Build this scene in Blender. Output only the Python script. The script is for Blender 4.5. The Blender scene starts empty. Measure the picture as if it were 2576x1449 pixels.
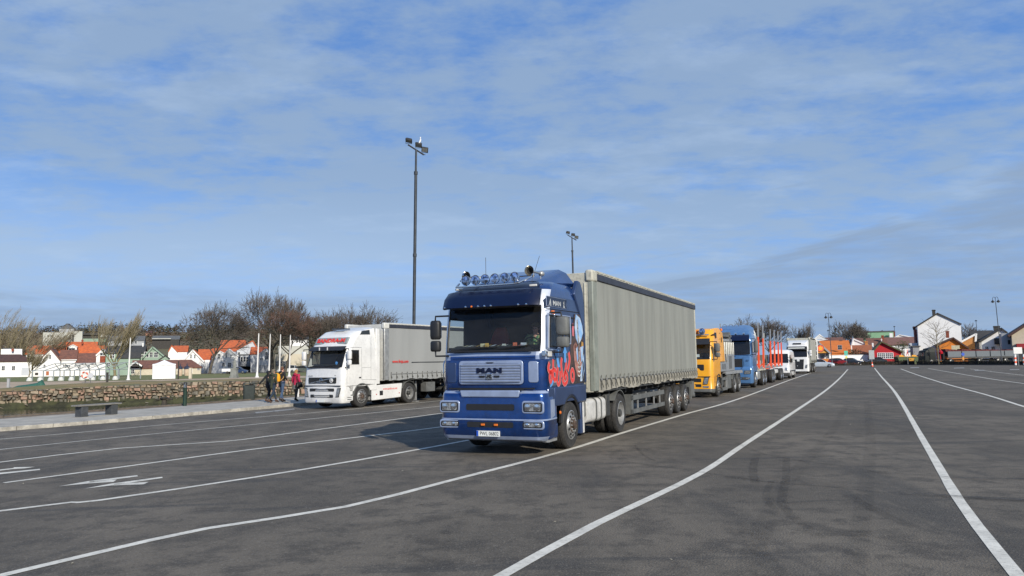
import bpy, bmesh, math, random
from mathutils import Vector, Matrix
from mathutils.geometry import delaunay_2d_cdt
from mathutils import noise as mn
SC = bpy.context.scene
COL = SC.collection
PI = math.pi
R = math.radians
# ---------------------------------------------------------------- camera, sky, sun, exposure
EYE = 1.95; FP = 1900.0; PITCH = R(5.52); ROLL = R(.9)
cam = bpy.data.cameras.new('camera'); camo = bpy.data.objects.new('camera', cam); COL.objects.link(camo)
cam.sensor_width = 36; cam.lens = 36*FP/2576; cam.clip_start = .1; cam.clip_end = 6000
cf = Vector((0, math.cos(PITCH), math.sin(PITCH))); u0 = Vector((0, -math.sin(PITCH), math.cos(PITCH))); r0 = Vector((1, 0, 0))
cr = r0*math.cos(ROLL) - u0*math.sin(ROLL); cu = u0*math.cos(ROLL) + r0*math.sin(ROLL)
camo.matrix_world = Matrix(((cr.x, cu.x, -cf.x, 0), (cr.y, cu.y, -cf.y, 0), (cr.z, cu.z, -cf.z, EYE), (0, 0, 0, 1)))
SC.camera = camo
SUN_D = Vector((.46, -.89, 0)).normalized()
SUN_EL = R(27)
sl = bpy.data.lights.new('sun', 'SUN'); sl.energy = 5.0; sl.angle = R(.5); sl.color = (1, .94, .84)
so = bpy.data.objects.new('sun', sl); COL.objects.link(so)
sdir = Vector((SUN_D.x*math.cos(SUN_EL), SUN_D.y*math.cos(SUN_EL), math.sin(SUN_EL)))
so.rotation_euler = sdir.to_track_quat('Z', 'Y').to_euler()
so.location = (0, 0, 40)
SC.view_settings.view_transform = 'Standard'; SC.view_settings.look = 'None'
SC.view_settings.exposure = 0.0; SC.view_settings.gamma = 1
W = bpy.data.worlds.new('World'); SC.world = W; W.use_nodes = True
nt = W.node_tree; N = nt.nodes; Lk = nt.links
def wn(t, **k):
    n = N.new(t)
    for a, b in k.items(): setattr(n, a, b)
    return n
def wmath(op, a, b=None, c=None):
    n = wn('ShaderNodeMath', operation=op)
    for i, x in enumerate((a, b, c)):
        if x is None: continue
        if isinstance(x, (int, float)): n.inputs[i].default_value = x
        else: Lk.new(x, n.inputs[i])
    return n.outputs[0]
def wramp(x, lo, hi):
    n = wn('ShaderNodeMapRange', interpolation_type='SMOOTHSTEP'); Lk.new(x, n.inputs[0])
    n.inputs[1].default_value = lo; n.inputs[2].default_value = hi
    return n.outputs[0]
def wmix(f, a, b):
    n = wn('ShaderNodeMix', data_type='RGBA')
    if isinstance(f, (int, float)): n.inputs[0].default_value = f
    else: Lk.new(f, n.inputs[0])
    for i, x in ((6, a), (7, b)):
        if isinstance(x, tuple): n.inputs[i].default_value = x
        else: Lk.new(x, n.inputs[i])
    return n.outputs[2]
sky = wn('ShaderNodeTexSky', sky_type='NISHITA'); sky.sun_disc = False
sky.sun_elevation = SUN_EL; sky.sun_rotation = math.atan2(SUN_D.x, SUN_D.y)
sky.air_density = 1.0; sky.dust_density = .3; sky.ozone_density = 3.0
bg = N['Background']; bg.inputs[1].default_value = .1
tc = wn('ShaderNodeTexCoord'); sx = wn('ShaderNodeSeparateXYZ'); Lk.new(tc.outputs['Generated'], sx.inputs[0])
X_, Y_, Z_ = sx.outputs
zc = wmath('ADD', wmath('MAXIMUM', Z_, 0), .13)
px = wmath('DIVIDE', X_, zc); py = wmath('DIVIDE', Y_, zc)
cv = wn('ShaderNodeCombineXYZ'); Lk.new(wmath('MULTIPLY', px, .9), cv.inputs[0]); Lk.new(wmath('MULTIPLY', py, 1.25), cv.inputs[1])
def wnoise(vec, scale, detail, rough, seed=0, dist=0):
    m = wn('ShaderNodeMapping'); m.inputs['Location'].default_value = (seed*3.1, seed*1.7, seed); Lk.new(vec, m.inputs[0])
    n = wn('ShaderNodeTexNoise'); Lk.new(m.outputs[0], n.inputs['Vector'])
    n.inputs['Scale'].default_value = scale; n.inputs['Detail'].default_value = detail; n.inputs['Roughness'].default_value = rough
    n.inputs['Distortion'].default_value = dist
    return n.outputs[0]
az = wmath('DIVIDE', X_, wmath('MAXIMUM', Y_, .05))
n1 = wnoise(cv.outputs[0], 1.3, 8, .60, 2, .1)
n2 = wnoise(cv.outputs[0], 4.6, 9, .62, 7, .0)
n3 = wnoise(cv.outputs[0], .42, 3, .5, 5)
comb = wmath('ADD', wmath('MULTIPLY', n1, .48), wmath('MULTIPLY', n2, .52))
# the left half of the sky carries more cloud than the right
veil = wmath('ADD', comb, wmath('MULTIPLY', wmath('SUBTRACT', n3, .5), .5))
veil = wmath('ADD', veil, wmath('MULTIPLY', az, .02))
m1 = wmath('MULTIPLY', wramp(veil, .37, .59), .74)
# colours are given at the Background strength of 0.1
bluetop = (1.05, 2.75, 7.0, 1)
skyc = wmix(.80, sky.outputs[0], bluetop)
hz = wramp(Z_, .42, .06)
skyc = wmix(wmath('MULTIPLY', hz, .72), skyc, (2.5, 4.7, 8.8, 1))
col1 = wmix(m1, skyc, (3.35, 4.5, 6.0, 1))
wh = wmath('MULTIPLY', wramp(wnoise(cv.outputs[0], 2.6, 9, .62, 31, .1), .50, .74), .32)
col1 = wmix(wh, col1, (4.7, 6.1, 8.2, 1))
# brighter haze above the low banks
hb = wmath('MULTIPLY', wramp(Z_, .25, .11), wmath('MULTIPLY_ADD', wramp(az, .35, -.35), .6, .4))
col1 = wmix(wmath('MULTIPLY', hb, .55), col1, (4.6, 6.3, 8.8, 1))
# low grey bank: higher towards the right
cs = wn('ShaderNodeCombineXYZ'); Lk.new(wmath('MULTIPLY', az, 1.6), cs.inputs[0]); Lk.new(wmath('MULTIPLY', Z_, 15), cs.inputs[1])
n4 = wnoise(cs.outputs[0], 1.6, 7, .6, 11, .3)
azp = wmath('MAXIMUM', wmath('ADD', az, .0), 0)
edge = wmath('ADD', .078, wmath('MULTIPLY', wmath('MULTIPLY', azp, azp), .23))
edge = wmath('ADD', edge, wmath('MULTIPLY', azp, .022))
dlt = wmath('SUBTRACT', wmath('ADD', Z_, wmath('MULTIPLY', wmath('SUBTRACT', n4, .5), .11)), edge)
m2 = wramp(dlt, .016, -.012)
m2 = wmath('MULTIPLY', m2, wmath('MULTIPLY_ADD', wramp(wnoise(cs.outputs[0], 5.5, 8, .6, 41), .38, .6), .45, .55))
col2 = wmix(wmath('MULTIPLY', m2, .62), col1, (2.75, 3.75, 5.3, 1))
# thin streaks above the bank on the right
cs2 = wn('ShaderNodeCombineXYZ'); Lk.new(wmath('MULTIPLY', az, 2.2), cs2.inputs[0]); Lk.new(wmath('MULTIPLY', wmath('SUBTRACT', Z_, wmath('MULTIPLY', az, .13)), 26), cs2.inputs[1])
n5 = wnoise(cs2.outputs[0], 1.5, 6, .55, 21)
m3 = wmath('MULTIPLY', wmath('MULTIPLY', wramp(n5, .54, .66), wramp(Z_, .26, .17)), wramp(az, -.1, .35))
col3 = wmix(wmath('MULTIPLY', m3, .7), col2, (2.8, 3.85, 5.5, 1))
Lk.new(col3, bg.inputs[0])

# ---------------------------------------------------------------- helpers
def gz(x, y=0): return -.012*min(18, max(0, 1-x))
def ray(u, v):
    a = (u-1288)/FP; b = -(v-724.5)/FP
    return cf + cr*a + cu*b
def plane(u, v, Y):
    d = ray(u, v); t = Y/d.y
    return Vector((d.x*t, Y, EYE+d.z*t))
def ground(u, v, dz=0):
    d = ray(u, v); z = 0; x = y = 0
    for i in range(25):
        t = (z+dz-EYE)/d.z; x, y = d.x*t, d.y*t; z = gz(x, y)
    return Vector((x, y, z+dz))

MATS = {}
def mat(name, col, rough=.6, metal=0, var=.12, scale=6, bump=0, bscale=60, coat=0, spec=.5, col2=None, stretch=(1, 1, 1), lo=.35, hi=.65, emit=None, detail=5, dirt=0):
    if name in MATS: return MATS[name]
    m = bpy.data.materials.new(name); m.use_nodes = True; MATS[name] = m
    t = m.node_tree; n = t.nodes; l = t.links; b = n['Principled BSDF']
    c = tuple(col)+(1,)
    c2 = tuple(col2)+(1,) if col2 else tuple(x*(1-var*2) for x in col)+(1,)
    tcn = n.new('ShaderNodeTexCoord'); mp = n.new('ShaderNodeMapping'); mp.inputs['Scale'].default_value = stretch
    l.new(tcn.outputs['Object'], mp.inputs[0])
    nz = n.new('ShaderNodeTexNoise'); nz.inputs['Scale'].default_value = scale; nz.inputs['Detail'].default_value = detail; nz.inputs['Roughness'].default_value = .6
    l.new(mp.outputs[0], nz.inputs['Vector'])
    mr = n.new('ShaderNodeMapRange'); mr.interpolation_type = 'SMOOTHSTEP'; mr.inputs[1].default_value = lo; mr.inputs[2].default_value = hi; l.new(nz.outputs[0], mr.inputs[0])
    mx = n.new('ShaderNodeMix'); mx.data_type = 'RGBA'; mx.inputs[6].default_value = c; mx.inputs[7].default_value = c2; l.new(mr.outputs[0], mx.inputs[0])
    out = mx.outputs[2]
    if dirt:
        n2_ = n.new('ShaderNodeTexNoise'); n2_.inputs['Scale'].default_value = scale*5; n2_.inputs['Detail'].default_value = 8
        l.new(mp.outputs[0], n2_.inputs['Vector'])
        r2 = n.new('ShaderNodeMapRange'); r2.inputs[1].default_value = .5; r2.inputs[2].default_value = .75; r2.inputs[4].default_value = dirt; l.new(n2_.outputs[0], r2.inputs[0])
        m2_ = n.new('ShaderNodeMix'); m2_.data_type = 'RGBA'; l.new(r2.outputs[0], m2_.inputs[0]); l.new(out, m2_.inputs[6]); m2_.inputs[7].default_value = (.16, .14, .11, 1)
        out = m2_.outputs[2]
    l.new(out, b.inputs['Base Color'])
    b.inputs['Roughness'].default_value = rough; b.inputs['Metallic'].default_value = metal
    b.inputs['Coat Weight'].default_value = coat; b.inputs['Coat Roughness'].default_value = .08
    b.inputs['Specular IOR Level'].default_value = spec
    if bump:
        nb = n.new('ShaderNodeTexNoise'); nb.inputs['Scale'].default_value = bscale; nb.inputs['Detail'].default_value = 4; l.new(tcn.outputs['Object'], nb.inputs['Vector'])
        bp = n.new('ShaderNodeBump'); bp.inputs['Strength'].default_value = bump; bp.inputs['Distance'].default_value = .02
        l.new(nb.outputs[0], bp.inputs['Height']); l.new(bp.outputs[0], b.inputs['Normal'])
    if emit:
        b.inputs['Emission Color'].default_value = tuple(emit)+(1,); b.inputs['Emission Strength'].default_value = 1
    return m
def glassmat(name, tint=(.5, .55, .55), refl=1.0, ior=1.5):
    if name in MATS: return MATS[name]
    m = bpy.data.materials.new(name); m.use_nodes = True; MATS[name] = m
    t = m.node_tree; n = t.nodes; l = t.links; n.clear()
    o = n.new('ShaderNodeOutputMaterial'); tr = n.new('ShaderNodeBsdfTransparent'); tr.inputs[0].default_value = tint+(1,)
    gl = n.new('ShaderNodeBsdfGlossy'); gl.inputs['Roughness'].default_value = .03; gl.inputs[0].default_value = (refl, refl, refl, 1)
    lw = n.new('ShaderNodeLayerWeight'); lw.inputs[0].default_value = .5
    pw = n.new('ShaderNodeMath'); pw.operation = 'POWER'; pw.inputs[1].default_value = 4.5; l.new(lw.outputs['Facing'], pw.inputs[0])
    fr = n.new('ShaderNodeMath'); fr.operation = 'MULTIPLY_ADD'; fr.inputs[1].default_value = .85; fr.inputs[2].default_value = .04*(ior-1)/.5; l.new(pw.outputs[0], fr.inputs[0])
    nz = n.new('ShaderNodeTexNoise'); nz.inputs['Scale'].default_value = 3
    df = n.new('ShaderNodeBsdfDiffuse'); df.inputs[0].default_value = (.5, .5, .48, 1)
    ms = n.new('ShaderNodeMixShader'); l.new(fr.outputs[0], ms.inputs[0]); l.new(tr.outputs[0], ms.inputs[1]); l.new(gl.outputs[0], ms.inputs[2])
    m2 = n.new('ShaderNodeMixShader'); mr = n.new('ShaderNodeMapRange'); mr.inputs[3].default_value = 0; mr.inputs[4].default_value = .05
    l.new(nz.outputs[0], mr.inputs[0]); l.new(mr.outputs[0], m2.inputs[0]); l.new(ms.outputs[0], m2.inputs[1]); l.new(df.outputs[0], m2.inputs[2])
    l.new(m2.outputs[0], o.inputs[0])
    return m

class MB:
    def __init__(s): s.v = []; s.f = []; s.m = []; s.mats = []
    def mi(s, m):
        if m not in s.mats: s.mats.append(m)
        return s.mats.index(m)
    def add(s, vs, fs, m):
        k = len(s.v); i = s.mi(m)
        s.v += [tuple(p) for p in vs]
        for f in fs: s.f.append(tuple(a+k for a in f)); s.m.append(i)
        return s
    def box(s, x0, x1, y0, y1, z0, z1, m):
        vs = [(x, y, z) for x in (x0, x1) for y in (y0, y1) for z in (z0, z1)]
        return s.add(vs, [(0, 1, 3, 2), (4, 6, 7, 5), (0, 4, 5, 1), (2, 3, 7, 6), (0, 2, 6, 4), (1, 5, 7, 3)], m)
    def cbox(s, c, d, m): return s.box(c[0]-d[0]/2, c[0]+d[0]/2, c[1]-d[1]/2, c[1]+d[1]/2, c[2]-d[2]/2, c[2]+d[2]/2, m)
    def prism(s, poly, ax, a, b, m):
        def P(p, t): return {'x': (t, p[0], p[1]), 'y': (p[0], t, p[1]), 'z': (p[0], p[1], t)}[ax]
        n = len(poly); vs = [P(p, a) for p in poly]+[P(p, b) for p in poly]
        return s.add(vs, [tuple(range(n))[::-1], tuple(range(n, 2*n))]+[(i, (i+1) % n, n+(i+1) % n, n+i) for i in range(n)], m)
    def loft(s, rings, m, caps=True, closed=True):
        n = len(rings[0]); vs = [p for r in rings for p in r]; fs = []
        for k in range(len(rings)-1):
            for i in range(n if closed else n-1):
                j = (i+1) % n; fs.append((k*n+i, k*n+j, (k+1)*n+j, (k+1)*n+i))
        if caps: fs += [tuple(range(n))[::-1], tuple(range((len(rings)-1)*n, len(rings)*n))]
        return s.add(vs, fs, m)
    def tube(s, pts, r, m, n=6, caps=True, r1=None):
        pts = [Vector(p) for p in pts]; rings = []; L = len(pts)
        up = None
        for i, p in enumerate(pts):
            d = (pts[min(i+1, L-1)]-pts[max(i-1, 0)]).normalized()
            if up is None: up = Vector((0, 0, 1)) if abs(d.z) < .9 else Vector((1, 0, 0))
            a = d.cross(up)
            if a.length < 1e-4: a = d.cross(Vector((0, 1, 0)))
            a.normalize(); b = a.cross(d).normalized(); up = b
            rr = r if r1 is None else r+(r1-r)*i/max(1, L-1)
            if isinstance(r, (list, tuple)): rr = r[i]
            rings.append([p+(a*math.cos(2*PI*k/n)+b*math.sin(2*PI*k/n))*rr for k in range(n)])
        return s.loft(rings, m, caps)
    def lathe(s, prof, c, ax, m, n=24, caps=True):
        rings = []
        for r, h in prof:
            ring = []
            for k in range(n):
                a = 2*PI*k/n; p, q = r*math.cos(a), r*math.sin(a)
                ring.append({'x': (c[0]+h, c[1]+p, c[2]+q), 'y': (c[0]+p, c[1]+h, c[2]+q), 'z': (c[0]+p, c[1]+q, c[2]+h)}[ax])
            rings.append(ring)
        return s.loft(rings, m, caps)
    def obj(s, name, parent=None, bevel=0, smooth=35, loc=None):
        me = bpy.data.meshes.new(name); me.from_pydata(s.v, [], s.f)
        for m in s.mats: me.materials.append(m)
        me.polygons.foreach_set('material_index', s.m)
        me.update()
        bm = bmesh.new(); bm.from_mesh(me); bmesh.ops.recalc_face_normals(bm, faces=bm.faces); bm.to_mesh(me); bm.free()
        if smooth:
            me.polygons.foreach_set('use_smooth', [True]*len(me.polygons))
            try: me.set_sharp_from_angle(angle=R(smooth))
            except Exception: pass
        o = bpy.data.objects.new(name, me); COL.objects.link(o)
        if parent: o.parent = parent
        if loc: o.location = loc
        if bevel:
            b = o.modifiers.new('bevel', 'BEVEL'); b.width = bevel; b.segments = 2; b.limit_method = 'ANGLE'; b.angle_limit = R(40)
        return o
def tag(o, label=None, cat=None, group=None, kind=None):
    if label: o['label'] = label
    if cat: o['category'] = cat
    if group: o['group'] = group
    if kind: o['kind'] = kind
    return o
def thing(name, label, cat, loc=(0, 0, 0), rz=0, group=None):
    o = bpy.data.objects.new(name, None); COL.objects.link(o); o.location = loc; o.rotation_euler = (0, 0, rz); o.empty_display_size = .3
    return tag(o, label, cat, group)
def copy_tree(o, loc, rz=None, label=None, scale=None):
    r = o.copy(); COL.objects.link(r); r.location = loc
    if rz is not None: r.rotation_euler = (0, 0, rz)
    if label: r['label'] = label
    if scale: r.scale = (scale,)*3
    for ch in list(o.children):
        c = ch.copy(); COL.objects.link(c); c.parent = r
        for g in list(ch.children):
            d = g.copy(); COL.objects.link(d); d.parent = c
    return r
def xz(a):   # vehicle heading: a degrees from +Y towards +X is the direction of its tail
    a = R(a); return math.atan2(-math.cos(a), -math.sin(a))
def text(name, s, size, parent, o3, right, up, m, ext=.004, sx=1, shear=0, align='CENTER', bold=0, spacing=1):
    cu_ = bpy.data.curves.new(name, 'FONT'); cu_.body = s; cu_.size = size; cu_.extrude = ext; cu_.align_x = align; cu_.align_y = 'CENTER'; cu_.shear = shear
    cu_.offset = bold; cu_.space_character = spacing; cu_.resolution_u = 3
    t = bpy.data.objects.new(name, cu_); COL.objects.link(t)
    dg = bpy.context.evaluated_depsgraph_get(); me = bpy.data.meshes.new_from_object(t.evaluated_get(dg))
    bpy.data.objects.remove(t); bpy.data.curves.remove(cu_)
    r = Vector(right).normalized(); u = Vector(up).normalized(); nn = r.cross(u)
    M = Matrix(((r.x*sx, u.x, nn.x, o3[0]), (r.y*sx, u.y, nn.y, o3[1]), (r.z*sx, u.z, nn.z, o3[2]), (0, 0, 0, 1)))
    me.transform(M); me.materials.clear(); me.materials.append(m); me.name = name
    o = bpy.data.objects.new(name, me); COL.objects.link(o); o.parent = parent
    return o
FR = ((0, 1, 0), (0, 0, 1)); SD = ((-1, 0, 0), (0, 0, 1))

# ---------------------------------------------------------------- materials
asph = mat('asphalt', (.158, .132, .098), .88, var=.22, scale=.35, bump=.8, bscale=45, detail=12, stretch=(1, .6, 1))
def asphalt_nodes(m):
    t = m.node_tree; n = t.nodes; l = t.links; b = n['Principled BSDF']
    src = b.inputs['Base Color'].links[0].from_socket
    tcn = n.new('ShaderNodeTexCoord')
    def nzz(scale, detail, rough, sc=(1, 1, 1), rot=0, dist=0):
        mp = n.new('ShaderNodeMapping'); mp.inputs['Scale'].default_value = sc; mp.inputs['Rotation'].default_value = (0, 0, rot)
        l.new(tcn.outputs['Object'], mp.inputs[0]); z = n.new('ShaderNodeTexNoise'); z.inputs['Scale'].default_value = scale
        z.inputs['Detail'].default_value = detail; z.inputs['Roughness'].default_value = rough; z.inputs['Distortion'].default_value = dist; l.new(mp.outputs[0], z.inputs['Vector']); return z.outputs[0]
    def mix(f, a, c, lo, hi, amt):
        r = n.new('ShaderNodeMapRange'); r.interpolation_type = 'SMOOTHSTEP'; r.inputs[1].default_value = lo; r.inputs[2].default_value = hi; r.inputs[4].default_value = amt; l.new(f, r.inputs[0])
        x = n.new('ShaderNodeMix'); x.data_type = 'RGBA'; l.new(r.outputs[0], x.inputs[0]); l.new(a, x.inputs[6]); x.inputs[7].default_value = c; return x.outputs[2]
    o = mix(nzz(1.6, 9, .75), src, (.056, .047, .036, 1), .45, .62, .8)          # worn dark blotches
    o = mix(nzz(.55, 8, .7, (1, .16, 1), R(-24), .3), o, (.050, .045, .038, 1), .52, .66, .7)   # wheel-worn streaks along the lanes
    o = mix(nzz(.7, 7, .65, (.14, 1.3, 1), R(4), .5), o, (.046, .042, .037, 1), .56, .66, .7)     # crossing tyre smears
    o = mix(nzz(34, 4, .85), o, (.30, .27, .22, 1), .54, .70, .75)            # pale stone chips
    o = mix(nzz(42, 4, .85), o, (.022, .020, .018, 1), .53, .68, .85)           # bitumen pits
    o = mix(nzz(9, 7, .9), o, (.19, .165, .13, 1), .52, .68, .45)
    o = mix(nzz(12, 7, .9), o, (.045, .04, .034, 1), .54, .68, .5)
    l.new(o, b.inputs['Base Color'])
asphalt_nodes(asph)
M_line = mat('line_paint', (.74, .70, .60), .7, var=.10, scale=3, bump=.2, bscale=80, dirt=.45)
M_oldline = mat('old_line_paint', (.34, .33, .31), .8, var=.2, scale=3, dirt=.6)
M_granite = mat('granite', (.44, .405, .34), .8, var=.14, scale=1.4, bump=.3, bscale=30, dirt=.25, detail=9)
M_granite2 = mat('granite_kerb', (.46, .43, .37), .85, var=.2, scale=2.5, bump=.5, bscale=16, dirt=.4)
M_timber = mat('quay_timber', (.22, .175, .13), .8, var=.2, scale=2, stretch=(1, 1, 1))
M_grass = mat('grass', (.115, .145, .035), .95, col2=(.17, .15, .055), scale=.12, detail=10, bump=.5, bscale=4)
M_soil = mat('soil_path', (.46, .35, .235), .95, var=.12, scale=.3, detail=9)
M_land = mat('land', (.12, .11, .055), .95, col2=(.15, .10, .05), scale=.03, detail=8)
M_stone = [mat('rubble_stone_a', (.27, .215, .145), .9, var=.2, scale=2, bump=.6, bscale=8), mat('rubble_stone_b', (.31, .25, .18), .9, var=.2, scale=2, bump=.6, bscale=8), mat('rubble_stone_c', (.34, .22, .155), .9, var=.18, scale=2, bump=.6, bscale=8), mat('rubble_stone_d', (.17, .155, .12), .9, var=.2, scale=2, bump=.6, bscale=8)]
M_joint = mat('wall_joint', (.09, .075, .05), .95, scale=2)
M_weed = mat('seaweed', (.020, .020, .009), .9, col2=(.050, .052, .020), scale=1.4, detail=8, bump=.8, bscale=8)
M_tyre = mat('tyre_rubber', (.028, .027, .026), .75, var=.2, scale=8, bump=.3, bscale=40, dirt=.35)
M_rim = mat('wheel_steel', (.42, .42, .41), .42, metal=.55, var=.15, scale=7, dirt=.35)
M_rimalu = mat('wheel_alloy', (.62, .63, .64), .28, metal=.85, var=.08, scale=7)
M_hub = mat('hub_rust', (.14, .095, .07), .7, metal=.3, var=.3, scale=12)
M_black = mat('black_plastic', (.018, .018, .019), .5, var=.1)
M_dark = mat('cab_interior', (.012, .012, .013), .85, var=.1)
M_dkgrey = mat('chassis_paint', (.05, .052, .05), .6, var=.25, scale=4, dirt=.3)
M_guard = mat('guard_grey', (.13, .135, .13), .6, var=.15, scale=3, dirt=.3)
M_chrome = mat('chrome', (.78, .78, .78), .12, metal=1, var=.05)
M_alu = mat('aluminium', (.50, .50, .48), .42, metal=.6, var=.12, scale=6, dirt=.3)
M_white = mat('white_paint', (.74, .73, .70), .35, var=.05, scale=2, coat=.5, dirt=.16)
M_whitem = mat('matt_white', (.70, .69, .66), .7, var=.05, scale=1)
M_tankw = mat('tank_dirty_white', (.58, .57, .54), .5, var=.12, scale=4, dirt=.4)
M_blue = mat('blue_metallic', (.008, .055, .23), .24, metal=.6, var=.15, scale=3, coat=1, dirt=.10)
M_navy = mat('navy_paint', (.004, .008, .034), .35, metal=.2, var=.1, scale=3, coat=.3)
M_sidebl = mat('slate_blue_paint', (.036, .065, .155), .4, metal=.35, var=.12, scale=2, coat=.35)
M_silver = mat('silver_blue_paint_sheen', (.34, .41, .56), .34, metal=.35, var=.08, scale=4, coat=.4)
M_silverw = mat('silver_white_paint_sheen', (.66, .70, .78), .34, metal=.25, var=.05, scale=4, coat=.5)
M_glass = glassmat('glass', (.80, .84, .84), .7, 1.38)
M_glassd = glassmat('dark_glass', (.16, .18, .19))
M_lens = mat('lamp_lens', (.55, .58, .60), .12, metal=.55, var=.35, scale=30, coat=1)
M_lensb = mat('spot_lens', (.40, .55, .85), .10, metal=.7, var=.45, scale=14, coat=1)  # blue-white reflections are put into the lens colour
M_amber = mat('amber_lens', (.75, .18, .02), .3, var=.1)
M_redl = mat('red_lens', (.45, .01, .02), .3, var=.1)
M_tarp = mat('tarpaulin_grey', (.275, .278, .242), .55, var=.10, scale=1.6, stretch=(1, 1, .10), detail=10, dirt=.28, bump=.12, bscale=3)
M_tarp2 = mat('tarpaulin_pale', (.30, .305, .295), .55, var=.05, scale=1, stretch=(1, 1, .15), detail=8, bump=.1, bscale=3)
M_band = mat('roof_edge_dark', (.035, .037, .05), .5, var=.15, scale=3)
M_cream = mat('trailer_cream', (.50, .485, .40), .55, var=.10, scale=3, dirt=.5)
M_pillar = mat('pillar_grey', (.24, .26, .225), .6, var=.12, scale=3, dirt=.3)
M_strap = mat('strap', (.10, .095, .075), .8, var=.2)
M_tarplow = mat('tarpaulin_lower', (.34, .32, .265), .65, var=.14, scale=2.5, detail=8)
M_red = mat('decal_red', (.70, .035, .02), .4, col2=(.62, .06, .05), scale=6)
M_redw = mat('decal_pale_red', (.62, .28, .27), .4, var=.1)
M_sky = mat('decal_blue', (.10, .32, .68), .4, var=.08)
M_orange = mat('orange_paint', (.80, .36, .012), .35, var=.06, scale=2, coat=.5, dirt=.12)
M_ltblue = mat('light_blue_paint', (.085, .20, .40), .28, metal=.25, var=.08, scale=3, coat=.6)
M_stakeo = mat('stake_orange', (.86, .10, .03), .5, var=.08)
M_grey = mat('grey_panel', (.22, .235, .25), .55, var=.08, scale=2)
M_platew = mat('plate_white', (.72, .74, .70), .5, var=.04)
M_plateb = mat('plate_blue', (.02, .08, .45), .5, var=.05)
# ---------------------------------------------------------------- the setting
def lerp(a, b, t): return a+(b-a)*t
KERB = [(-75, -75), (-36.5, -6), (-18.3, 26.1), (-15.49, 30), (-12.68, 35.15), (-11.0, 38.4), (-7.6, 44.5), (0, 57.5), (8, 71), (22, 95), (40, 126), (50, 146)]
FAR = [(62, 150), (74, 146), (82, 122), (92, 95), (112, 45), (150, -75)]
QUAY = [(-81, -78), (-41.5, -6), (-24.05, 27.3), (-21.64, 32.15), (-19.55, 35.99), (-17.0, 41.1), (-15.3, 44.5), (-8.7, 58), (3.5, 82.4), (7.5, 90)]
WALL = [(7.5, 90), (-8, 81), (-20, 74.5), (-25.6, 72.5), (-31.3, 71), (-43.2, 63.7), (-62, 52), (-110, 20), (-170, -20), (-190, -80)]
WATER = QUAY+WALL[1:]
def poly_mesh(name, poly, zf, m, extra=(), holes=(), kind='structure', grid=None, parent=None):
    pts = [Vector(p[:2]) for p in poly]; n = len(pts); edges = [(i, (i+1) % n) for i in range(n)]
    for h in holes:
        k = len(pts); pts += [Vector(p) for p in h]; edges += [(k+i, k+(i+1) % len(h)) for i in range(len(h))]
    for p in extra: pts.append(Vector(p))
    v, e, f, a, b_, c = delaunay_2d_cdt(pts, edges, [], 0, 1e-4)
    def inside(p, pl):
        r = False; j = len(pl)-1
        for i in range(len(pl)):
            xi, yi = pl[i][0], pl[i][1]; xj, yj = pl[j][0], pl[j][1]
            if (yi > p[1]) != (yj > p[1]) and p[0] < (xj-xi)*(p[1]-yi)/(yj-yi)+xi: r = not r
            j = i
        return r
    fs = []
    for t in f:
        cx = sum(v[i].x for i in t)/len(t); cy = sum(v[i].y for i in t)/len(t)
        if inside((cx, cy), poly) and not any(inside((cx, cy), h) for h in holes): fs.append(t)
    mb = MB(); mb.add([(p.x, p.y, zf(p.x, p.y)) for p in v], fs, m)
    o = mb.obj(name, parent, smooth=30)
    for p in o.data.polygons:
        if p.normal.z < 0: o.data.flip_normals(); break
    if kind: tag(o, kind=kind)
    return o
def hillf(x, y):
    k = x/max(y, 1)
    s = min(1, max(0, (-.10-k)/.16)); s = s*s*(3-2*s)
    t = min(1, max(0, (y-235)/420)); t2 = min(1, max(0, (y-235)/120)); t2 = t2*t2*(3-2*t2)
    b = (1.5*t2+31*t+4*max(0, min(1, (y-620)/600)))*s
    return b
def landz(x, y): return .0+hillf(x, y)+(0 if y < 235 else mn.noise(Vector((x*.012, y*.012, 0)))*4*min(1, (y-235)/200)*(hillf(x, y)/30))
random.seed(4)
kink = [(1, y*1.5) for y in range(-40, 38)]+[(-17, y*1.5) for y in range(-40, 17)]+[(.99, y*1.5+.7) for y in range(-4, 38)]
lot = poly_mesh('asphalt_lot', KERB+FAR, gz, asph, extra=kink+[(x, y) for x in range(-40, 150, 20) for y in range(-60, 140, 20)])
BIG = [(-2600, -300), (2600, -300), (2600, 3200), (-2600, 3200)]
ex = [(x, y) for x in range(-320, 260, 22) for y in range(96, 240, 14)]+[(x, y) for x in range(-300, 0, 26) for y in (238, 262, 290, 330, 360)]+[(random.uniform(-700, 60), random.uniform(235, 1100)) for i in range(900)]+[(random.uniform(-2000, 1500), random.uniform(240, 3000)) for i in range(300)]
# one ground sheet to the horizon, cut out only where the canal and the paved quay lie
outer_hole = WALL[::-1]+[(45, 139), (52, 149), (63, 152), (76, 148), (84, 123), (94, 95), (114, 45), (152, -80)]
poly_mesh('ground', BIG, lambda x, y: landz(x, y)-.02, M_land, extra=ex, holes=[outer_hole])
# bed between quay and lot edge (pavement of the quay), kerb a real step up
def pv(x, y): return gz(x, y)+.13
pave_poly = QUAY+[(45, 139), (52, 149)]+[(50.1, 146.05)]+[(p[0], p[1]) for p in KERB[::-1]][1:]
poly_mesh('quay_pavement', pave_poly, pv, M_granite, extra=[])
verge = [(50.1, 146.05), (52, 149), (63, 152), (76, 148), (84, 123), (94, 95), (114, 45), (152, -80), (150, -75)]+FAR[::-1][1:]
poly_mesh('verge', verge, lambda x, y: .10, mat('verge_soil', (.10, .095, .06), .95, var=.25, scale=.6, detail=9))
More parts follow.
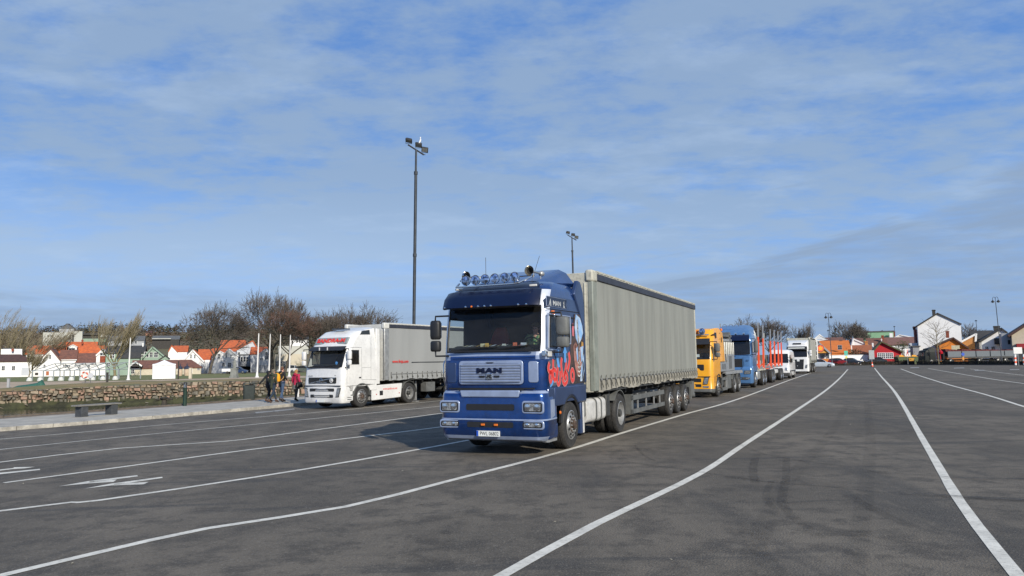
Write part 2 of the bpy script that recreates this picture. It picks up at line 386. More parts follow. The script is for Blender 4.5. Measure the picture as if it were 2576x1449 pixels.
# kerb stones: separate granite lengths along the quay side, dark kerb on the far side
def strip(mb, a, b, w, z0a, z0b, h, m, side=1):
    a = Vector(a); b = Vector(b); d = (b-a).normalized(); nrm = Vector((-d.y, d.x))*side*w
    vs = []
    for p, z in ((a, z0a), (b, z0b)):
        for q in (p, p+nrm):
            vs += [(q.x, q.y, z-.15), (q.x, q.y, z+h)]
    mb.add(vs, [(0, 1, 3, 2), (4, 6, 7, 5), (0, 4, 5, 1), (2, 3, 7, 6), (1, 5, 7, 3), (0, 2, 6, 4)], m)
kb = MB()
for i in range(1, len(KERB)-1):
    a = Vector(KERB[i]); b = Vector(KERB[i+1]); L = (b-a).length; n = max(1, int(L/1.2))
    for k in range(n):
        p = a.lerp(b, k/n); q = a.lerp(b, (k+.985)/n)
        strip(kb, p, q, .42, gz(*p), gz(*q), .142+random.uniform(-.006, .008), M_granite2, 1)
tag(kb.obj('quay_kerb', bevel=.015), kind='structure')
kb = MB()
for i in range(len(FAR)-1): strip(kb, FAR[i], FAR[i+1], .3, 0, 0, .14, mat('dark_kerb', (.05, .048, .042), .9, scale=2), 1)
strip(kb, KERB[-1], FAR[0], .3, 0, 0, .14, MATS['dark_kerb'], 1)
tag(kb.obj('far_kerb'), kind='structure')
# quay edge timber and wall down to the water
qb = MB()
for i in range(len(QUAY)-1):
    a = Vector(QUAY[i]); b = Vector(QUAY[i+1]); L = (b-a).length; n = max(1, int(L/3))
    for k in range(n):
        p = a.lerp(b, k/n); q = a.lerp(b, (k+.99)/n)
        strip(qb, p, q, -1.0, gz(*p), gz(*q), .14, M_timber, 1)
        strip(qb, p, q, -.28, gz(*p)+.1, gz(*q)+.1, .10, mat('timber_rail', (.15, .12, .09), .85, var=.2, scale=3), 1)
    d = (b-a).normalized()
    qb.add([(a.x, a.y, -2.2), (b.x, b.y, -2.2), (b.x, b.y, gz(*b)+.1), (a.x, a.y, gz(*a)+.1)], [(0, 1, 2, 3)], M_joint)
tag(qb.obj('quay_edge', smooth=0), kind='structure')
wm = bpy.data.materials.new('canal_water'); wm.use_nodes = True
_b = wm.node_tree.nodes['Principled BSDF']; _b.inputs['Base Color'].default_value = (.018, .022, .014, 1); _b.inputs['Roughness'].default_value = .07; _b.inputs['Specular IOR Level'].default_value = .6
_n = wm.node_tree.nodes.new('ShaderNodeTexNoise'); _n.inputs['Scale'].default_value = 2.2; _n.inputs['Detail'].default_value = 5
_t = wm.node_tree.nodes.new('ShaderNodeTexCoord'); _p = wm.node_tree.nodes.new('ShaderNodeBump'); _p.inputs['Strength'].default_value = .35; _p.inputs['Distance'].default_value = .08
wm.node_tree.links.new(_t.outputs['Object'], _n.inputs['Vector']); wm.node_tree.links.new(_n.outputs[0], _p.inputs['Height']); wm.node_tree.links.new(_p.outputs[0], _b.inputs['Normal'])
mb = MB(); mb.add([(-300, -200, -1.38), (120, -200, -1.38), (120, 130, -1.38), (-300, 130, -1.38)], [(0, 1, 2, 3)], wm)
tag(mb.obj('canal_water', smooth=0), kind='structure')
# rubble wall on the far bank: irregular stones, seaweed apron below
random.seed(11)
def wtop(x):
    t_ = min(1, max(0, (x+44)/16)); return .03+.36*t_*t_*(3-2*t_)
def crest(x):
    t_ = min(1, max(0, (x+52)/14)); return .04+.50*t_*t_*(3-2*t_)
wb = MB(); sw = MB()
for i in range(len(WALL)-1):
    a = Vector(WALL[i]); b = Vector(WALL[i+1]); L = (b-a).length; d = (b-a).normalized(); nrm = Vector((-d.y, d.x))*-1
    # nrm points to the water
    c = (a+b)/2
    if (c+nrm-Vector((-20, 50))).length > (c-nrm-Vector((-20, 50))).length: nrm = -nrm
    wb.add([(a.x, a.y, -1.6), (b.x, b.y, -1.6), (b.x, b.y, wtop(b.x)), (a.x, a.y, wtop(a.x))], [(0, 1, 2, 3)], M_joint)
    if a.x < -75: continue
    z = -1.0
    while z < max(wtop(a.x), wtop(b.x))+.05:
        h = random.uniform(.20, .36); t = 0
        while t < L:
            w = random.choice([random.uniform(.18, .4), random.uniform(.3, .62)])
            z0 = z+random.uniform(-.06, .06); lim = wtop((a+d*t).x)+.08; z1 = min(lim, z0+h-.02)
            if z0 > lim-.08: t += w; continue
            p = a+d*t; q = a+d*min(L, t+w-.03); o1 = random.uniform(.04, .26)
            k = [random.uniform(-.055, .055) for _ in range(8)]
            vs = [(p.x-nrm.x*.3, p.y-nrm.y*.3, z0), (q.x-nrm.x*.3, q.y-nrm.y*.3, z0), (q.x-nrm.x*.3, q.y-nrm.y*.3, z1), (p.x-nrm.x*.3, p.y-nrm.y*.3, z1)]
            for (s, zz, kk) in ((p+d*.04, z0+.03, 0), (q-d*.04, z0+.03, 1), (q-d*.05, z1-.03, 2), (p+d*.05, z1-.03, 3)):
                e = nrm*(o1+k[kk]+(z0*-.12)); vs.append((s.x+e.x+k[kk+4], s.y+e.y, zz+k[kk+3]))
            wb.add(vs, [(0, 1, 5, 4), (1, 2, 6, 5), (2, 3, 7, 6), (3, 0, 4, 7), (4, 5, 6, 7)], random.choice(M_stone))
            t += w
        z += h
    # seaweed-covered rubble at the foot
    n = max(2, int(L/.5))
    rows = []
    for j, (dz, out) in enumerate(((-.80, .12), (-.92, .28), (-1.06, .48), (-1.22, .72), (-1.6, 1.0))):
        rows.append([])
        for k in range(n+1):
            p = a+d*(L*k/n); o1 = out+random.uniform(-.14, .14); rows[-1].append((p.x+nrm.x*o1, p.y+nrm.y*o1, dz+random.uniform(-.08, .08)))
    sw.loft(rows, M_weed, caps=False, closed=False)
    for k in range(int(L*1.2)):
        p = a+d*random.uniform(0, L)+nrm*random.uniform(.2, .75); s = random.uniform(.10, .28)
        zc_ = -.62-.75*((p-a).dot(nrm))-.1+random.uniform(-.05, .05)
        vs = [(p.x+random.uniform(-s, s)*1.4, p.y+random.uniform(-s, s), zc_+random.uniform(-.5, .5)*s) for _ in range(6)]
        sw.add(vs, [(0, 1, 2), (0, 2, 3), (0, 3, 4), (1, 2, 5), (2, 3, 5), (3, 4, 5), (0, 1, 5), (0, 4, 5)], random.choice([M_weed, M_weed, M_stone[1], M_stone[3]]))
o = wb.obj('stone_wall', smooth=0)
tag(o, 'long low wall of tan and orange rubble stones along the far side of the canal', 'wall')
tag(sw.obj('seaweed', smooth=0), 'green and black seaweed and wet rubble along the foot of the stone wall', 'seaweed', kind='stuff')
# lawn and path sheets on the far bank
def sheet(name, pts, z, m, kind='structure', label=None, cat=None):
    mb = MB(); mb.add([(p[0], p[1], z) for p in pts], [tuple(range(len(pts)))], m); o = mb.obj(name, smooth=0)
    if o.data.polygons[0].normal.z < 0: o.data.flip_normals()
    return tag(o, label, cat, kind=kind)
shore = [(-170, -10), (-110, 21), (-62, 53), (-43.2, 64.6), (-31.3, 71.9), (-25.6, 73.4), (-20, 75.4), (-8, 81.9), (6, 90)]
back = [(14, 150), (-20, 134), (-42, 123), (-55, 109), (-77, 113), (-120, 104), (-190, 60)]
sheet('gravel_path', shore+back, .03, M_soil)
lawn = [(-190, 60), (-120, 104), (-77, 113), (-55, 109), (-42, 123), (-20, 134), (14, 150), (30, 178), (-60, 178), (-200, 178), (-300, 120)]
sheet('lawn', lawn, .05, M_grass)
bk = []
for off_, zf_ in ((-.15, lambda x: wtop(x)+.03), (1.6, lambda x: lerp(wtop(x), crest(x), .7)), (3.6, crest), (5.5, crest), (8.5, lambda x: .02)):
    row = []
    for i in range(len(shore)-1):
        a = Vector(shore[i]); b = Vector(shore[i+1]); n = max(1, int((b-a).length/1.5))
        for k in range(n):
            p = a.lerp(b, k/n)+Vector((-.5, .866))*off_
            row.append((p.x, p.y, zf_(p.x)+(mn.noise(Vector((p.x*.4, p.y*.4, off_)))*.06 if off_ > 0 else 0)))
    bk.append(row)
mb = MB(); mb.loft(bk, mat('dry_grass', (.25, .175, .075), .95, col2=(.13, .125, .045), scale=.5, detail=9, bump=.6, bscale=6), False, False); o = mb.obj('bank_grass', smooth=60)
tag(o, kind='structure')
# painted markings
def line(mb, pts, w, m=M_line, z=.005, step=1.0):
    P = [Vector(p) if len(p) == 3 else ground(*p) for p in pts]
    Q = []
    for i in range(len(P)-1):       # Catmull-Rom through the measured points
        p0 = P[max(0, i-1)]; p1 = P[i]; p2 = P[i+1]; p3 = P[min(len(P)-1, i+2)]
        n = max(2, int((p2-p1).length/step))
        for k in range(n):
            t = k/n; Q.append(.5*((2*p1)+(p2-p0)*t+(2*p0-5*p1+4*p2-p3)*t*t+(3*p1-p0-3*p2+p3)*t**3))
    Q.append(P[-1]); vs = []; fs = []
    for i, q in enumerate(Q):
        d = Q[min(i+1, len(Q)-1)]-Q[max(0, i-1)]; d.z = 0; d.normalize(); n_ = Vector((-d.y, d.x, 0))
        ww = w/2*(1+random.uniform(-.05, .05))
        for s in (1, -1):
            e = q+n_*s*ww; vs.append((e.x, e.y, gz(e.x, e.y)+z))
    for i in range(len(Q)-1): fs.append((2*i, 2*i+1, 2*i+3, 2*i+2))
    mb.add(vs, fs, m)
random.seed(3)
LM = MB()
Lines = [
 [(-160, 1484), (0, 1449), (245, 1391), (520, 1330), (870, 1275), (1130, 1210), (1415, 1136), (1560, 1091), (1720, 1043), (1860, 1003), (1990, 955), (2052, 934)],
 [(1180, 1500), (1262, 1449), (1500, 1318), (1760, 1192), (1880, 1113), (2010, 1028), (2080, 980), (2115, 949), (2133, 929)],
 [(2620, 1520), (2560, 1449), (2415, 1262), (2330, 1120), (2250, 985), (2215, 945), (2200, 926)],
 [(2700, 1058), (2576, 1023), (2480, 993), (2380, 966), (2310, 944), (2266, 928)],
 [(2750, 985), (2576, 965), (2460, 948), (2335, 927)],
 [(2750, 955), (2576, 944), (2440, 928)],
 [(-160, 1303), (0, 1286), (180, 1264), (250, 1259), (640, 1201), (900, 1158), (1165, 1110), (1330, 1075), (1500, 1037)],
 [(10, 1215), (300, 1176), (640, 1130), (900, 1100), (1110, 1074), (1300, 1046)],
 [(-160, 1184), (0, 1163), (300, 1128), (560, 1111), (700, 1094), (1110, 1040), (1250, 1022)],
 [(-120, 1143), (0, 1131), (300, 1100), (700, 1062), (1110, 1022), (1250, 1008)],
 [(-120, 1114), (0, 1105), (200, 1088), (420, 1068), (640, 1050), (800, 1037), (1110, 1008)],
]
for i, l in enumerate(Lines):
    P_ = [ground(*q) for q in l]
    if l[0][0] < 0: d_ = P_[0]-P_[1]; P_ = [P_[0]+d_*k for k in range(max(2, min(12, int(22/d_.length))), 0, -1)]+P_
    line(LM, P_, .14 if i < 9 else .11)
line(LM, [(620, 1041), (740, 1031)], .10, M_oldline)
# arrows
def flat(mb, pts, m=M_line, z=.006):
    P = [ground(*p) for p in pts]; mb.add([(p.x, p.y, p.z+z) for p in P], [tuple(range(len(P)))], m)
flat(LM, [(345, 1196), (347, 1199), (225, 1215), (222, 1217), (148, 1224), (222, 1211)])
flat(LM, [(226, 1211), (294, 1207), (285, 1213), (222, 1217)])
flat(LM, [(408, 1200), (409, 1203), (288, 1221), (280, 1222), (211, 1230), (282, 1217)])
flat(LM, [(290, 1217.5), (374, 1213), (362, 1219), (282, 1222)])
flat(LM, [(100, 1180), (101, 1183), (-60, 1200), (-60, 1196)])
flat(LM, [(34, 1176), (88, 1175), (60, 1179), (30, 1181), (-20, 1187), (-20, 1184), (35, 1178)])
flat(LM, [(640, 1037), (690, 1033), (695, 1035), (645, 1040)], M_oldline)
flat(LM, [(684, 1033), (740, 1028), (742, 1030), (690, 1036)], M_oldline)
for (u, v, w) in ((2400, 925, 26), (2452, 931, 24), (2030, 925, 10), (2290, 924, 22), (2540, 929, 24)): flat(LM, [(u, v), (u+w, v-.6), (u+w, v+1.4), (u, v+2)], M_oldline)
tag(LM.obj('lane_markings', smooth=0), kind='structure')
# dark tyre smears on the asphalt and lane paint
def smear_mat(name, amt):
    m = bpy.data.materials.new(name); m.use_nodes = True; t = m.node_tree; n = t.nodes; l = t.links; b = n['Principled BSDF']; b.inputs['Base Color'].default_value = (.022, .020, .019, 1); b.inputs['Roughness'].default_value = .8
    tc_ = n.new('ShaderNodeTexCoord'); z = n.new('ShaderNodeTexNoise'); z.inputs['Scale'].default_value = 3.5; z.inputs['Detail'].default_value = 9; z.inputs['Roughness'].default_value = .75; l.new(tc_.outputs['Object'], z.inputs['Vector'])
    r = n.new('ShaderNodeMapRange'); r.inputs[1].default_value = .35; r.inputs[2].default_value = .7; r.inputs[3].default_value = 0; r.inputs[4].default_value = amt; l.new(z.outputs[0], r.inputs[0]); l.new(r.outputs[0], b.inputs['Alpha']); return m
TM = MB(); M_skid = smear_mat('tyre_smear', .95); M_soft = smear_mat('tyre_smear_faint', .30); M_soft2 = smear_mat('tyre_smear_wide', .16)
def zt(*p): return [(1509+a*.7327, 1069+b*.7327) for a, b in p]
zz_ = .0075
for l, w, m_ in ((zt((90, 128), (260, 150), (360, 165), (560, 195), (780, 213), (1000, 236), (1240, 252), (1500, 266)), .10, M_soft), (zt((470, 62), (560, 100), (700, 125), (860, 145)), .09, M_soft), (zt((100, 65), (400, 52), (800, 42)), .10, M_soft),
        (zt((540, 100), (525, 150), (535, 200)), .14, M_soft), (zt((640, 110), (640, 190), (625, 270), (700, 345), (760, 390)), .13, M_soft), (zt((590, 190), (570, 250), (600, 290)), .10, M_soft), (zt((850, 240), (940, 290), (1070, 350)), .16, M_soft), (zt((120, 70), (150, 105), (190, 125)), .06, M_soft), (zt((640, 270), (760, 262), (860, 262)), .09, M_soft),
        (zt((430, 185), (620, 190), (850, 210)), .55, M_soft2), (zt((700, 375), (900, 372), (1080, 400)), .35, M_soft2), (zt((-60, 210), (120, 212), (260, 205)), .40, M_soft2), (zt((700, 108), (800, 105)), .5, M_soft2), (zt((430, 365), (600, 372)), .30, M_soft2), (zt((500, 330), (540, 420), (620, 520)), .22, M_soft2),
        ([(430, 1250), (560, 1240), (690, 1228)], .30, M_soft2), ([(0, 1362), (80, 1355)], .25, M_soft2), ([(1330, 1158), (1500, 1140), (1700, 1120)], .5, M_soft2), ([(880, 1330), (1050, 1310), (1210, 1290)], .4, M_soft2), ([(1080, 1335), (1070, 1400), (1090, 1449)], .5, M_soft2), ([(2130, 1020), (2090, 1090), (2010, 1180), (1930, 1300), (1880, 1449)], .22, M_soft2), ([(2180, 1010), (2190, 1100), (2180, 1220), (2150, 1449)], .22, M_soft2),
        ([(1960, 1095), (2200, 1092), (2300, 1085)], .2, M_soft)):
    line(TM, l, w, m_, zz_); zz_ += .0004
for l, w in (([(2180, 1185), (2290, 1195), (2420, 1204), (2576, 1207), (2750, 1212)], .055), ([(2300, 1243), (2420, 1251), (2576, 1260), (2750, 1270)], .07), ([(2450, 1208), (2576, 1226)], .025)): line(TM, l, w, M_skid, .018)
tag(TM.obj('tyre_smears', smooth=0), kind='structure')
# small litter / stone chips scattered on the lot
LT = MB(); random.seed(8)
for k in range(70):
    x = random.uniform(-14, 18); y = random.uniform(5, 40); s = random.uniform(.008, .022)
    z = gz(x, y)
    vs = [(x+random.uniform(-s, s)*1.6, y+random.uniform(-s, s)*1.6, z+random.uniform(.0, s)) for _ in range(5)]
    LT.add(vs, [(0, 1, 2), (1, 2, 3), (2, 3, 4), (0, 3, 4), (0, 1, 4)], mat('chip', (.5, .46, .36), .8))
tag(LT.obj('stone_chips', smooth=0), 'pale stone chips and crumbs scattered over the asphalt', 'chips', kind='stuff')
# ---------------------------------------------------------------- vehicle parts
def wheel(t, x, y, side, r=.52, w=.30, style='steel', dual=False, m=M_rim, nm='wheel'):
    """y = outer face of the tyre, side=+1 left, -1 right"""
    mb = MB(); s = side
    def tyre(yo, ww):
        pr = [(r*.60, 0), (r*.80, .015), (r*.93, .005), (r*.985, -.03), (r, -.07)]
        g = [(-.30, r), (-.31, r-.015), (-.34, r-.015), (-.35, r), (-.65, r), (-.66, r-.015), (-.69, r-.015), (-.70, r)]
        pr2 = pr+[(rr, k*ww) for k, rr in g]+[(r, -ww+.07), (r*.985, -ww+.03), (r*.93, -ww-.005), (r*.60, -ww)]
        mb.lathe([(a, b*s) for a, b in pr2], (x, yo, r), 'y', M_tyre, 40, caps=False)
    tyre(y, w)
    if dual: tyre(y-s*(w+.06), w)
    o = mb.obj(nm, t, smooth=40)
    rb = MB(); R_ = r*.60
    if style == 'front':
        pr = [(R_*1.03, .012), (R_*.97, .02), (R_*.93, -.03), (R_*.90, -.05), (R_*.80, .02), (R_*.72, .045), (R_*.60, .05), (R_*.58, .035), (0.001, .035)]
        rb.lathe([(a, b*s) for a, b in pr], (x, y, r), 'y', m, 36, caps=False)
        rb.lathe([(a, b*s) for a, b in [(R_*.32, .03), (R_*.31, .10), (R_*.24, .12), (R_*.10, .125), (.001, .125)]], (x, y, r), 'y', M_chrome if m is M_rimalu else M_hub, 20)
        rb.lathe([(a, b*s) for a, b in [(R_*.57, .03), (R_*.56, .052), (R_*.33, .052)]], (x, y, r), 'y', M_hub if m is M_rim else m, 24)
        rr, off = R_*.45, .05
    else:
        pr = [(R_*1.03, .012), (R_*.97, .02), (R_*.93, -.03), (R_*.88, -.12), (R_*.84, -.15), (R_*.55, -.13), (R_*.40, -.12), (0.001, -.12)]
        rb.lathe([(a, b*s) for a, b in pr], (x, y, r), 'y', m, 36, caps=False)
        rb.lathe([(a, b*s) for a, b in [(R_*.34, -.12), (R_*.33, .0), (R_*.25, .02), (.001, .02)]], (x, y, r), 'y', M_dkgrey, 20)
        rr, off = R_*.44, -.125
    for k in range(10):
        a = 2*PI*k/10
        cx, cz = x+rr*math.cos(a), r+rr*math.sin(a)
        rb.lathe([(.020, off*s), (.018, (off+.035)*s), (.001, (off+.038)*s)], (cx, y, cz), 'y', M_chrome if m is M_rimalu else M_alu, 6)
        a += PI/10; q = R_*.74; o2 = .048 if style == 'front' else -.135
        cx, cz = x+q*math.cos(a), r+q*math.sin(a)
        rb.lathe([(.030, (o2-.01)*s), (.030, (o2+.003)*s), (.001, (o2+.003)*s)], (cx, y, cz), 'y', M_black, 10)
    rb.obj('rim', o, smooth=40)
    return o
def pair(t, x, y, **k):
    wheel(t, x, y, 1, **k); wheel(t, x, -y, -1, **k)

def cab_shell(t, rows, xs, fr, paint, open_, matf=None, glass=M_glass, name='cab_body', cap=True):
    """rows (z, xf, w, rc, bulge); xs side stations rear to front; fr fractions across the front"""
    RG = []
    for (z, xf, w, rc, bu) in rows:
        yb = w-rc
        fx = lambda y: xf-bu*(y/w)**2
        xe = fx(yb)
        L = [(max(xs[0], min(x, xe-rc-.015*(len(xs)-i))), w*(1-.012*(1 if i == 0 else 0)), z) for i, x in enumerate(xs)]
        L.append((xe-rc, w, z))
        for a in (25, 50, 72): L.append((xe-rc+rc*math.sin(R(a)), yb+rc*math.cos(R(a)), z))
        L.append((xe, yb, z))
        for f in fr: L.append((fx(yb*f), yb*f, z))
        M2 = [(p[0], -p[1], p[2]) for p in L[::-1]]
        if fr and abs(fr[-1]) < 1e-6: M2 = M2[1:]
        RG.append(L+M2)
    n = len(RG[0]); nx = len(xs)
    body = MB(); gl = {}
    vs = [p for r in RG for p in r]
    for k in range(len(RG)-1):
        for i in range(n-1):
            f = (k*n+i, k*n+i+1, (k+1)*n+i+1, (k+1)*n+i)
            zc_ = (rows[k][0]+rows[k+1][0])/2; mid = [sum(vs[a][j] for a in f)/4 for j in range(3)]
            key = None
            for nm, (z0, z1, test) in open_.items():
                if z0-1e-4 <= rows[k][0] and rows[k+1][0] <= z1+1e-4 and test(i, n, nx, mid): key = nm
            if key: gl.setdefault(key, []).append((k, i)); continue
            body.add([vs[a] for a in f], [(0, 1, 2, 3)], (matf(i, n, nx, mid) if matf else None) or paint)
        # rear wall
        body.add([vs[k*n+n-1], vs[k*n], vs[(k+1)*n], vs[(k+1)*n+n-1]], [(0, 1, 2, 3)], paint)
    if cap:
        body.add(RG[-1], [tuple(range(n))], paint); body.add(RG[0], [tuple(range(n))[::-1]], M_dkgrey)
    # weld
    o = body.obj(name, t, smooth=0)
    bm = bmesh.new(); bm.from_mesh(o.data); bmesh.ops.remove_doubles(bm, verts=bm.verts, dist=1e-4); bmesh.ops.recalc_face_normals(bm, faces=bm.faces)
    bm.to_mesh(o.data); bm.free(); o.data.polygons.foreach_set('use_smooth', [True]*len(o.data.polygons)); o.data.set_sharp_from_angle(angle=R(32))
    out = {}
    for nm, cells in gl.items():
        g = MB(); used = {}
        idx = []
        for (k, i) in cells:
            f = (k*n+i, k*n+i+1, (k+1)*n+i+1, (k+1)*n+i); idx.append(f)
        vv = sorted({a for f in idx for a in f}); mp = {a: j for j, a in enumerate(vv)}
        cen = Vector((xs[0]*.5, 0, 0))
        g.add([vs[a] for a in vv], [tuple(mp[a] for a in f) for f in idx], glass)
        go = g.obj(nm, t, smooth=50); out[nm] = go
        # rubber seal round the opening, a sub-part of the glass
        ed = {}
        for f in idx:
            for a, b in zip(f, f[1:]+f[:1]):
                e = (min(a, b), max(a, b)); ed[e] = ed.get(e, 0)+1
        be = [e for e, c in ed.items() if c == 1]; nb = {}
        for a, b in be: nb.setdefault(a, []).append(b); nb.setdefault(b, []).append(a)
        if be:
            st = be[0][0]; loop = [st]; prev = None; cur = st
            while True:
                nx_ = [q for q in nb[cur] if q != prev]
                if not nx_: break
                prev, cur = cur, nx_[0]
                if cur == st: break
                loop.append(cur)
            P = [Vector(vs[a]) for a in loop]
            sb = MB(); sb.tube(P+[P[0], P[1]], .022, M_black, 5); sb.obj('window_seal', go, smooth=60)
    return o, out
def is_ws(i, n, nx, m):    # windscreen: front columns incl. most of the corner
    return nx+1 <= i <= n-1-nx-2
def side_l(lo, hi): return lambda i, n, nx, m: lo <= i < hi
def side_r(lo, hi): return lambda i, n, nx, m: n-1-hi <= i < n-1-lo
def mirror(t, x, y, z0, z1, w=.20, d=.14, paint=None, s=1, arm=True, low=True):
    mb = MB(); p = paint or M_guard
    def head(za, zb, ww):
        rings = []
        for k, (f, sc) in enumerate(((0, .72), (.06, .92), (.2, 1), (.8, 1), (.94, .92), (1, .72))):
            z = lerp(za, zb, f); ring = []
            for a in range(12):
                an = 2*PI*a/12; cx = math.copysign(abs(math.cos(an))**.5, math.cos(an))*ww/2*sc; cy = math.copysign(abs(math.sin(an))**.6, math.sin(an))*d/2*sc
                ring.append((x+cy+.02, y+cx*s, z))
            rings.append(ring)
        mb.loft(rings, p)
    zs = lerp(z0, z1, .36) if low else z0
    head(zs+.02, z1, w)
    if low: head(z0, zs-.01, w*.95)
    o = mb.obj('mirror', t, smooth=50)
    g = MB(); g.box(x-.065, x-.055, y-w*.42, y+w*.42, zs+.06, z1-.05, M_chrome); g.obj('mirror_glass', o)
    if arm:
        for za, zb in ((z1+.09, z1-.05), (z0-.10, z0+.05)):
            a = MB(); a.tube([(x+.05, y-s*(w/2+.22), za), (x+.06, y-s*.02, za), (x+.04, y, zb)], .022, M_black, 6)
            a.obj('mirror_arm', o)
    return o
def rrect(cx, cy, w, h, r, n=4):
    pts = []
    for (sx, sy, a0) in ((1, 1, 0), (-1, 1, 90), (-1, -1, 180), (1, -1, 270)):
        for k in range(n+1):
            a = R(a0+90*k/n); pts.append((cx+sx*(w/2-r)+r*math.cos(a), cy+sy*(h/2-r)+r*math.sin(a)))
    return pts
def frontprism(mb, poly, xb, m, depth=.04, bulge=None):
    """polygon in (y,z), extruded toward +x from xb; bulge(y) gives local x offset"""
    b = bulge or (lambda y: 0)
    n = len(poly); vs = [(xb+b(p[0]), p[0], p[1]) for p in poly]+[(xb+depth+b(p[0]), p[0], p[1]) for p in poly]
    mb.add(vs, [tuple(range(n))[::-1], tuple(range(n, 2*n))]+[(i, (i+1) % n, n+(i+1) % n, n+i) for i in range(n)], m)
def ribbon(mb, pts, w, m, y, close=False, taper=False):
    """flat painted stroke on the left side of a vehicle: pts in (x,z)"""
    P = [Vector((p[0], p[1])) for p in pts]
    Q = []
    nP = len(P)
    rng = nP if close else nP-1
    for i in range(rng):
        if close: p0, p1, p2, p3 = P[(i-1) % nP], P[i], P[(i+1) % nP], P[(i+2) % nP]
        else: p0, p1, p2, p3 = P[max(0, i-1)], P[i], P[i+1], P[min(nP-1, i+2)]
        for k in range(6):
            t = k/6; Q.append(.5*((2*p1)+(p2-p0)*t+(2*p0-5*p1+4*p2-p3)*t*t+(3*p1-p0-3*p2+p3)*t**3))
    Q.append(P[0] if close else P[-1]); L = len(Q); vs = []; fs = []
    for i, q in enumerate(Q):
        if close: d = Q[(i+1) % (L-1)]-Q[(i-1) % (L-1)]
        else: d = Q[min(i+1, L-1)]-Q[max(0, i-1)]
        d.normalize(); nn = Vector((-d.y, d.x)); ww = w/2
        if taper: ww *= max(.12, math.sin(PI*min(1, max(0, i/(L-1)))))**.6
        vs += [(q.x+nn.x*ww, y, q.y+nn.y*ww), (q.x-nn.x*ww, y, q.y-nn.y*ww)]
    for i in range(L-1): fs.append((2*i, 2*i+1, 2*i+3, 2*i+2))
    mb.add(vs, fs, m)
def sidepoly(mb, pts, y, m): mb.add([(p[0], y, p[1]) for p in pts], [tuple(range(len(pts)))], m)
def arch_panel(xa, xb, z0, z1, cx, cz, r, n=14):
    """side panel outline (x,z) with a wheel-arch bite from below"""
    a0 = math.asin(max(-1, min(1, (z0-cz)/r)))
    pts = [(xa, z1), (xa, z0)]
    for k in range(n+1):
        a = PI-a0-(PI-2*a0)*k/n; pts.append((cx+r*math.cos(a), cz+r*math.sin(a)))
    pts += [(xb, z0), (xb, z1)]
    return pts
def sideprism(mb, poly, y0, y1, m):
    n = len(poly); vs = [(p[0], y0, p[1]) for p in poly]+[(p[0], y1, p[1]) for p in poly]
    mb.add(vs, [tuple(range(n)), tuple(range(n, 2*n))[::-1]]+[(i, (i+1) % n, n+(i+1) % n, n+i) for i in range(n)], m)
def curtain(t, x0, x1, z0, z1, hw, m, n=60, amp=.018, seed=1, zs=None, low=None, step=.42, both=True):
    """tarpaulin side walls with shallow vertical folds; lower hem sags between the straps"""
    random.seed(seed)
    for s in ((1, -1) if both else (1,)):
        mb = MB(); cols = int(abs(x1-x0)/.11); zsr = zs if zs else z0+.28
        zz = [z0, z0+.07, z0+.17, zsr, zsr+.10, lerp(zsr, z1, .35), lerp(zsr, z1, .7), z1]
        ph = [random.uniform(0, 6.28) for _ in range(6)]
        rows = []
        for j, z in enumerate(zz):
            row = []
            for i in range(cols+1):
                x = lerp(x0, x1, i/cols); u = x
                f = (mn.noise(Vector((u*1.1, z*.25, seed)))*1.3+mn.noise(Vector((u*2.6, z*.4, seed+9)))*.35+mn.noise(Vector((u*8, z*.5, seed+20)))*.12)*amp*(1.15-.7*(z-z0)/(z1-z0))
                sag = 0
                if j < 3: f += math.sin(PI*((x-x0) % step)/step)*.03*(3-j)/3+mn.noise(Vector((x*4, z*5, seed)))*.05*(3-j)/3
                zq = z
                if j == 0: zq += .03*math.sin(x*2.1)+mn.noise(Vector((x*2.3, 0, seed)))*.06
                row.append((x, s*(hw+f), zq))
            rows.append(row)
        mb.loft(rows[3:], m, False, False)
        mb.loft(rows[:4], low or m, False, False)
        c = mb.obj('curtain', t, smooth=60)
        st = MB(); k = 0; nst = int(abs(x1-x0)/step)
        for k in range(nst+1):
            x = x0+(x1-x0)*(k+.35)/(nst+.7)
            st.box(x-.012, x+.012, s*(hw+.030), s*(hw+.040), z0+.02, zsr+.10, M_strap)
            st.box(x-.028, x+.028, s*(hw+.035), s*(hw+.055), zsr-.03, zsr+.03, M_alu)
            if s > 0: st.tube([(x+.01, hw+.05, zsr-.02), (x+.05, hw+.07, zsr-.12), (x-.03, hw+.07, zsr-.20), (x-.02, hw+.055, zsr-.1)], .010, M_strap, 4)
        for k in range(nst):
            xa = x0+(x1-x0)*(k+.35)/(nst+.7); xb = x0+(x1-x0)*(k+1.35)/(nst+.7)
            st.box(min(xa, xb), max(xa, xb), s*(hw+.022), s*(hw+.030), zsr-.006, zsr+.008, M_strap)
        so_ = st.obj('tension_straps', c, smooth=0); tag(so_, kind=None)
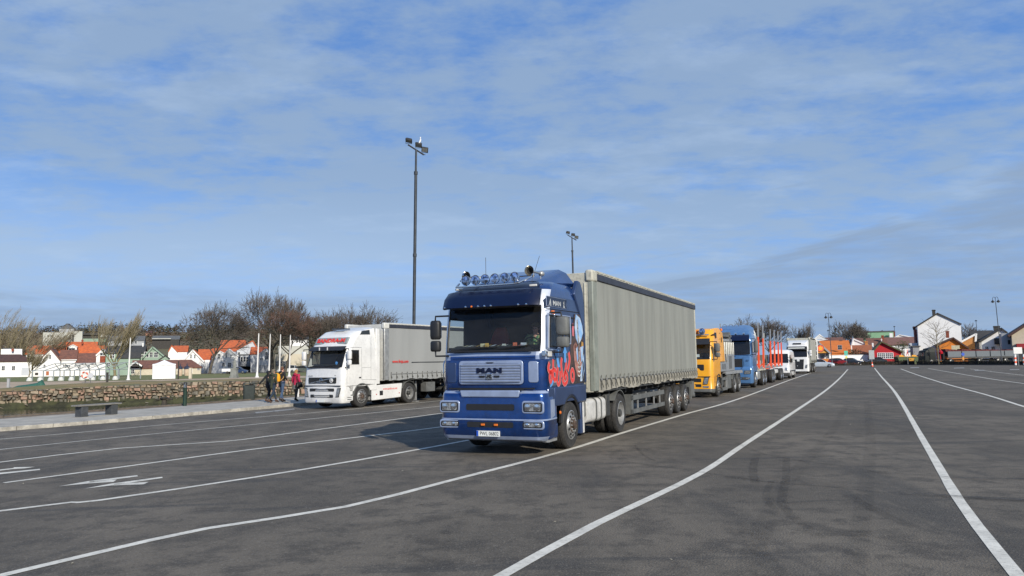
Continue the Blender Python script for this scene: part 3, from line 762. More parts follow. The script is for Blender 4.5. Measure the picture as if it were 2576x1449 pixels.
def trailer(t, x0, x1, zt, z0=1.12, hw=1.27, axles=(), curt=M_tarp, frame=M_cream, low=None, pillar=M_pillar, band=True, seed=1, amp=.011):
    # front bulkhead, corner posts, roof, rails, chassis
    mb = MB(); mb.box(x0-.06, x0-.01, -hw+.02, hw-.02, z0, zt-.05, frame)
    for k in range(9): mb.box(x0-.01, x0+.008, -hw+.18+k*.27, -hw+.22+k*.27, z0+.1, zt-.3, frame)
    mb.obj('front_wall', t, bevel=.01)
    for s in (1, -1):
        p = MB(); p.box(x0-.34, x0-.0, s*(hw-.10), s*(hw+.03), z0+.02, zt-.26, pillar); o = p.obj('corner_post', t, bevel=.02)
        p = MB(); p.box(x0-.36, x0+.03, s*(hw-.16), s*(hw+.05), zt-.28, zt+.02, frame); p.obj('corner_casting', o, bevel=.05)
        r = MB()
        r.box(x1, x0-.30, s*(hw-.14), s*(hw+.02), zt-.05, zt, frame)
        n = 44
        for k in range(n):
            xa = lerp(x0-.34, x1, k/n)
            r.box(xa-.26, xa-.02, s*(hw-.10), s*(hw+.035), zt-.03+random.uniform(-.004, .01), zt+.018, frame)
        ro = r.obj('roof_rail', t, smooth=0)
        if band:
            b = MB(); b.box(x1, x0-.34, s*(hw+.012), s*(hw+.034), zt-.22, zt-.055, M_band); b.obj('rail_cover', ro, bevel=.01)
        b = MB(); b.box(x1, x0-.3, s*(hw-.16), s*(hw-.02), z0-.02, z0+.12, M_dkgrey); b.obj('side_rail', t)
        p = MB(); p.box(x1-.02, x1+.12, s*(hw-.10), s*(hw+.01), z0, zt-.05, frame); p.obj('rear_post', t, bevel=.01)
    r = MB(); r.box(x1, x0-.05, -hw+.14, hw-.14, zt-.10, zt-.06, mat('roof_tarp', (.42, .42, .39), .7, scale=1)); r.obj('roof', t)
    r = MB(); r.box(x1-.03, x1, -hw+.02, hw-.02, z0, zt-.04, M_alu); r.obj('rear_doors', t)
    curtain(t, x0-.36, x1+.1, z0+.02, zt-.18, hw-.0, curt, seed=seed, low=low, amp=amp)
    c = MB()
    c.box(x1+.05, x0-.3, -.42, -.34, z0-.32, z0+.02, M_dkgrey); c.box(x1+.05, x0-.3, .34, .42, z0-.32, z0+.02, M_dkgrey)
    c.box(x1, x0-.02, -hw+.1, hw-.1, z0-.02, z0+.05, M_dkgrey)
    k = x0-.9
    while k > x1+.3: c.box(k-.03, k+.03, -hw+.14, hw-.14, z0-.14, z0-.02, M_dkgrey); k -= .8
    for a in axles: c.tube([(a, -1.0, .5), (a, 1.0, .5)], .075, M_dkgrey, 10); c.box(a-.25, a+.3, -.5, .5, .55, .7, M_dkgrey)
    c.obj('chassis', t)
    for a in axles: pair(t, a, hw-.04, r=.50, w=.36, style='front', m=M_rim)
    for s in (1, -1):
        f = MB(); f.box(axles[-1]-.78, axles[-1]-.75, s*(hw-.45), s*(hw-.05), .22, .85, M_black); f.obj('mudflap', t)
    # rear lights and under-run bar
    b = MB(); b.box(x1-.02, x1+.06, -1.15, 1.15, .42, .56, M_guard); b.obj('rear_bar', t)
    for s in (1, -1):
        l = MB(); l.box(x1-.06, x1-.02, s*.85-.2, s*.85+.2, .72, .84, M_redl); l.obj('tail_light', t)
def tractor_chassis(t, x0, x1, wa):
    c = MB()
    for s in (1, -1): c.box(x1, x0, s*.38-.04, s*.38+.04, .62, .92, M_dkgrey)
    for a in wa: c.tube([(a, -.95, .52), (a, .95, .52)], .08, M_dkgrey, 10); c.lathe([(.22, -.2), (.28, 0), (.22, .2)], (a, 0, .52), 'y', M_dkgrey, 12)
    c.box(x1+.4, x1+1.3, -.45, .45, .94, 1.06, M_dkgrey)
    c.box(x0-2.0, x0-.3, -.6, .6, .45, 1.0, M_dkgrey)
    c.obj('chassis', t)
def interior(t, xb, xf, zb, zt, w, dash=M_dark, seats=((.62, M_dark), (-.62, M_dark))):
    b = MB(); b.box(xb+.05, xb+.08, -w+.05, w-.05, zb-.9, zt+.25, M_dark); b.box(xb+.05, xf-.5, -w+.05, w-.05, zt+.22, zt+.25, M_dark)
    b.box(xb+.05, xf-.25, -w+.05, w-.05, zb-.95, zb-.9, M_dark)
    b.loft([[(xf-.62, y, zb-.9), (xf-.62, y, zb-.08), (xf-.50, y, zb+.06), (xf-.20, y, zb-.01), (xf-.16, y, zb-.9)] for y in (-w+.06, w-.06)], dash)
    o = b.obj('cab_interior', t)
    for y, m in seats:
        s = MB(); x = xf-1.35
        s.box(x-.05, x+.5, y-.25, y+.25, zb-.62, zb-.48, m)
        s.loft([[(x-.08, y-.25, zb-.5), (x+.06, y-.25, zb-.5), (x+.06, y+.25, zb-.5), (x-.08, y+.25, zb-.5)], [(x-.16, y-.27, zb), (x-.02, y-.27, zb), (x-.02, y+.27, zb), (x-.16, y+.27, zb)], [(x-.22, y-.2, zb+.32), (x-.10, y-.2, zb+.32), (x-.10, y+.2, zb+.32), (x-.22, y+.2, zb+.32)], [(x-.22, y-.12, zb+.5), (x-.14, y-.12, zb+.5), (x-.14, y+.12, zb+.5), (x-.22, y+.12, zb+.5)]], m)
        s.obj('seat', t, bevel=.03)
    sw_ = MB(); P = [(xf-.72+.10*math.sin(a), .62+.22*math.cos(a), zb+.02+.20*math.sin(a)) for a in [2*PI*k/16 for k in range(17)]]; sw_.tube(P, .016, M_black, 5); sw_.tube([P[0], P[8]], .014, M_black, 5); sw_.obj('steering_wheel', t)
# ---------------------------------------------------------------- people
def skin(name, joints, edges, m, parent=None, sub=1, root=None):
    """joints {name:(pos, radius)}; one continuous skinned surface"""
    bm = bmesh.new(); lay = bm.verts.layers.skin.verify(); V = {}
    for k, (p, r) in joints.items():
        v = bm.verts.new(p); V[k] = v
        rr = r if isinstance(r, tuple) else (r, r); v[lay].radius = rr
        if k == (root or next(iter(joints))): v[lay].use_root = True
    for a, b in edges: bm.edges.new((V[a], V[b]))
    me = bpy.data.meshes.new(name); bm.to_mesh(me); bm.free(); me.materials.append(m)
    o = bpy.data.objects.new(name, me); COL.objects.link(o)
    if parent: o.parent = parent
    s = o.modifiers.new('skin', 'SKIN'); s.use_smooth_shade = True
    b = o.modifiers.new('sub', 'SUBSURF'); b.levels = sub; b.render_levels = sub
    return o
def person(name, label, loc, rz, H, coat, legs, hair, skinm, shoes, hair_long=False, stride=.28, coat_len=.62, arms=None, lean=.0, hood=None, skirt=None, hat=None, group=None, girth=1.0, seated=False, head_turn=0, bare_leg=None):
    t = thing(name, label, 'person', loc, rz, group)
    k = H/1.72; S = lambda *p: (p[0]*k, p[1]*k, p[2]*k)
    hz_ = .93
    if seated: hz_ = .0
    dz = hz_
    hip = {s: S(0, .095*s, dz-.02) for s in (1, -1)}
    if seated:
        knee = {s: S(.42, .13*s, dz+.04) for s in (1, -1)}; ank = {s: S(.46, .13*s, dz-.38) for s in (1, -1)}; toe = {s: S(.62, .14*s, dz-.42) for s in (1, -1)}
    else:
        knee = {1: S(stride*.55, .09, .50), -1: S(-stride*.15, -.09, .49)}; ank = {1: S(stride*.9, .085, .09), -1: S(-stride*1.0, -.085, .13)}
        toe = {1: S(stride*.9+.17, .10, .035), -1: S(-stride*1.0+.15, -.10, .035)}
    lx = lean
    sh = {s: S(.0+lx, .175*s*girth, dz+.50) for s in (1, -1)}
    A = arms or {1: ((-.05, .24, .22), (.08, .25, -.02)), -1: ((-.02, -.24, .22), (-.02, -.25, -.02))}
    el = {s: S(A[s][0][0], A[s][0][1], dz+A[s][0][2]) for s in (1, -1)}
    wr = {s: S(A[s][1][0], A[s][1][1], dz+A[s][1][2]) for s in (1, -1)}
    neck = S(.01+lx, 0, dz+.56); hd = S(.03+lx, 0, dz+.67); top = S(.02+lx, 0, dz+.76)
    J = {'pel': (S(0, 0, dz), .10*k), 'wa': (S(lx*.5, 0, dz+.18), .095*k), 'ch': (S(lx, 0, dz+.40), .115*k), 'nk': (neck, .052*k), 'jaw': (S(.045+lx, 0, dz+.615), .058*k), 'hd': (hd, (.078*k, .088*k)), 'tp': (top, .062*k)}
    E = [('pel', 'wa'), ('wa', 'ch'), ('ch', 'nk'), ('nk', 'jaw'), ('jaw', 'hd'), ('hd', 'tp')]
    for s in (1, -1):
        J['sh%d' % s] = (sh[s], .052*k); J['el%d' % s] = (el[s], .040*k); J['wr%d' % s] = (wr[s], .026*k)
        d = (Vector(wr[s])-Vector(el[s])).normalized(); pl = Vector(wr[s])+d*.075*k
        J['pm%d' % s] = (tuple(pl), (.034*k, .018*k))
        E += [('ch', 'sh%d' % s), ('sh%d' % s, 'el%d' % s), ('el%d' % s, 'wr%d' % s), ('wr%d' % s, 'pm%d' % s)]
        fx_ = Vector((1, 0, 0)); fx_ = (fx_-d*fx_.dot(d)).normalized(); fn = d.cross(fx_)
        for q, (off, ln) in enumerate(((-.028, .055), (-.010, .068), (.008, .075), (.026, .070))):
            b0 = pl+fx_*off*k; b1 = b0+d*ln*.55*k-fn*.006*s*k; b2 = b1+d*ln*.5*k-fn*.018*s*k
            J['f%d%da' % (s, q)] = (tuple(b1), .0085*k); J['f%d%db' % (s, q)] = (tuple(b2), .007*k)
            E += [('pm%d' % s, 'f%d%da' % (s, q)), ('f%d%da' % (s, q), 'f%d%db' % (s, q))]
        b1 = Vector(wr[s])+d*.035*k+fx_*.045*k; b2 = b1+d*.04*k+fx_*.012*k
        J['t%da' % s] = (tuple(b1), .010*k); J['t%db' % s] = (tuple(b2), .008*k); E += [('wr%d' % s, 't%da' % s), ('t%da' % s, 't%db' % s)]
        J['hp%d' % s] = (hip[s], .082*k); J['kn%d' % s] = (knee[s], .055*k); J['an%d' % s] = (ank[s], .038*k); J['to%d' % s] = (toe[s], (.038*k, .028*k))
        E += [('pel', 'hp%d' % s), ('hp%d' % s, 'kn%d' % s), ('kn%d' % s, 'an%d' % s), ('an%d' % s, 'to%d' % s)]
    skin('body', J, E, skinm, t, 1, 'pel')
    # face
    f = MB()
    hx, hz2 = hd[0], hd[2]
    f.tube([(hx+.078*k, 0, hz2-.005*k), (hx+.10*k, 0, hz2-.032*k)], .011*k, skinm, 6)
    for s in (1, -1):
        f.lathe([(.001, -.006*k), (.011*k, -.002*k), (.011*k, .004*k), (.001, .008*k)], (hx+.072*k, s*.030*k, hz2+.004*k), 'x', M_dark, 8)
        f.lathe([(.001, -.008*k), (.022*k, 0), (.001, .008*k)], (hx-.005*k, s*.082*k, hz2-.01*k), 'y', skinm, 8)
    f.box(hx+.072*k, hx+.084*k, -.022*k, .022*k, hz2-.062*k, hz2-.055*k, mat('lips', (.35, .12, .10), .6))
    f.obj('face', t, smooth=50)
    # legs
    JL = {'pel': (S(0, 0, dz), .115*k)}; EL = []
    for s in (1, -1):
        JL['hp%d' % s] = (hip[s], .098*k); JL['kn%d' % s] = (knee[s], .066*k); a = Vector(ank[s]); a.z += .03*k; JL['an%d' % s] = (tuple(a), .052*k)
        EL += [('pel', 'hp%d' % s), ('hp%d' % s, 'kn%d' % s), ('kn%d' % s, 'an%d' % s)]
    skin('trousers', JL, EL, legs, t, 1, 'pel')
    for s in (1, -1):
        a = Vector(ank[s]); b = Vector(toe[s]); sb = MB()
        rings = []
        for tt, w_, h_ in ((-.35, .030, .05), (-.2, .042, .075), (.2, .046, .07), (.7, .050, .045), (1.05, .040, .03), (1.2, .018, .015)):
            c = a.lerp(b, tt); base = lerp(a.z, b.z, max(0, min(1, tt)))-.035*k if not seated else c.z-.03
            ring = [(c.x, c.y+w_*k*math.cos(q), max(-.0, base-.03*k) + h_*k*(1+math.sin(q))) for q in [2*PI*j/8 for j in range(8)]]
            rings.append(ring)
        sb.loft(rings, shoes); sb.obj('shoe', t, smooth=60)
    # coat: torso, skirt of the coat and sleeves
    g = girth
    JC = {'ch': (S(lx, 0, dz+.40), (.155*k*g, .135*k)), 'wa': (S(lx*.5, 0, dz+.16), (.15*k*g, .13*k)), 'hem': (S(0, 0, dz+.52-coat_len), (.165*k*g, .14*k)), 'nk': (S(.005+lx, 0, dz+.535), .075*k)}
    EC = [('ch', 'wa'), ('wa', 'hem'), ('ch', 'nk')]
    for s in (1, -1):
        JC['sh%d' % s] = (sh[s], .072*k); JC['el%d' % s] = (el[s], .060*k); JC['wr%d' % s] = (tuple(Vector(wr[s])-(Vector(wr[s])-Vector(el[s])).normalized()*.0), .043*k)
        EC += [('ch', 'sh%d' % s), ('sh%d' % s, 'el%d' % s), ('el%d' % s, 'wr%d' % s)]
    skin('coat', JC, EC, coat, t, 1, 'ch')
    # hair
    hb = MB(); rings = []
    cx, cz = hd[0]-.012*k, hd[2]+.02*k
    for a_, rr in ((-.04, .075), (.0, .095), (.04, .097), (.075, .078), (.10, .045), (.112, .005)):
        rings.append([(cx+rr*k*math.cos(q)*1.02-(.012*k if a_ < .04 else 0), rr*k*math.sin(q)*.92, cz+a_*k+(.035*k*max(0, math.cos(q)) if a_ < .05 else 0)) for q in [2*PI*j/14 for j in range(14)]])
    hb.loft(rings, hair)
    if hair_long:
        hb.loft([[(cx-.06*k+.045*k*math.cos(q), w_*k*math.sin(q), cz+z_*k) for q in [2*PI*j/10 for j in range(10)]] for z_, w_ in ((.06, .07), (-.02, .098), (-.12, .105), (-.22, .10), (-.30, .05))], hair)
    hb.obj('hair', t, smooth=70)
    if hood:
        h_ = MB(); h_.loft([[(lx*k-.07*k+r_*k*math.cos(q)*.8, r_*k*1.25*math.sin(q), (dz+z_)*k) for q in [2*PI*j/10 for j in range(10)]] for z_, r_ in ((.45, .06), (.50, .10), (.56, .095), (.60, .05))], hood); h_.obj('hood', t, smooth=70)
    if hat:
        h_ = MB(); h_.loft([[(cx+r_*k*math.cos(q), r_*k*.95*math.sin(q), cz+z_*k) for q in [2*PI*j/14 for j in range(14)]] for z_, r_ in ((.035, .102), (.07, .100), (.105, .08), (.128, .03))], hat)
        h_.loft([[(cx+.07*k+x_*k, y_*k, cz+.045*k+z_) for y_ in (-.06, -.03, .03, .06)]+[(cx+.07*k+x_*k, y_*k, cz+.055*k+z_) for y_ in (.06, .03, -.03, -.06)] for x_, z_ in ((0, 0), (.09, -.01))], hat)
        h_.obj('cap', t, smooth=50)
    if skirt:
        h_ = MB(); h_.loft([[(r_*k*math.cos(q), r_*k*1.1*math.sin(q), (dz+z_)*k) for q in [2*PI*j/14 for j in range(14)]] for z_, r_ in ((-.05, .15), (-.17, .18), (-.27, .20))], skirt); h_.obj('skirt', t, smooth=60)
    return t

# ---------------------------------------------------------------- the big blue lorry
def blue_lorry():
    t = thing('articulated_lorry', 'big dark blue lorry with six roof spotlights, red graffiti and a grey curtain trailer', 'lorry', (-.50, 15.98, 0), xz(24))
    rows = [(1.05, -.10, 1.20, .22, .05), (1.39, -.07, 1.21, .22, .05), (1.50, -.07, 1.22, .22, .05), (1.75, -.07, 1.22, .22, .05), (1.98, -.08, 1.22, .22, .06), (2.06, -.085, 1.22, .22, .06), (2.16, -.10, 1.22, .20, .07), (2.24, -.112, 1.22, .20, .07),
            (2.36, -.13, 1.22, .19, .07), (2.62, -.16, 1.215, .19, .07), (2.90, -.20, 1.21, .19, .07), (3.02, -.22, 1.21, .19, .07), (3.10, -.23, 1.205, .19, .07), (3.32, -.27, 1.195, .20, .07), (3.46, -.34, 1.18, .24, .08), (3.56, -.46, 1.15, .28, .09), (3.64, -.66, 1.09, .32, .10), (3.69, -.92, .96, .36, .1)]
    xs = [-2.62, -2.30, -1.62, -1.36, -1.27, -1.20, -.30]
    nx = len(xs)
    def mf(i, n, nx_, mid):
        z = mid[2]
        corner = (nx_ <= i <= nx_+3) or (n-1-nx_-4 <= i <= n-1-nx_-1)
        if corner and 2.10 < z < 3.46: return M_silverw  # silver pillar paint with the sky's reflection put into its colour
        if 2.04 < z < 2.17 and nx_ <= i <= n-1-nx_: return M_silver  # panel under the windscreen: silver paint, sky reflection included in the colour
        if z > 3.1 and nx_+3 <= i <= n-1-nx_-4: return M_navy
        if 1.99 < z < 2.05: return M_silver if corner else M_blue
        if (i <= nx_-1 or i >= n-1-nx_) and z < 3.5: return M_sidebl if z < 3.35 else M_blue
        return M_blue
    op = {'windscreen': (2.16, 3.10, lambda i, n, nx, m: nx+3 <= i <= n-1-nx-4),
          'door_window': (2.24, 2.90, lambda i, n, nx, m: 5 <= i < 6), 'door_window ': (2.24, 2.90, lambda i, n, nx, m: n-1-6 <= i < n-1-5),
          'rear_quarter_window': (2.36, 2.90, lambda i, n, nx, m: 2 <= i < 3)}
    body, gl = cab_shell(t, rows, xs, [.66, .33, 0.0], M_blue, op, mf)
    for g in gl.values(): g.name = g.name.replace(' ', '')
    body.name = 'cab_body'
    # sun visor
    v = MB(); rings = []
    for (z, x, w) in ((3.08, .08, 1.12), (3.10, .105, 1.13), (3.30, .02, 1.13), (3.45, -.12, 1.10), (3.475, -.19, 1.07)):
        rings.append([(x-.03*(y/1.1)**2-(.10 if abs(y) > w*.93 else 0), y, z) for y in [w*(-1+2*k/14) for k in range(15)]]+[(x-.05-.03*(y/1.1)**2-(.10 if abs(y) > w*.93 else 0), y, z) for y in [w*(1-2*k/14) for k in range(15)]])
    v.loft(rings, M_navy); vo = v.obj('sun_visor', t, smooth=40)
    for y, m_ in ((-.50, M_chrome), (-.36, M_amber), (-.20, M_chrome), (-.05, M_chrome), (.10, M_chrome), (-1.02, M_chrome), (.72, M_chrome), (.90, M_chrome)):
        l = MB(); l.lathe([(.022, 0), (.020, .015), (.001, .02)], (.10-.03*y*y, y, 3.115), 'x', m_, 10); l.obj('marker_lamp', vo)
    for y in (-.84, .93):
        l = MB(); l.cbox((-.24, y, 3.53), (.04, .17, .045), mat('marker_white', (.7, .68, .62), .4)); l.obj('roof_marker', t, bevel=.01)
    # spoiler on the roof and side fairings
    s = MB(); rings = []
    for f in range(9):
        q = f/8; x = lerp(-.95, -2.28, q); z = lerp(3.70, 4.09, q**.85); w = lerp(.98, 1.12, q)
        rings.append([(x, y, z-(.10+.26*q)*max(0, (abs(y)/w-.62)/.38)**2.2) for y in [w*(-1+2*k/12) for k in range(13)]]+[(x-.02, y, 3.62 if q > .1 else z-.04) for y in (w*.95, 0, -w*.95)])
    s.loft(rings, M_blue); s.obj('roof_spoiler', t, smooth=40)
    for sd in (1, -1):
        s = MB(); pr = [(-1.98, 3.46), (-2.26, 3.80), (-2.42, 3.78), (-2.60, 3.55), (-2.66, 3.2), (-2.70, 2.2), (-2.72, 1.42), (-2.62, 1.42), (-2.60, 2.6), (-2.30, 3.05)]
        sideprism(s, pr, sd*1.235, sd*1.12, M_sidebl); s.obj('side_fairing', t, bevel=.03)
    # lamp bar with six round spots
    b = MB(); b.tube([(-.30, -.86, 3.66), (-.12, -.84, 3.57), (-.10, -.6, 3.565), (-.10, .5, 3.575), (-.12, .64, 3.585), (-.38, .86, 3.74)], .022, M_chrome, 8)
    b.tube([(-.42, -.9, 3.74), (-.42, .9, 3.77)], .02, M_chrome, 8)
    for k in range(6): b.tube([(-.10, -.58+.227*k, 3.57), (-.10, -.58+.227*k, 3.63)], .012, M_black, 6)
    bo = b.obj('lamp_bar', t)
    for k in range(6):
        c = (-.14, -.60+.232*k, 3.70+.003*k); l = MB()
        l.lathe([(.02, -.09), (.07, -.07), (.10, -.02), (.108, .02), (.112, .03), (.108, .042), (.096, .038)], c, 'x', M_chrome, 24, caps=False)
        lo_ = l.obj('spotlight', t, smooth=50)
        g = MB(); g.lathe([(.098, .036), (.075, .044), (.04, .05), (.001, .052)], c, 'x', M_lensb, 20, caps=False)
        g.obj('spot_lens', lo_, smooth=60)
    for y, x in ((-.70, -.42), (.90, -.20)):
        l = MB(); z = 3.83
        l.lathe([(.105, .10), (.10, .09), (.07, .04), (.045, -.03), (.028, -.12), (.022, -.42), (.02, -.60)], (x, y, z), 'x', M_chrome if y < 0 else mat('horn_metal', (.66, .62, .52), .25, metal=.9), 20, caps=False)
        l.lathe([(.001, -.68), (.05, -.66), (.065, -.60), (.05, -.54), (.02, -.52)], (x, y, z), 'x', M_alu, 12)
        l.lathe([(.075, .045), (.001, -.02)], (x, y, z), 'x', M_dark, 16, caps=False)
        for q in (-.15, -.55): l.tube([(x+q, y, z), (x+q, y, z-.12)], .010, M_alu, 5)
        l.obj('air_horn', t, smooth=50)
    a = MB(); a.tube([(-.6, -.35, 3.66), (-.6, -.35, 4.25)], .006, M_black, 4); a.obj('aerial', t)
    a = MB(); a.tube([(-.9, .62, 3.68), (-1.3, .66, 4.30)], .006, M_black, 4); a.obj('aerial', t)
    # airbrushed pale frames, painted seams and grille
    bl = lambda y: -.05*(y/1.2)**2
    g = MB(); frontprism(g, rrect(-.0, 1.715, 1.50, .50, .07), -.05, M_silver, .035, bl); go = g.obj('grille', t, bevel=.012)
    g = MB(); frontprism(g, rrect(0, 1.705, 1.40, .40, .06), -.012, mat('grille_groove', (.02, .03, .07), .5), .002, bl); g.obj('grille_recess', go)
    g = MB()
    for k in range(7): g.loft([[(-.005+bl(y)+dx, y, 1.535+k*.0565+dz) for dx, dz in ((0, -.022), (.012, -.023), (.022, .010), (.012, .023), (0, .024))] for y in [-.69+1.38*j/12 for j in range(13)]], M_silver)
    g.obj('grille_slat', go, smooth=30)
    tx = text('maker_lettering', 'MAN', .135, go, (.022, 0, 1.755), *FR, M_navy, ext=.008, sx=1.85, bold=.008, spacing=1.15)
    g = MB(); g.cbox((.02, 0, 1.635), (.03, .15, .125), M_chrome); bo = g.obj('badge', go, bevel=.008)
    ln = [(-.055, -.04), (-.04, .005), (-.055, .03), (-.03, .04), (-.005, .02), (.03, .022), (.05, .0), (.06, -.02), (.05, -.045), (.035, -.045), (.03, -.02), (.0, -.015), (-.015, -.045), (-.03, -.045), (-.032, -.02), (-.042, -.045)]
    g = MB(); frontprism(g, [(-p[0], 1.637+p[1]) for p in ln], .036, M_black, .003); g.obj('lion_emblem', go, smooth=0)
    for y in (-.17, .17): g = MB(); g.cbox((.020, y, 1.635), (.012, .13, .04), M_black); g.obj('grille_vent', go)
    g = MB(); frontprism(g, [(-.10, 1.93), (-.06, 1.905), (.06, 1.905), (.10, 1.93)], -.005, M_black, .006); g.obj('eagle_mark', go)
    for y in (-1, 1):
        g = MB(); frontprism(g, rrect(y*.955, 1.72, .22, .44, .05), -.115, M_silver if y > 0 else M_sidebl, .03); g.obj('front_panel', t, bevel=.01)
    g = MB(); g.box(-.06, -.045, -1.0, 1.0, 1.365, 1.395, M_black); g.box(-.075, -.055, -1.0, 1.0, 2.012, 2.020, M_navy); g.obj('panel_gap', t)
    g = MB(); g.tube([(-.06, -1.10, 1.98), (-.03, -1.12, 1.9), (-.03, -1.12, 1.6), (-.05, -1.10, 1.5), (-.07, -1.08, 1.40)], .014, M_chrome, 6); g.obj('grab_rail', t)
    # lower bumper
    rb = [(.29, -.14, 1.14, .16, .03), (.33, -.05, 1.18, .18, .04), (.40, -.01, 1.215, .20, .05), (.50, .02, 1.225, .20, .05), (.715, .02, 1.23, .20, .05), (.725, .028, 1.235, .20, .05), (.742, .028, 1.235, .20, .05), (.755, .015, 1.23, .20, .05), (1.20, .0, 1.225, .20, .05), (1.28, -.015, 1.215, .20, .05), (1.335, -.06, 1.19, .20, .05)]
    def mb2(i, n, nx_, mid):
        z = mid[2]
        if z < .37: return M_silver
        if .722 < z < .75: return M_silver
        if z > 1.30: return M_silver
        return M_blue
    bo, _ = cab_shell(t, rb, [-.72, -.5], [.66, .33, 0.0], M_blue, {}, mb2, name='bumper')
    # recessed dark slots, pale rounded frames, step
    for zc_, h, w in ((.995, .13, 1.10), (.635, .115, 1.06)):
        g = MB(); frontprism(g, rrect(0, zc_, w, h, .03), .0, M_black, .030, bl); so_ = g.obj('air_slot', bo)
    g = MB(); frontprism(g, [(-.70, 1.345), (-.66, 1.20), (.66, 1.20), (.70, 1.345)], -.02, M_silver, .055); g.obj('front_step', bo, bevel=.02)
    g = MB(); frontprism(g, [(-.78, 1.37), (-.71, 1.33), (.71, 1.33), (.78, 1.37)], -.02, M_black, .035); g.obj('step_gap', bo)
    for y in (-.15, .15):
        g = MB(); g.cbox((.045, y, .635), (.03, .085, .042), M_amber); g.obj('marker_lamp', bo, bevel=.006)
    for y in (-1, 1):
        for (zc_, h, w, yc) in ((1.0, .21, .44, .965), (.64, .135, .46, .955)):
            g = MB(); frontprism(g, rrect(y*yc, zc_, w+.05, h+.05, .06), -.045, M_silver, .045, lambda q: 0); fo = g.obj('lamp_surround', bo, bevel=.015)
            g = MB(); frontprism(g, rrect(y*yc, zc_, w-.02, h-.02, .04), -.004, M_black, .008); g.obj('lamp_housing', bo)
            g = MB(); frontprism(g, rrect(y*yc, zc_, w-.09, h-.055, .03), .004, M_lens, .012); hl = g.obj('headlight' if zc_ > .8 else 'fog_lamp', bo, bevel=.004)
            for q in (-.11, .10): g = MB(); g.lathe([(h*.33, 0), (h*.30, .012), (h*.1, .016), (.001, .017)], (.014, y*yc+q, zc_), 'x', M_chrome, 16); g.obj('reflector_bowl', bo, smooth=50)
    # number plate
    g = MB(); g.box(.035, .045, -.30, .24, .395, .51, M_platew); po = g.obj('number_plate', t)
    g = MB(); g.box(.044, .047, -.30, -.255, .397, .508, M_plateb); g.obj('country_band', po)
    text('plate_lettering', 'PWL 06802', .108, po, (.047, -.005, .449), *FR, M_black, ext=.001, sx=.84)
    # corner deflector and lower front quarter, fender with wheel arch
    for sd in (1, -1):
        g = MB(); sideprism(g, arch_panel(-2.70, -.62, .98, 1.385, -1.66, .55, .62), sd*1.225, sd*1.12, M_sidebl)
        sideprism(g, [(-.62, .62), (-.62, 1.385), (-.26, 1.385), (-.24, 1.2), (-.24, .70)], sd*1.225, sd*1.12, M_sidebl)
        fo = g.obj('wheel_arch_panel', t, bevel=.03)
        g = MB(); g.tube([(-1.66+.60*math.cos(a), sd*1.17, .55+.60*math.sin(a)) for a in [R(5+17*k) for k in range(11)]], .05, M_black, 6); g.obj('arch_lip', fo)
        g = MB(); sideprism(g, [(-.34, .74), (-.34, 1.14), (-.57, 1.14), (-.57, .80)], sd*1.225, sd*1.233, M_silver); g.obj('airbrushed_patch', fo)
        g = MB(); sideprism(g, [(-.28, .32), (-.28, .58), (-.80, .64), (-.80, .40), (-.74, .32)], sd*1.215, sd*1.05, M_blue); st = g.obj('cab_step', t, bevel=.03)
        g = MB(); g.box(-.78, -.30, sd*1.05, sd*1.19, .27, .33, M_alu); g.obj('step_tread', st)
        g = MB(); g.lathe([(.038, 0), (.03, sd*.02), (.001, sd*.028)], (-.90, sd*1.225, .84), 'y', M_amber, 12); g.obj('side_marker', t)
    # inside of the wheel housing
    g = MB()
    g.box(-.5, -.3, -1.0, 1.0, .4, 1.3, M_black); g.obj('wheel_housing', t)
    # tank, battery box, mud guards
    for sd in (1, -1):
        g = MB()
        for k, (xa, xb_, m_) in enumerate(((-2.35, -2.50, M_sidebl), (-2.50, -2.62, M_tankw))): sideprism(g, [(xa, .26), (xa-.0, 1.0), (xb_, 1.02), (xb_, .26)], sd*1.19, sd*.75, m_)
        g.obj('mud_guard', t, bevel=.02)
        g = MB(); yz = [(sd*a, b) for a, b in rrect(.93, .73, .52, .56, .12)]
        g.loft([[(x, y, z) for y, z in yz] for x in (-2.80, -4.30)], M_tankw); to = g.obj('fuel_tank', t, bevel=.01)
        for x in (-3.55, -3.95): g = MB(); yz2 = [(sd*a, b) for a, b in rrect(.93, .73, .55, .59, .13)]; g.loft([[(x+d, y, z) for y, z in yz2] for d in (0, .07)], M_guard); g.obj('tank_strap', to)
        g = MB(); g.box(-2.66, -2.86, sd*.8, sd*1.16, .62, 1.0, M_guard); g.obj('battery_box', t, bevel=.02)
        g = MB(); g.loft([[(-5.45+rr*math.cos(a), sd*y, .52+rr*math.sin(a)) for (rr, y) in ((.62, .62), (.62, 1.24), (.60, 1.24), (.60, .62))] for a in [R(35+10*k) for k in range(15)]], M_guard); g.obj('rear_mudguard', t, smooth=50)
        g = MB(); g.box(-4.42, -4.72, sd*.78, sd*1.18, .5, 1.06, M_dkgrey); g.obj('guard_box', t, bevel=.03)
    tractor_chassis(t, -.4, -6.3, (-1.66, -5.45))
    pair(t, -1.66, 1.19, r=.52, w=.32, style='front'); pair(t, -5.45, 1.24, r=.52, w=.28, style='rear', dual=True)
    # side: seams, window frame trims, handle, art
    y = 1.224
    g = MB()
    for a, b in (((-.20, 3.03), (-2.62, 3.05)), ((-.25, 2.02), (-1.60, 2.02)), ((-1.60, 2.02), (-1.62, 3.0)), ((-.24, 1.40), (-.24, 2.0))):
        d = Vector((b[0]-a[0], b[1]-a[1])).normalized()*.006; g.add([(a[0]-d.y, y, a[1]+d.x), (a[0]+d.y, y, a[1]-d.x), (b[0]+d.y, y, b[1]-d.x), (b[0]-d.y, y, b[1]+d.x)], [(0, 1, 2, 3)], M_dark)
    g.obj('door_seam', t)
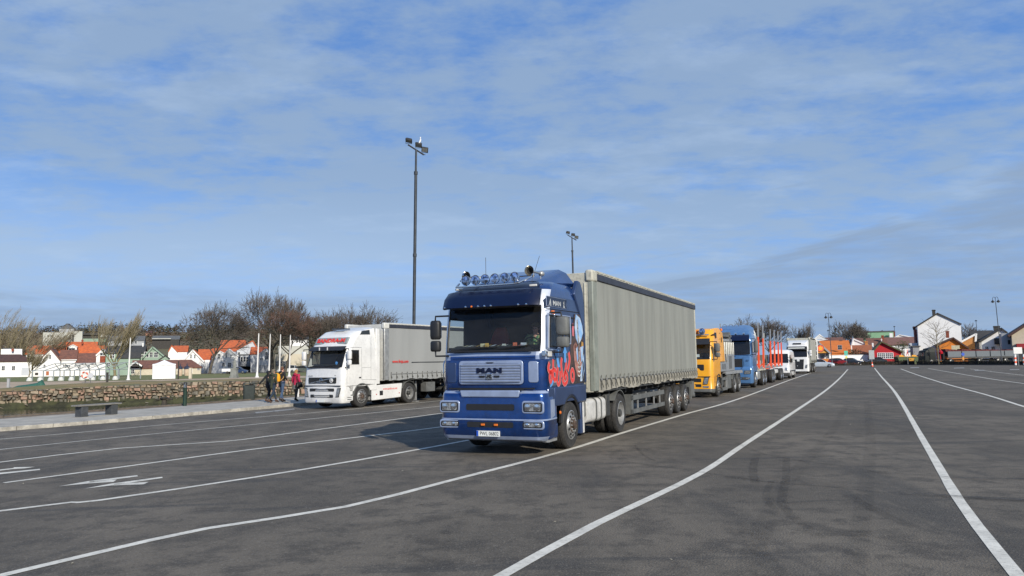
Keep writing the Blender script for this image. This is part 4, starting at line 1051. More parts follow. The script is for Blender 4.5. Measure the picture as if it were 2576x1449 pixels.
    g = MB(); P = [(-.28, 1.235, 2.92), (-.22, 1.235, 2.22), (-.30, 1.235, 2.17), (-.72, 1.235, 2.17), (-.80, 1.235, 2.21), (-1.30, 1.235, 2.30), (-1.62, 1.235, 2.31), (-1.64, 1.235, 2.5), (-1.62, 1.235, 2.92), (-.28, 1.235, 2.92)]
    g.tube(P, .018, M_silver, 6); g.obj('window_trim', t)
    g = MB(); g.box(-.24, -.44, 1.22, 1.25, 2.03, 2.14, M_tankw); g.obj('turn_lamp', t, bevel=.01)
    g = MB(); g.box(-.07, -.17, 1.15, 1.26, 2.03, 2.15, M_chrome); g.obj('chrome_cap', t, bevel=.02)
    g = MB(); g.cbox((-.58, 1.23, 2.965), (.10, .05, .08), M_amber); g.tube([(-.60, 1.25, 2.93), (-.62, 1.26, 2.82)], .012, M_chrome, 5); g.obj('amber_lamp', t, bevel=.01)
    g = MB(); sideprism(g, [(p[0], p[1]) for p in rrect(-.86, 3.19, 1.22, .22, .04)], 1.208, 1.214, M_navy); ro = g.obj('side_sign', t)
    g = MB(); pts = [(-.25, 3.29), (-.25, 3.09), (-1.46, 3.09), (-1.46, 3.29), (-.25, 3.29)]; g.tube([(p[0], 1.212, p[1]) for p in pts], .008, M_silver, 4); g.obj('sign_frame', ro)
    text('side_lettering', 'MAN', .145, ro, (-.88, 1.215, 3.165), *SD, mat('lettering_pale', (.50, .52, .52), .5), ext=.001, sx=1.55, bold=.003)
    g = MB()
    for q in ((-.48, .0), (-1.27, 0)):
        s_ = 1 if q[0] > -.9 else -1; x = q[0]; sidepoly(g, [(x, 3.10), (x-.05, 3.10), (x-.04*1+.02*s_, 3.26), (x+.02*s_, 3.22)], 1.2165, MATS['lettering_pale'])
        sidepoly(g, [(x+.10*s_, 3.10), (x+.07*s_, 3.10), (x-.0, 3.20), (x+.01, 3.24)], 1.2165, MATS['lettering_pale'])
    g.obj('side_lettering', ro)
    # airbrush panel behind the door
    g = MB(); Y0 = 1.2235
    sidepoly(g, [(-1.58, 1.42), (-2.60, 1.42), (-2.60, 2.30), (-2.40, 3.0), (-1.98, 3.0), (-1.66, 2.35)], Y0, mat('art_dark', (.022, .020, .020), .5, col2=(.09, .05, .035), scale=3, detail=8))
    sidepoly(g, [(-.30, 1.42), (-.30, 1.95), (-.62, 1.95), (-1.58, 2.15), (-1.58, 1.42)], Y0, mat('art_grey', (.10, .105, .11), .45, col2=(.035, .05, .10), scale=3, detail=6, lo=.3, hi=.7))
    Y1 = Y0+.002
    P1 = mat('art_pale', (.50, .58, .66), .45, col2=(.20, .38, .66), scale=5, detail=5); P2 = mat('art_blue', (.20, .42, .74), .45, col2=(.42, .56, .75), scale=4)
    P3 = mat('art_brown', (.20, .09, .065), .5, col2=(.42, .20, .16), scale=7, detail=7); P4 = mat('art_bone', (.62, .60, .56), .5)
    for pl, m_, yy in (([(-2.06, 3.0), (-1.96, 2.72), (-2.02, 2.45), (-2.20, 2.30), (-2.40, 2.42), (-2.55, 2.58), (-2.50, 2.76), (-2.36, 2.92)], P1, Y1),
                       ([(-2.24, 2.92), (-2.22, 2.55), (-2.34, 2.42), (-2.50, 2.58), (-2.44, 2.76)], P2, Y1+.002),
                       ([(-1.88, 2.30), (-2.02, 2.36), (-2.14, 2.24), (-2.10, 2.10), (-1.94, 2.16)], P3, Y1), ([(-2.42, 2.38), (-2.54, 2.36), (-2.56, 2.22), (-2.40, 2.24)], mat('art_ochre', (.48, .26, .06), .5), Y1),
                       ([(-1.78, 2.66), (-1.84, 2.80), (-1.92, 2.70), (-1.90, 2.48), (-1.80, 2.50)], mat('art_pink', (.60, .16, .18), .5), Y1),
                       ([(-1.86, 2.28), (-2.06, 2.30), (-2.16, 2.10), (-2.30, 2.28), (-2.44, 2.14), (-2.40, 1.86), (-2.22, 1.60), (-2.10, 1.56), (-1.96, 1.74), (-1.88, 1.98)], P3, Y1),
                       ([(-2.02, 2.20), (-2.12, 2.26), (-2.16, 1.98), (-2.08, 1.90)], P1, Y1+.002), ([(-2.32, 2.24), (-2.54, 2.28), (-2.48, 1.94), (-2.36, 1.90)], P1, Y1+.002),
                       ([(-2.36, 1.80), (-2.58, 2.10), (-2.58, 1.70), (-2.40, 1.46), (-2.26, 1.46)], P1, Y1)):
        sidepoly(g, pl, yy, m_)
    ribbon(g, [(-2.14, 2.88), (-2.20, 2.4), (-2.24, 2.0), (-2.20, 1.72)], .07, mat('art_spine', (.10, .085, .08), .5, col2=(.42, .40, .38), scale=28, detail=2), Y1+.004)
    for k in range(7): ribbon(g, [(-2.11, 1.90-k*.048), (-2.20, 1.875-k*.050), (-2.30, 1.905-k*.048)], .030, P4 if k % 2 == 0 else P3, Y1+.004)
    for k in range(5): ribbon(g, [(-2.40-.03*k, 2.0-.02*k), (-2.46-.02*k, 1.75), (-2.36-.01*k, 1.5)], .012, M_navy, Y1+.004, taper=True)
    for z in (2.90, 2.74): ribbon(g, [(-1.72, z), (-1.98, z)], .035, M_dark, Y1)
    g.obj('airbrush_art', t, smooth=0)
    # graffiti lettering
    g = MB()
    def loop(cx, cz, w, h, rot, th, m_=M_red, yy=Y1+.002):
        pts = [(cx-(w*math.cos(a)*math.cos(rot)-h*math.sin(a)*math.sin(rot)), cz+w*math.cos(a)*math.sin(rot)+h*math.sin(a)*math.cos(rot)) for a in [2*PI*k/8 for k in range(8)]]
        ribbon(g, pts, th, m_, yy, close=True)
    sidepoly(g, [(-.80, 1.80), (-.94, 1.80), (-.84, 2.02), (-.88, 2.11), (-.95, 2.12), (-.79, 2.22), (-.64, 2.13), (-.66, 2.02), (-.70, 2.06)], Y1+.006, M_sky)
    sidepoly(g, [(-1.20, 1.90), (-1.34, 1.90), (-1.33, 2.10), (-1.40, 2.12), (-1.27, 2.26), (-1.13, 2.10), (-1.19, 2.11)], Y1+.006, M_sky)
    ribbon(g, [(-.34, 1.40), (-.48, 1.48), (-.62, 1.60)], .07, M_sky, Y1, taper=True)
    for (z, x0_, sdl) in ((0, 0, 0),):
        for off, m_, extra in ((.0, M_redw, .035), (.002, M_red, 0)):
            yy = Y1+off; th = .085+extra
            ribbon(g, [(-.34, 1.90), (-.26, 1.79), (-.34, 1.71), (-.46, 1.72), (-.58, 1.75), (-.70, 1.72), (-.72, 1.60), (-.63, 1.54), (-.54, 1.60), (-.52, 1.70)], th, m_, yy)
            loop(-.385, 1.60, .065, .10, 0, th*.8, m_, yy)
            ribbon(g, [(-.56, 1.97), (-.54, 1.86), (-.56, 1.76)], th*1.0, m_, yy)
            ribbon(g, [(-.82, 1.86), (-.80, 1.70), (-.76, 1.54), (-.80, 1.45), (-.90, 1.46), (-.95, 1.58), (-.96, 1.72)], th*.95, m_, yy)
            ribbon(g, [(-1.08, 2.00), (-1.03, 1.88), (-1.06, 1.70), (-1.08, 1.58)], th, m_, yy)
            ribbon(g, [(-1.30, 1.98), (-1.34, 1.88), (-1.28, 1.72), (-1.24, 1.60)], th, m_, yy)
            ribbon(g, [(-1.52, 2.12), (-1.57, 1.97), (-1.50, 1.82), (-1.42, 1.72)], th*1.1, m_, yy)
            ribbon(g, [(-1.08, 1.56), (-1.14, 1.46), (-1.24, 1.43), (-1.38, 1.49), (-1.40, 1.60), (-1.28, 1.70), (-1.18, 1.60), (-1.28, 1.53)], th*.9, m_, yy)
            loop(-1.74, 1.61, .10, .125, .1, th*.95, m_, yy)
    g.obj('graffiti_lettering', t, smooth=0)
    mirror(t, -.50, 1.48, 2.22, 2.86, .28, .20, M_guard); mirror(t, -.14, -1.36, 2.18, 2.86, .24, .16, M_black, s=-1)
    # wipers, interior
    g = MB(); g.tube([(-.03, -.85, 2.20), (-.05, -.3, 2.25), (-.10, .15, 2.24)], .012, M_black, 5); g.tube([(-.03, .1, 2.20), (-.05, .5, 2.25), (-.12, .85, 2.27)], .012, M_black, 5)
    g.box(-.07, -.03, -.98, .98, 2.155, 2.185, M_black); g.obj('wiper', t)
    interior(t, -2.6, -.2, 2.24, 3.15, 1.2, seats=((.60, M_dark), (-.52, mat('seat_red', (.30, .015, .02), .7))))
    random.seed(5)
    g = MB()
    for k in range(16):
        yy = -.72+.095*k+random.uniform(-.02, .02); w_ = random.uniform(.05, .10); c = random.choice([(.55, .60, .58), (.62, .42, .10), (.20, .42, .30), (.60, .16, .08), (.50, .58, .66), (.62, .60, .40)])
        m_ = mat('paper_%02d' % k, c, .7); xx = -.36+random.uniform(-.06, .06)
        g.add([(xx, yy-w_, 2.275), (xx+.16, yy-w_*.8, 2.27), (xx+.17, yy+w_, 2.275), (xx-.02, yy+w_*.9, 2.315)], [(0, 1, 2, 3)], m_)
        if k in (4, 5, 9, 12, 14): g.cbox((xx-.08, yy+random.uniform(-.03, .03), 2.30), (.04, random.uniform(.06, .14), random.uniform(.04, .09)), m_)
    g.obj('dashboard_papers', t, smooth=0)
    trailer(t, -3.14, -16.55, 4.13, 1.17, 1.27, (-11.65, -12.95, -14.25), low=M_tarplow, seed=3, amp=.009)
    for sd in (1, -1):
        g = MB(); Y2 = sd*1.2
        g.box(-6.75, -6.95, sd*.9, Y2, .40, .95, M_guard); g.box(-6.75, -10.9, sd*1.16, Y2, .40, .52, M_guard); g.box(-6.75, -10.9, sd*1.16, Y2, .78, .92, M_guard)
        for x in (-7.6, -8.6, -9.6, -10.4): g.box(x, x-.08, sd*1.13, sd*1.16, .5, .95, M_alu)
        g.obj('side_guard', t)
        g = MB(); g.box(-15.35, -15.45, sd*.85, sd*1.24, .38, .95, M_guard); g.box(-15.75, -16.1, sd*.7, sd*1.22, .50, 1.05, M_guard); g.obj('rear_guard', t, bevel=.01)
        g = MB(); g.box(-6.1, -6.25, sd*.85, sd*1.0, .35, 1.1, M_dkgrey); g.obj('landing_leg', t)
    g = MB(); g.box(-8.0, -10.2, -.9, .9, .62, 1.0, M_dkgrey); g.obj('pallet_box', t)
    return t
BL = blue_lorry()
def veh(t, p):   # vehicle-local to world
    rz = t.rotation_euler.z; x, y, z = p
    return (t.location.x+x*math.cos(rz)-y*math.sin(rz), t.location.y+x*math.sin(rz)+y*math.cos(rz), t.location.z+z)
M_skin = mat('skin', (.55, .30, .22), .55, var=.05)
person('person', 'driver in a cap and green patterned shirt behind the windscreen of the dark blue lorry', veh(BL, (-1.02, .66, 1.98)), BL.rotation_euler.z, 1.72, mat('green_shirt', (.05, .16, .07), .8, col2=(.40, .42, .18), scale=9, detail=2, lo=.45, hi=.55), mat('dark_trousers', (.02, .02, .03), .9), mat('brown_hair', (.06, .03, .015), .8), M_skin, M_black, seated=True, coat_len=.5, hat=mat('cap_olive', (.10, .085, .04), .8), arms={1: ((.16, .26, .22), (.42, .17, .24)), -1: ((.16, -.26, .22), (.42, -.17, .24))})
# ---------------------------------------------------------------- the other lorries
def volvo_rows(top=3.55, zs=1.0, w=1.22):
    return [(1.00, -.00, w, .22, .06), (1.15, -.01, w, .22, .06), (1.42, -.03, w, .22, .07), (1.80, -.07, w, .22, .08), (1.90, -.09, w, .22, .08), (2.02, -.13, w, .22, .08), (2.35, -.25, w-.01, .22, .08), (2.66, -.37, w-.02, .22, .09), (2.74, -.41, w-.02, .22, .09),
            (2.84, -.46, w-.03, .24, .09), (2.92, -.50, w-.04, .26, .10), (3.24, -.70, w-.06, .30, .10), (3.36, -.84, w-.08, .34, .10), (top-.08, -1.10, w-.12, .40, .10), (top, -1.50, w-.22, .45, .10)]
def plain_cab(t, paint, rows, xs, wcols, zwin, zws, matf=None, glass=M_glassd, qcol=None, lower=None, fr=(.66, .33, 0)):
    nx = len(xs)
    op = {'windscreen': (zws[0], zws[1], lambda i, n, nx_, m: nx+3 <= i <= n-1-nx-4),
          'door_window': (zwin[0], zwin[1], lambda i, n, nx_, m: wcols[0] <= i < wcols[1]),
          'door_window ': (zwin[0], zwin[1], lambda i, n, nx_, m: n-1-wcols[1] <= i < n-1-wcols[0])}
    o, gl = cab_shell(t, rows, xs, list(fr), paint, op, matf, glass=glass)
    for g in gl.values(): g.name = 'door_window' if g.name.startswith('door') else g.name
    return o
def lampset(t, y0, z0, z1, w, x=.0, lean=.08, m=M_lens, parent=None):
    for s in (1, -1):
        g = MB(); pl = [(s*(y0-w/2-lean), z0), (s*(y0+w/2-lean), z0+.02), (s*(y0+w/2+lean), z1), (s*(y0-w/2+lean), z1-.02)]
        frontprism(g, pl, x-.06, M_black, .055); h = g.obj('lamp_housing', t, bevel=.01)
        g = MB(); c = (y0, (z0+z1)/2); pl2 = [((p[0]-s*c[0])*.82+s*c[0], (p[1]-c[1])*.86+c[1]) for p in pl]
        frontprism(g, pl2, x-.006, m, .012); g.obj('headlight', h, bevel=.004)
def plate(t, x, z, s, y=0, w=.52):
    g = MB(); g.box(x, x+.01, y-w/2, y+w/2, z-.055, z+.055, M_platew); po = g.obj('number_plate', t)
    g = MB(); g.box(x+.009, x+.012, y-w/2, y-w/2+.045, z-.053, z+.053, M_plateb); g.obj('country_band', po)
    if s: text('plate_lettering', s, .10, po, (x+.012, y+.02, z-.003), *FR, M_black, ext=.001, sx=.84)
def arch(t, x, r, z, y, m=M_guard, w=.35):
    for s in (1, -1):
        g = MB(); g.loft([[(x+rr*math.cos(a), s*yy, z+rr*math.sin(a)) for (rr, yy) in ((r, y-w), (r, y), (r-.05, y), (r-.05, y-w))] for a in [R(4+14.4*k) for k in range(13)]], m); g.obj('wheel_arch', t, smooth=50)

def white_lorry():
    t = thing('articulated_lorry', 'white lorry with red roof sign and pale grey trailer, parked by the quay kerb', 'lorry', (-8.83, 35.03, -.10), xz(30))
    rows = [tuple([r[0] if r[0] < 2.9 else r[0]+.02]+list(r[1:])) for r in volvo_rows(3.62)]
    xs = [-2.40, -1.95, -1.45, -1.22, -1.15, -.60]
    plain_cab(t, M_white, rows, xs, (4, 5), (2.02, 2.66), (1.90, 2.74), glass=M_glass)
    # cab roof rising to the rear and side deflectors
    g = MB(); rings = []
    for f in range(7):
        q = f/6; x = lerp(-1.2, -2.38, q); z = lerp(3.60, 3.80, q); w = lerp(.86, 1.08, q); rings.append([(x, y, z-.16*max(0, abs(y)/w-.6)) for y in [w*(-1+k/4) for k in range(9)]]+[(x, y, 3.30) for y in (w*1.02, 0, -w*1.02)])
    g.loft(rings, M_white); g.obj('roof_cap', t, smooth=40)
    for s in (1, -1):
        g = MB(); sideprism(g, [(-2.38, 1.05), (-2.38, 3.72), (-2.62, 3.70), (-2.66, 3.0), (-2.66, 1.05)], s*1.215, s*1.14, M_white); g.obj('side_fairing', t, bevel=.02)
        g = MB(); sideprism(g, [(-1.30, 3.40), (-1.50, 3.58), (-1.98, 3.64), (-2.02, 3.42)], s*1.14, s*1.05, M_glassd); g.obj('roof_window', t)
        g = MB(); sideprism(g, arch_panel(-2.42, -.35, .78, 1.06, -1.36, .52, .60), s*1.22, s*1.12, M_white)
        sideprism(g, [(-.30, .62), (-.30, 1.04), (-.78, 1.04), (-.72, .62)], s*1.22, s*1.14, M_white); g.obj('wheel_arch_panel', t, bevel=.01)
        g = MB(); sideprism(g, [(-.26, .30), (-.26, .58), (-.76, .58), (-.76, .36)], s*1.22, s*1.0, M_white); st = g.obj('cab_step', t, bevel=.02)
        g = MB(); g.box(-.38, -.66, s*1.218, s*1.228, .40, .44, M_guard); g.box(-.38, -.66, s*1.218, s*1.228, .50, .53, M_guard); g.obj('step_slot', st)
        g = MB(); sideprism(g, [(-2.02, .28), (-2.02, .98), (-4.40, 1.04), (-4.30, .34)], s*1.20, s*.82, M_white); sk = g.obj('side_skirt', t, bevel=.03)
        g = MB(); g.box(-2.66, -2.90, s*1.198, s*1.206, .50, .72, M_black); g.obj('skirt_hatch', sk)
        for x in (-2.42, -4.15): g = MB(); g.lathe([(.03, 0), (.025, s*.015), (.001, s*.018)], (x, s*1.203, .56), 'y', M_redl, 10); g.obj('side_marker', sk)
        g = MB(); g.box(-2.02, -2.08, s*.85, s*1.2, .22, .85, M_black); g.obj('mudflap', t)
        g = MB(); g.loft([[(-4.95+rr*math.cos(a), s*y, .52+rr*math.sin(a)) for (rr, y) in ((.62, .62), (.62, 1.22), (.60, 1.22), (.60, .62))] for a in [R(25+11*k) for k in range(15)]], M_guard); g.obj('rear_mudguard', t, smooth=50)
    arch(t, -1.36, .62, .52, 1.24)
    text('web_lettering', 'www.sandra-m.net', .15, t, (-3.45, 1.204, .80), *SD, M_red, ext=.001, sx=.95, bold=.002)
    g = MB(); g.box(-1.16, -1.30, 1.216, 1.228, 1.36, 1.42, M_black); g.obj('door_handle', t)
    g = MB()
    for a, b in (((-.34, 1.08), (-.36, 2.0)), ((-1.34, 1.30), (-1.34, 2.75)), ((-1.34, 1.30), (-2.38, 1.26)), ((-1.36, 1.85), (-2.0, 1.86)), ((-2.0, 1.26), (-2.0, 3.3)), ((-.5, 2.80), (-1.34, 2.80))):
        d = Vector((b[0]-a[0], b[1]-a[1])).normalized()*.005; yy = 1.2225 if max(a[1], b[1]) < 2.7 else 1.2225; g.add([(a[0]-d.y, yy, a[1]+d.x), (a[0]+d.y, yy, a[1]-d.x), (b[0]+d.y, yy, b[1]-d.x), (b[0]-d.y, yy, b[1]+d.x)], [(0, 1, 2, 3)], M_guard)
    g.obj('door_seam', t)
    # sun visor and lit-sign panel above it
    g = MB(); rings = [[(x-.05*(y/1.1)**2, y, z) for y in [w*(-1+k/6) for k in range(13)]]+[(x-.04-.05*(y/1.1)**2, y, z) for y in [w*(1-k/6) for k in range(13)]] for z, x, w in ((2.66, -.16, 1.06), (2.78, -.28, 1.08), (2.86, -.40, 1.06))]
    g.loft(rings, M_black); vi = g.obj('sun_visor', t)
    for y in (-.35, .15): g = MB(); g.cbox((-.19, y, 2.74), (.02, .05, .15), M_white); g.obj('visor_bracket', vi)
    g = MB(); th = math.atan2(.20, .32)
    g.loft([[(-.53, y, 2.96), (-.62, y, 2.955), (-.79, y, 3.27), (-.70, y, 3.275)] for y in (-1.0, 1.0)], mat('sign_glass', (.26, .31, .31), .5)); sg = g.obj('roof_sign', t, bevel=.02)
    text('sign_lettering', 'SANDRA-M', .27, sg, (-.585, 0, 3.13), (0, 1, 0), (-.17, 0, .315), M_red, ext=.004, sx=1.28, bold=.012)
    text('sign_lettering', 'TRANSPORT', .07, sg, (-.548, -.1, 2.99), (0, 1, 0), (-.17, 0, .315), M_red, ext=.002, sx=1.2)
    g = MB(); g.box(-1.05, -1.45, -.42, .42, 3.66, 3.72, M_glassd); g.obj('roof_hatch', t, bevel=.03)
    rb = [(.26, -.05, 1.18, .18, .04), (.32, .0, 1.21, .20, .06), (.60, .02, 1.23, .22, .07), (.90, .01, 1.23, .22, .07), (1.0, .00, 1.22, .22, .07)]
    bo, _ = cab_shell(t, rb, [-.60, -.45], [.66, .33, 0.0], M_white, {}, None, name='bumper')
    bl = lambda y: -.07*(y/1.2)**2
    def grille(zc_, h, w, x, slats=3, nm='grille'):
        g = MB(); frontprism(g, rrect(0, zc_, w, h, .04), x, M_black, .03, bl); go = g.obj(nm, t)
        g = MB()
        for k in range(slats): z = zc_-h/2+h*(k+.5)/slats; g.loft([[(x+.03+bl(y), y, z-.012), (x+.042+bl(y), y, z-.01), (x+.042+bl(y), y, z+.01), (x+.03+bl(y), y, z+.012)] for y in [(-1+k_/5)*w*.48 for k_ in range(11)]], M_dkgrey)
        g.obj('grille_slat', go); return go
    g1 = grille(1.29, .28, 1.70, -.015, 5); grille(.86, .14, 1.50, .0, 2, 'lower_grille'); grille(.58, .14, 1.40, .0, 2, 'lower_grille')
    g = MB(); g.loft([[(.02+bl(y)+dx, y, 1.16+.26*(y+.80)/1.6+dz) for dx, dz in ((0, -.018), (.012, -.018), (.012, .018), (0, .018))] for y in (-.8, -.4, 0, .4, .8)], M_chrome); g.obj('grille_bar', g1)
    g = MB(); g.lathe([(.09, 0), (.10, .02), (.085, .025), (.08, .01)], (.03, 0, 1.29), 'x', M_chrome, 20, caps=False); g.obj('round_badge', g1)
    g = MB(); g.lathe([(.10, 0), (.10, .02), (.001, .024)], (.0, .60, 1.29), 'x', M_white, 20); lb = g.obj('round_sticker', g1); text('sticker_letter', 'L', .15, lb, (.026, .60, 1.285), *FR, M_black, ext=.001, bold=.01)
    text('maker_lettering', 'VOLVO', .07, t, (-.03, -.75, 1.50), *FR, M_guard, ext=.003, sx=1.3)
    text('model_lettering', 'FH', .05, t, (-.05, .78, 1.52), *FR, M_guard, ext=.003, sx=1.2)
    g = MB(); g.box(-.04, .012, -1.12, 1.12, 1.03, 1.065, M_black); g.obj('panel_gap', t)
    lampset(bo, .98, .52, .96, .20, .0, .05)
    plate(t, .03, .36, '', -.05)
    mirror(t, -.30, 1.42, 1.98, 2.64, .22, .16, M_white); mirror(t, -.30, -1.42, 1.98, 2.64, .22, .16, M_white, s=-1)
    g = MB(); g.tube([(-.06, -.8, 1.93), (-.12, -.1, 1.98)], .012, M_black, 5); g.tube([(-.06, .0, 1.93), (-.12, .7, 1.98)], .012, M_black, 5); g.box(-.14, -.04, -.98, .98, 1.865, 1.90, M_black); g.obj('wiper', t)
    interior(t, -2.4, -.35, 1.98, 2.75, 1.2)
    g = MB(); g.lathe([(.075, 0), (.001, .004)], (-.19, .72, 2.08), 'x', M_sky, 14); g.obj('round_sticker', t)
    tractor_chassis(t, -.4, -5.9, (-1.36, -4.95))
    pair(t, -1.36, 1.19, r=.52, w=.32, style='front'); pair(t, -4.95, 1.22, r=.52, w=.28, style='rear', dual=True)
    trailer(t, -2.92, -16.4, 4.0, 1.20, 1.26, (-8.9, -10.2, -11.5), curt=M_tarp2, frame=mat('trailer_white', (.62, .61, .56), .5, var=.06, scale=2, dirt=.2), pillar=M_alu, seed=9)
    text('web_lettering', 'www.freja.com', .22, t, (-4.15, 1.30, 2.12), *SD, M_red, ext=.001, sx=.95, bold=.004)
    g = MB(); g.box(-5.05, -15.9, 1.296, 1.300, 2.055, 2.085, M_black); g.obj('painted_line', t)
    for s in (1, -1):
        g = MB(); g.box(-5.9, -6.02, s*.75, s*.87, .10, 1.1, M_alu); g.box(-5.82, -6.1, s*.65, s*.97, .0, .06, M_alu); g.obj('landing_leg', t)
        g = MB(); g.box(-6.45, -7.2, s*.8, s*1.2, .52, 1.02, M_guard); g.obj('tool_box', t, bevel=.02)
    return t
WL = white_lorry()

def orange_lorry():
    t = thing('tipper_lorry', 'orange lorry with tall sleeper cab, roof lamp and grey load bins behind it', 'lorry', (8.81-.16, 37.64+.08, 0), xz(26.5))
    rows = volvo_rows(3.42)
    xs = [-2.05, -1.75, -1.45, -1.25, -1.15, -.60]
    plain_cab(t, M_orange, rows, xs, (4, 5), (2.02, 2.66), (1.90, 2.74), glass=M_glass)
    # high box-shaped rear of the cab, flared towards the back
    g = MB()
    g.loft([[(-.95, -1.02, 3.10), (-.95, 1.02, 3.10), (-.90, 1.02, 3.38), (-.90, -1.02, 3.38)], [(-1.5, -1.17, 2.6), (-1.5, 1.17, 2.6), (-1.5, 1.15, 3.46), (-1.5, -1.15, 3.46)], [(-2.05, -1.22, 1.74), (-2.05, 1.22, 1.74), (-2.05, 1.20, 3.48), (-2.05, -1.20, 3.48)], [(-2.35, -1.23, 1.74), (-2.35, 1.23, 1.74), (-2.25, 1.21, 3.42), (-2.25, -1.21, 3.42)], [(-3.15, -1.24, 1.74), (-3.15, 1.24, 1.74), (-2.85, 1.22, 3.26), (-2.85, -1.22, 3.26)]], M_orange)
    g.obj('air_deflector', t, bevel=.03)
    g = MB(); g.loft([[(-2.3, y, 3.44) , (-2.84, y, 3.28), (-2.84, y, 3.30), (-2.3, y, 3.46)] for y in (-1.1, 1.1)], M_whitem); g.obj('roof_panel', t)
    g = MB()
    for z in (2.5, 2.9, 3.2, 2.1): g.box(-2.08, -2.14, 1.21, 1.235, z, z+.025, M_black)
    g.box(-2.4, -2.5, 1.235, 1.245, 2.75, 3.0, M_black); g.obj('hinges', t)
    for s in (1, -1):
        g = MB(); sideprism(g, [(-.62, 3.10), (-.95, 3.16), (-1.10, 3.22), (-1.40, 3.22), (-1.40, 2.95), (-1.20, 2.92), (-1.05, 3.06)], s*1.20, s*1.10, M_black); g.obj('roof_window', t)
        g = MB(); sideprism(g, arch_panel(-2.0, -.35, .70, 1.04, -1.40, .52, .60), s*1.22, s*1.12, M_orange)
        sideprism(g, [(-.30, .55), (-.30, 1.04), (-.82, 1.04), (-.76, .55)], s*1.22, s*1.14, M_orange); g.obj('wheel_arch_panel', t)
    arch(t, -1.40, .62, .52, 1.245, M_dkgrey)
    rb = [(.24, -.10, 1.18, .18, .04), (.30, .0, 1.21, .20, .06), (.44, .02, 1.22, .20, .07), (.45, .02, 1.22, .22, .07), (.90, .01, 1.22, .22, .07), (1.0, .00, 1.21, .22, .07)]
    bo, _ = cab_shell(t, rb, [-.60, -.45], [.66, .33, 0.0], M_orange, {}, lambda i, n, nx_, m: M_guard if m[2] < .445 else None, name='bumper')
    g = MB(); frontprism(g, rrect(0, 1.48, 1.6, .30, .05), -.05, M_black, .035, lambda y: -.07*(y/1.2)**2); g.obj('grille', t)
    for z, h in ((.86, .18), (.60, .14)): g = MB(); frontprism(g, rrect(0, z, 1.3, h, .03), .0, M_black, .03, lambda y: -.07*(y/1.2)**2); g.obj('lower_grille', t)
    g = MB(); g.box(-.04, .012, -1.10, 1.10, 1.02, 1.05, M_black); g.obj('panel_gap', t)
    lampset(bo, .88, .64, 1.02, .24, .01, .05)
    for s in (1, -1): g = MB(); frontprism(g, rrect(s*.86, .54, .30, .08, .02), .0, M_lens, .03, lambda y: -.03); g.obj('fog_lamp', bo)
    g = MB(); rings = [[(x-.05*(y/1.1)**2, y, z) for y in [w*(-1+k/6) for k in range(13)]]+[(x-.04-.05*(y/1.1)**2, y, z) for y in [w*(1-k/6) for k in range(13)]] for z, x, w in ((2.62, -.05, 1.06), (2.80, -.16, 1.10), (2.92, -.34, 1.06))]
    g.loft(rings, M_black); g.obj('sun_visor', t)
    g = MB(); g.tube([(-.50, -1.0, 3.10), (-.50, 1.0, 3.10)], .035, M_alu, 8); br = g.obj('lamp_bar', t)
    for y in (-.7, .7):
        g = MB(); g.lathe([(.05, -.10), (.14, -.03), (.165, .04), (.16, .06)], (-.42, y, 3.27), 'x', M_chrome, 20, caps=False); l_ = g.obj('spotlight', t)
        g = MB(); g.lathe([(.155, .05), (.08, .075), (.001, .08)], (-.42, y, 3.27), 'x', M_lensb, 18, caps=False); g.obj('spot_lens', l_)
    g = MB(); g.box(-.55, -.48, -.1, .50, 3.16, 3.34, M_amber); g.obj('beacon_bar', t, bevel=.02)
    mirror(t, -.28, 1.45, 1.98, 2.66, .24, .18, M_guard); mirror(t, -.28, -1.45, 1.98, 2.66, .24, .18, M_guard, s=-1)
    interior(t, -2.0, -.35, 1.98, 2.75, 1.2)
    g = MB(); g.box(-.30, -.24, .35, .55, 2.0, 2.14, M_platew); g.obj('dashboard_sign', t)
    tractor_chassis(t, -.4, -7.9, (-1.40, -5.65, -7.0))
    pair(t, -1.40, 1.19, r=.52, w=.32, style='front')
    for x in (-5.65, -7.0): pair(t, x, 1.23, r=.52, w=.28, style='rear', dual=True)
    for x in (-5.65, -7.0):
        for s in (1, -1):
            g = MB(); g.loft([[(x+rr*math.cos(a), s*y, .52+rr*math.sin(a)) for (rr, y) in ((.60, .62), (.60, 1.24), (.58, 1.24), (.58, .62))] for a in [R(25+10*k) for k in range(14)]], M_guard); g.obj('rear_mudguard', t, smooth=50)
    g = MB(); g.box(-3.2, -8.2, -1.22, 1.22, 1.12, 1.22, M_alu); g.box(-3.2, -8.2, 1.20, 1.25, 1.06, 1.16, M_alu); g.obj('load_bed', t)
    for (a, b, z, m_) in ((-2.2, -4.1, 1.70, M_grey), (-4.15, -5.9, 2.12, M_grey)):
        g = MB(); g.box(a, b, -1.18, 1.22, 1.23, z, m_); bb = g.obj('load_bin', t, bevel=.02)
        g = MB()
        for k in range(4): x = lerp(a-.15, b+.9, k/3); g.box(x, x-.03, 1.22, 1.235, 1.35, z-.08, M_black)
        g.obj('bin_slot', bb)
    g = MB(); g.box(-3.55, -6.4, -1.1, 1.1, 2.13, 2.80, M_cream)
    for k in range(6): x = -3.6-.52*k; g.box(x, x-.04, 1.1, 1.16, 1.25, 2.8, M_alu)
    g.obj('rear_locker', t, bevel=.02)
    g = MB(); g.box(-3.3, -6.8, -.9, .95, 2.85, 2.98, M_alu); g.box(-3.3, -6.8, .75, .95, 3.1, 3.22, M_guard); g.box(-6.1, -6.5, .5, .95, 2.8, 3.38, M_guard); g.tube([(-3.3, .3, 3.05), (-6.6, .4, 3.15)], .09, M_cream, 8); g.obj('loader_crane', t, bevel=.01)
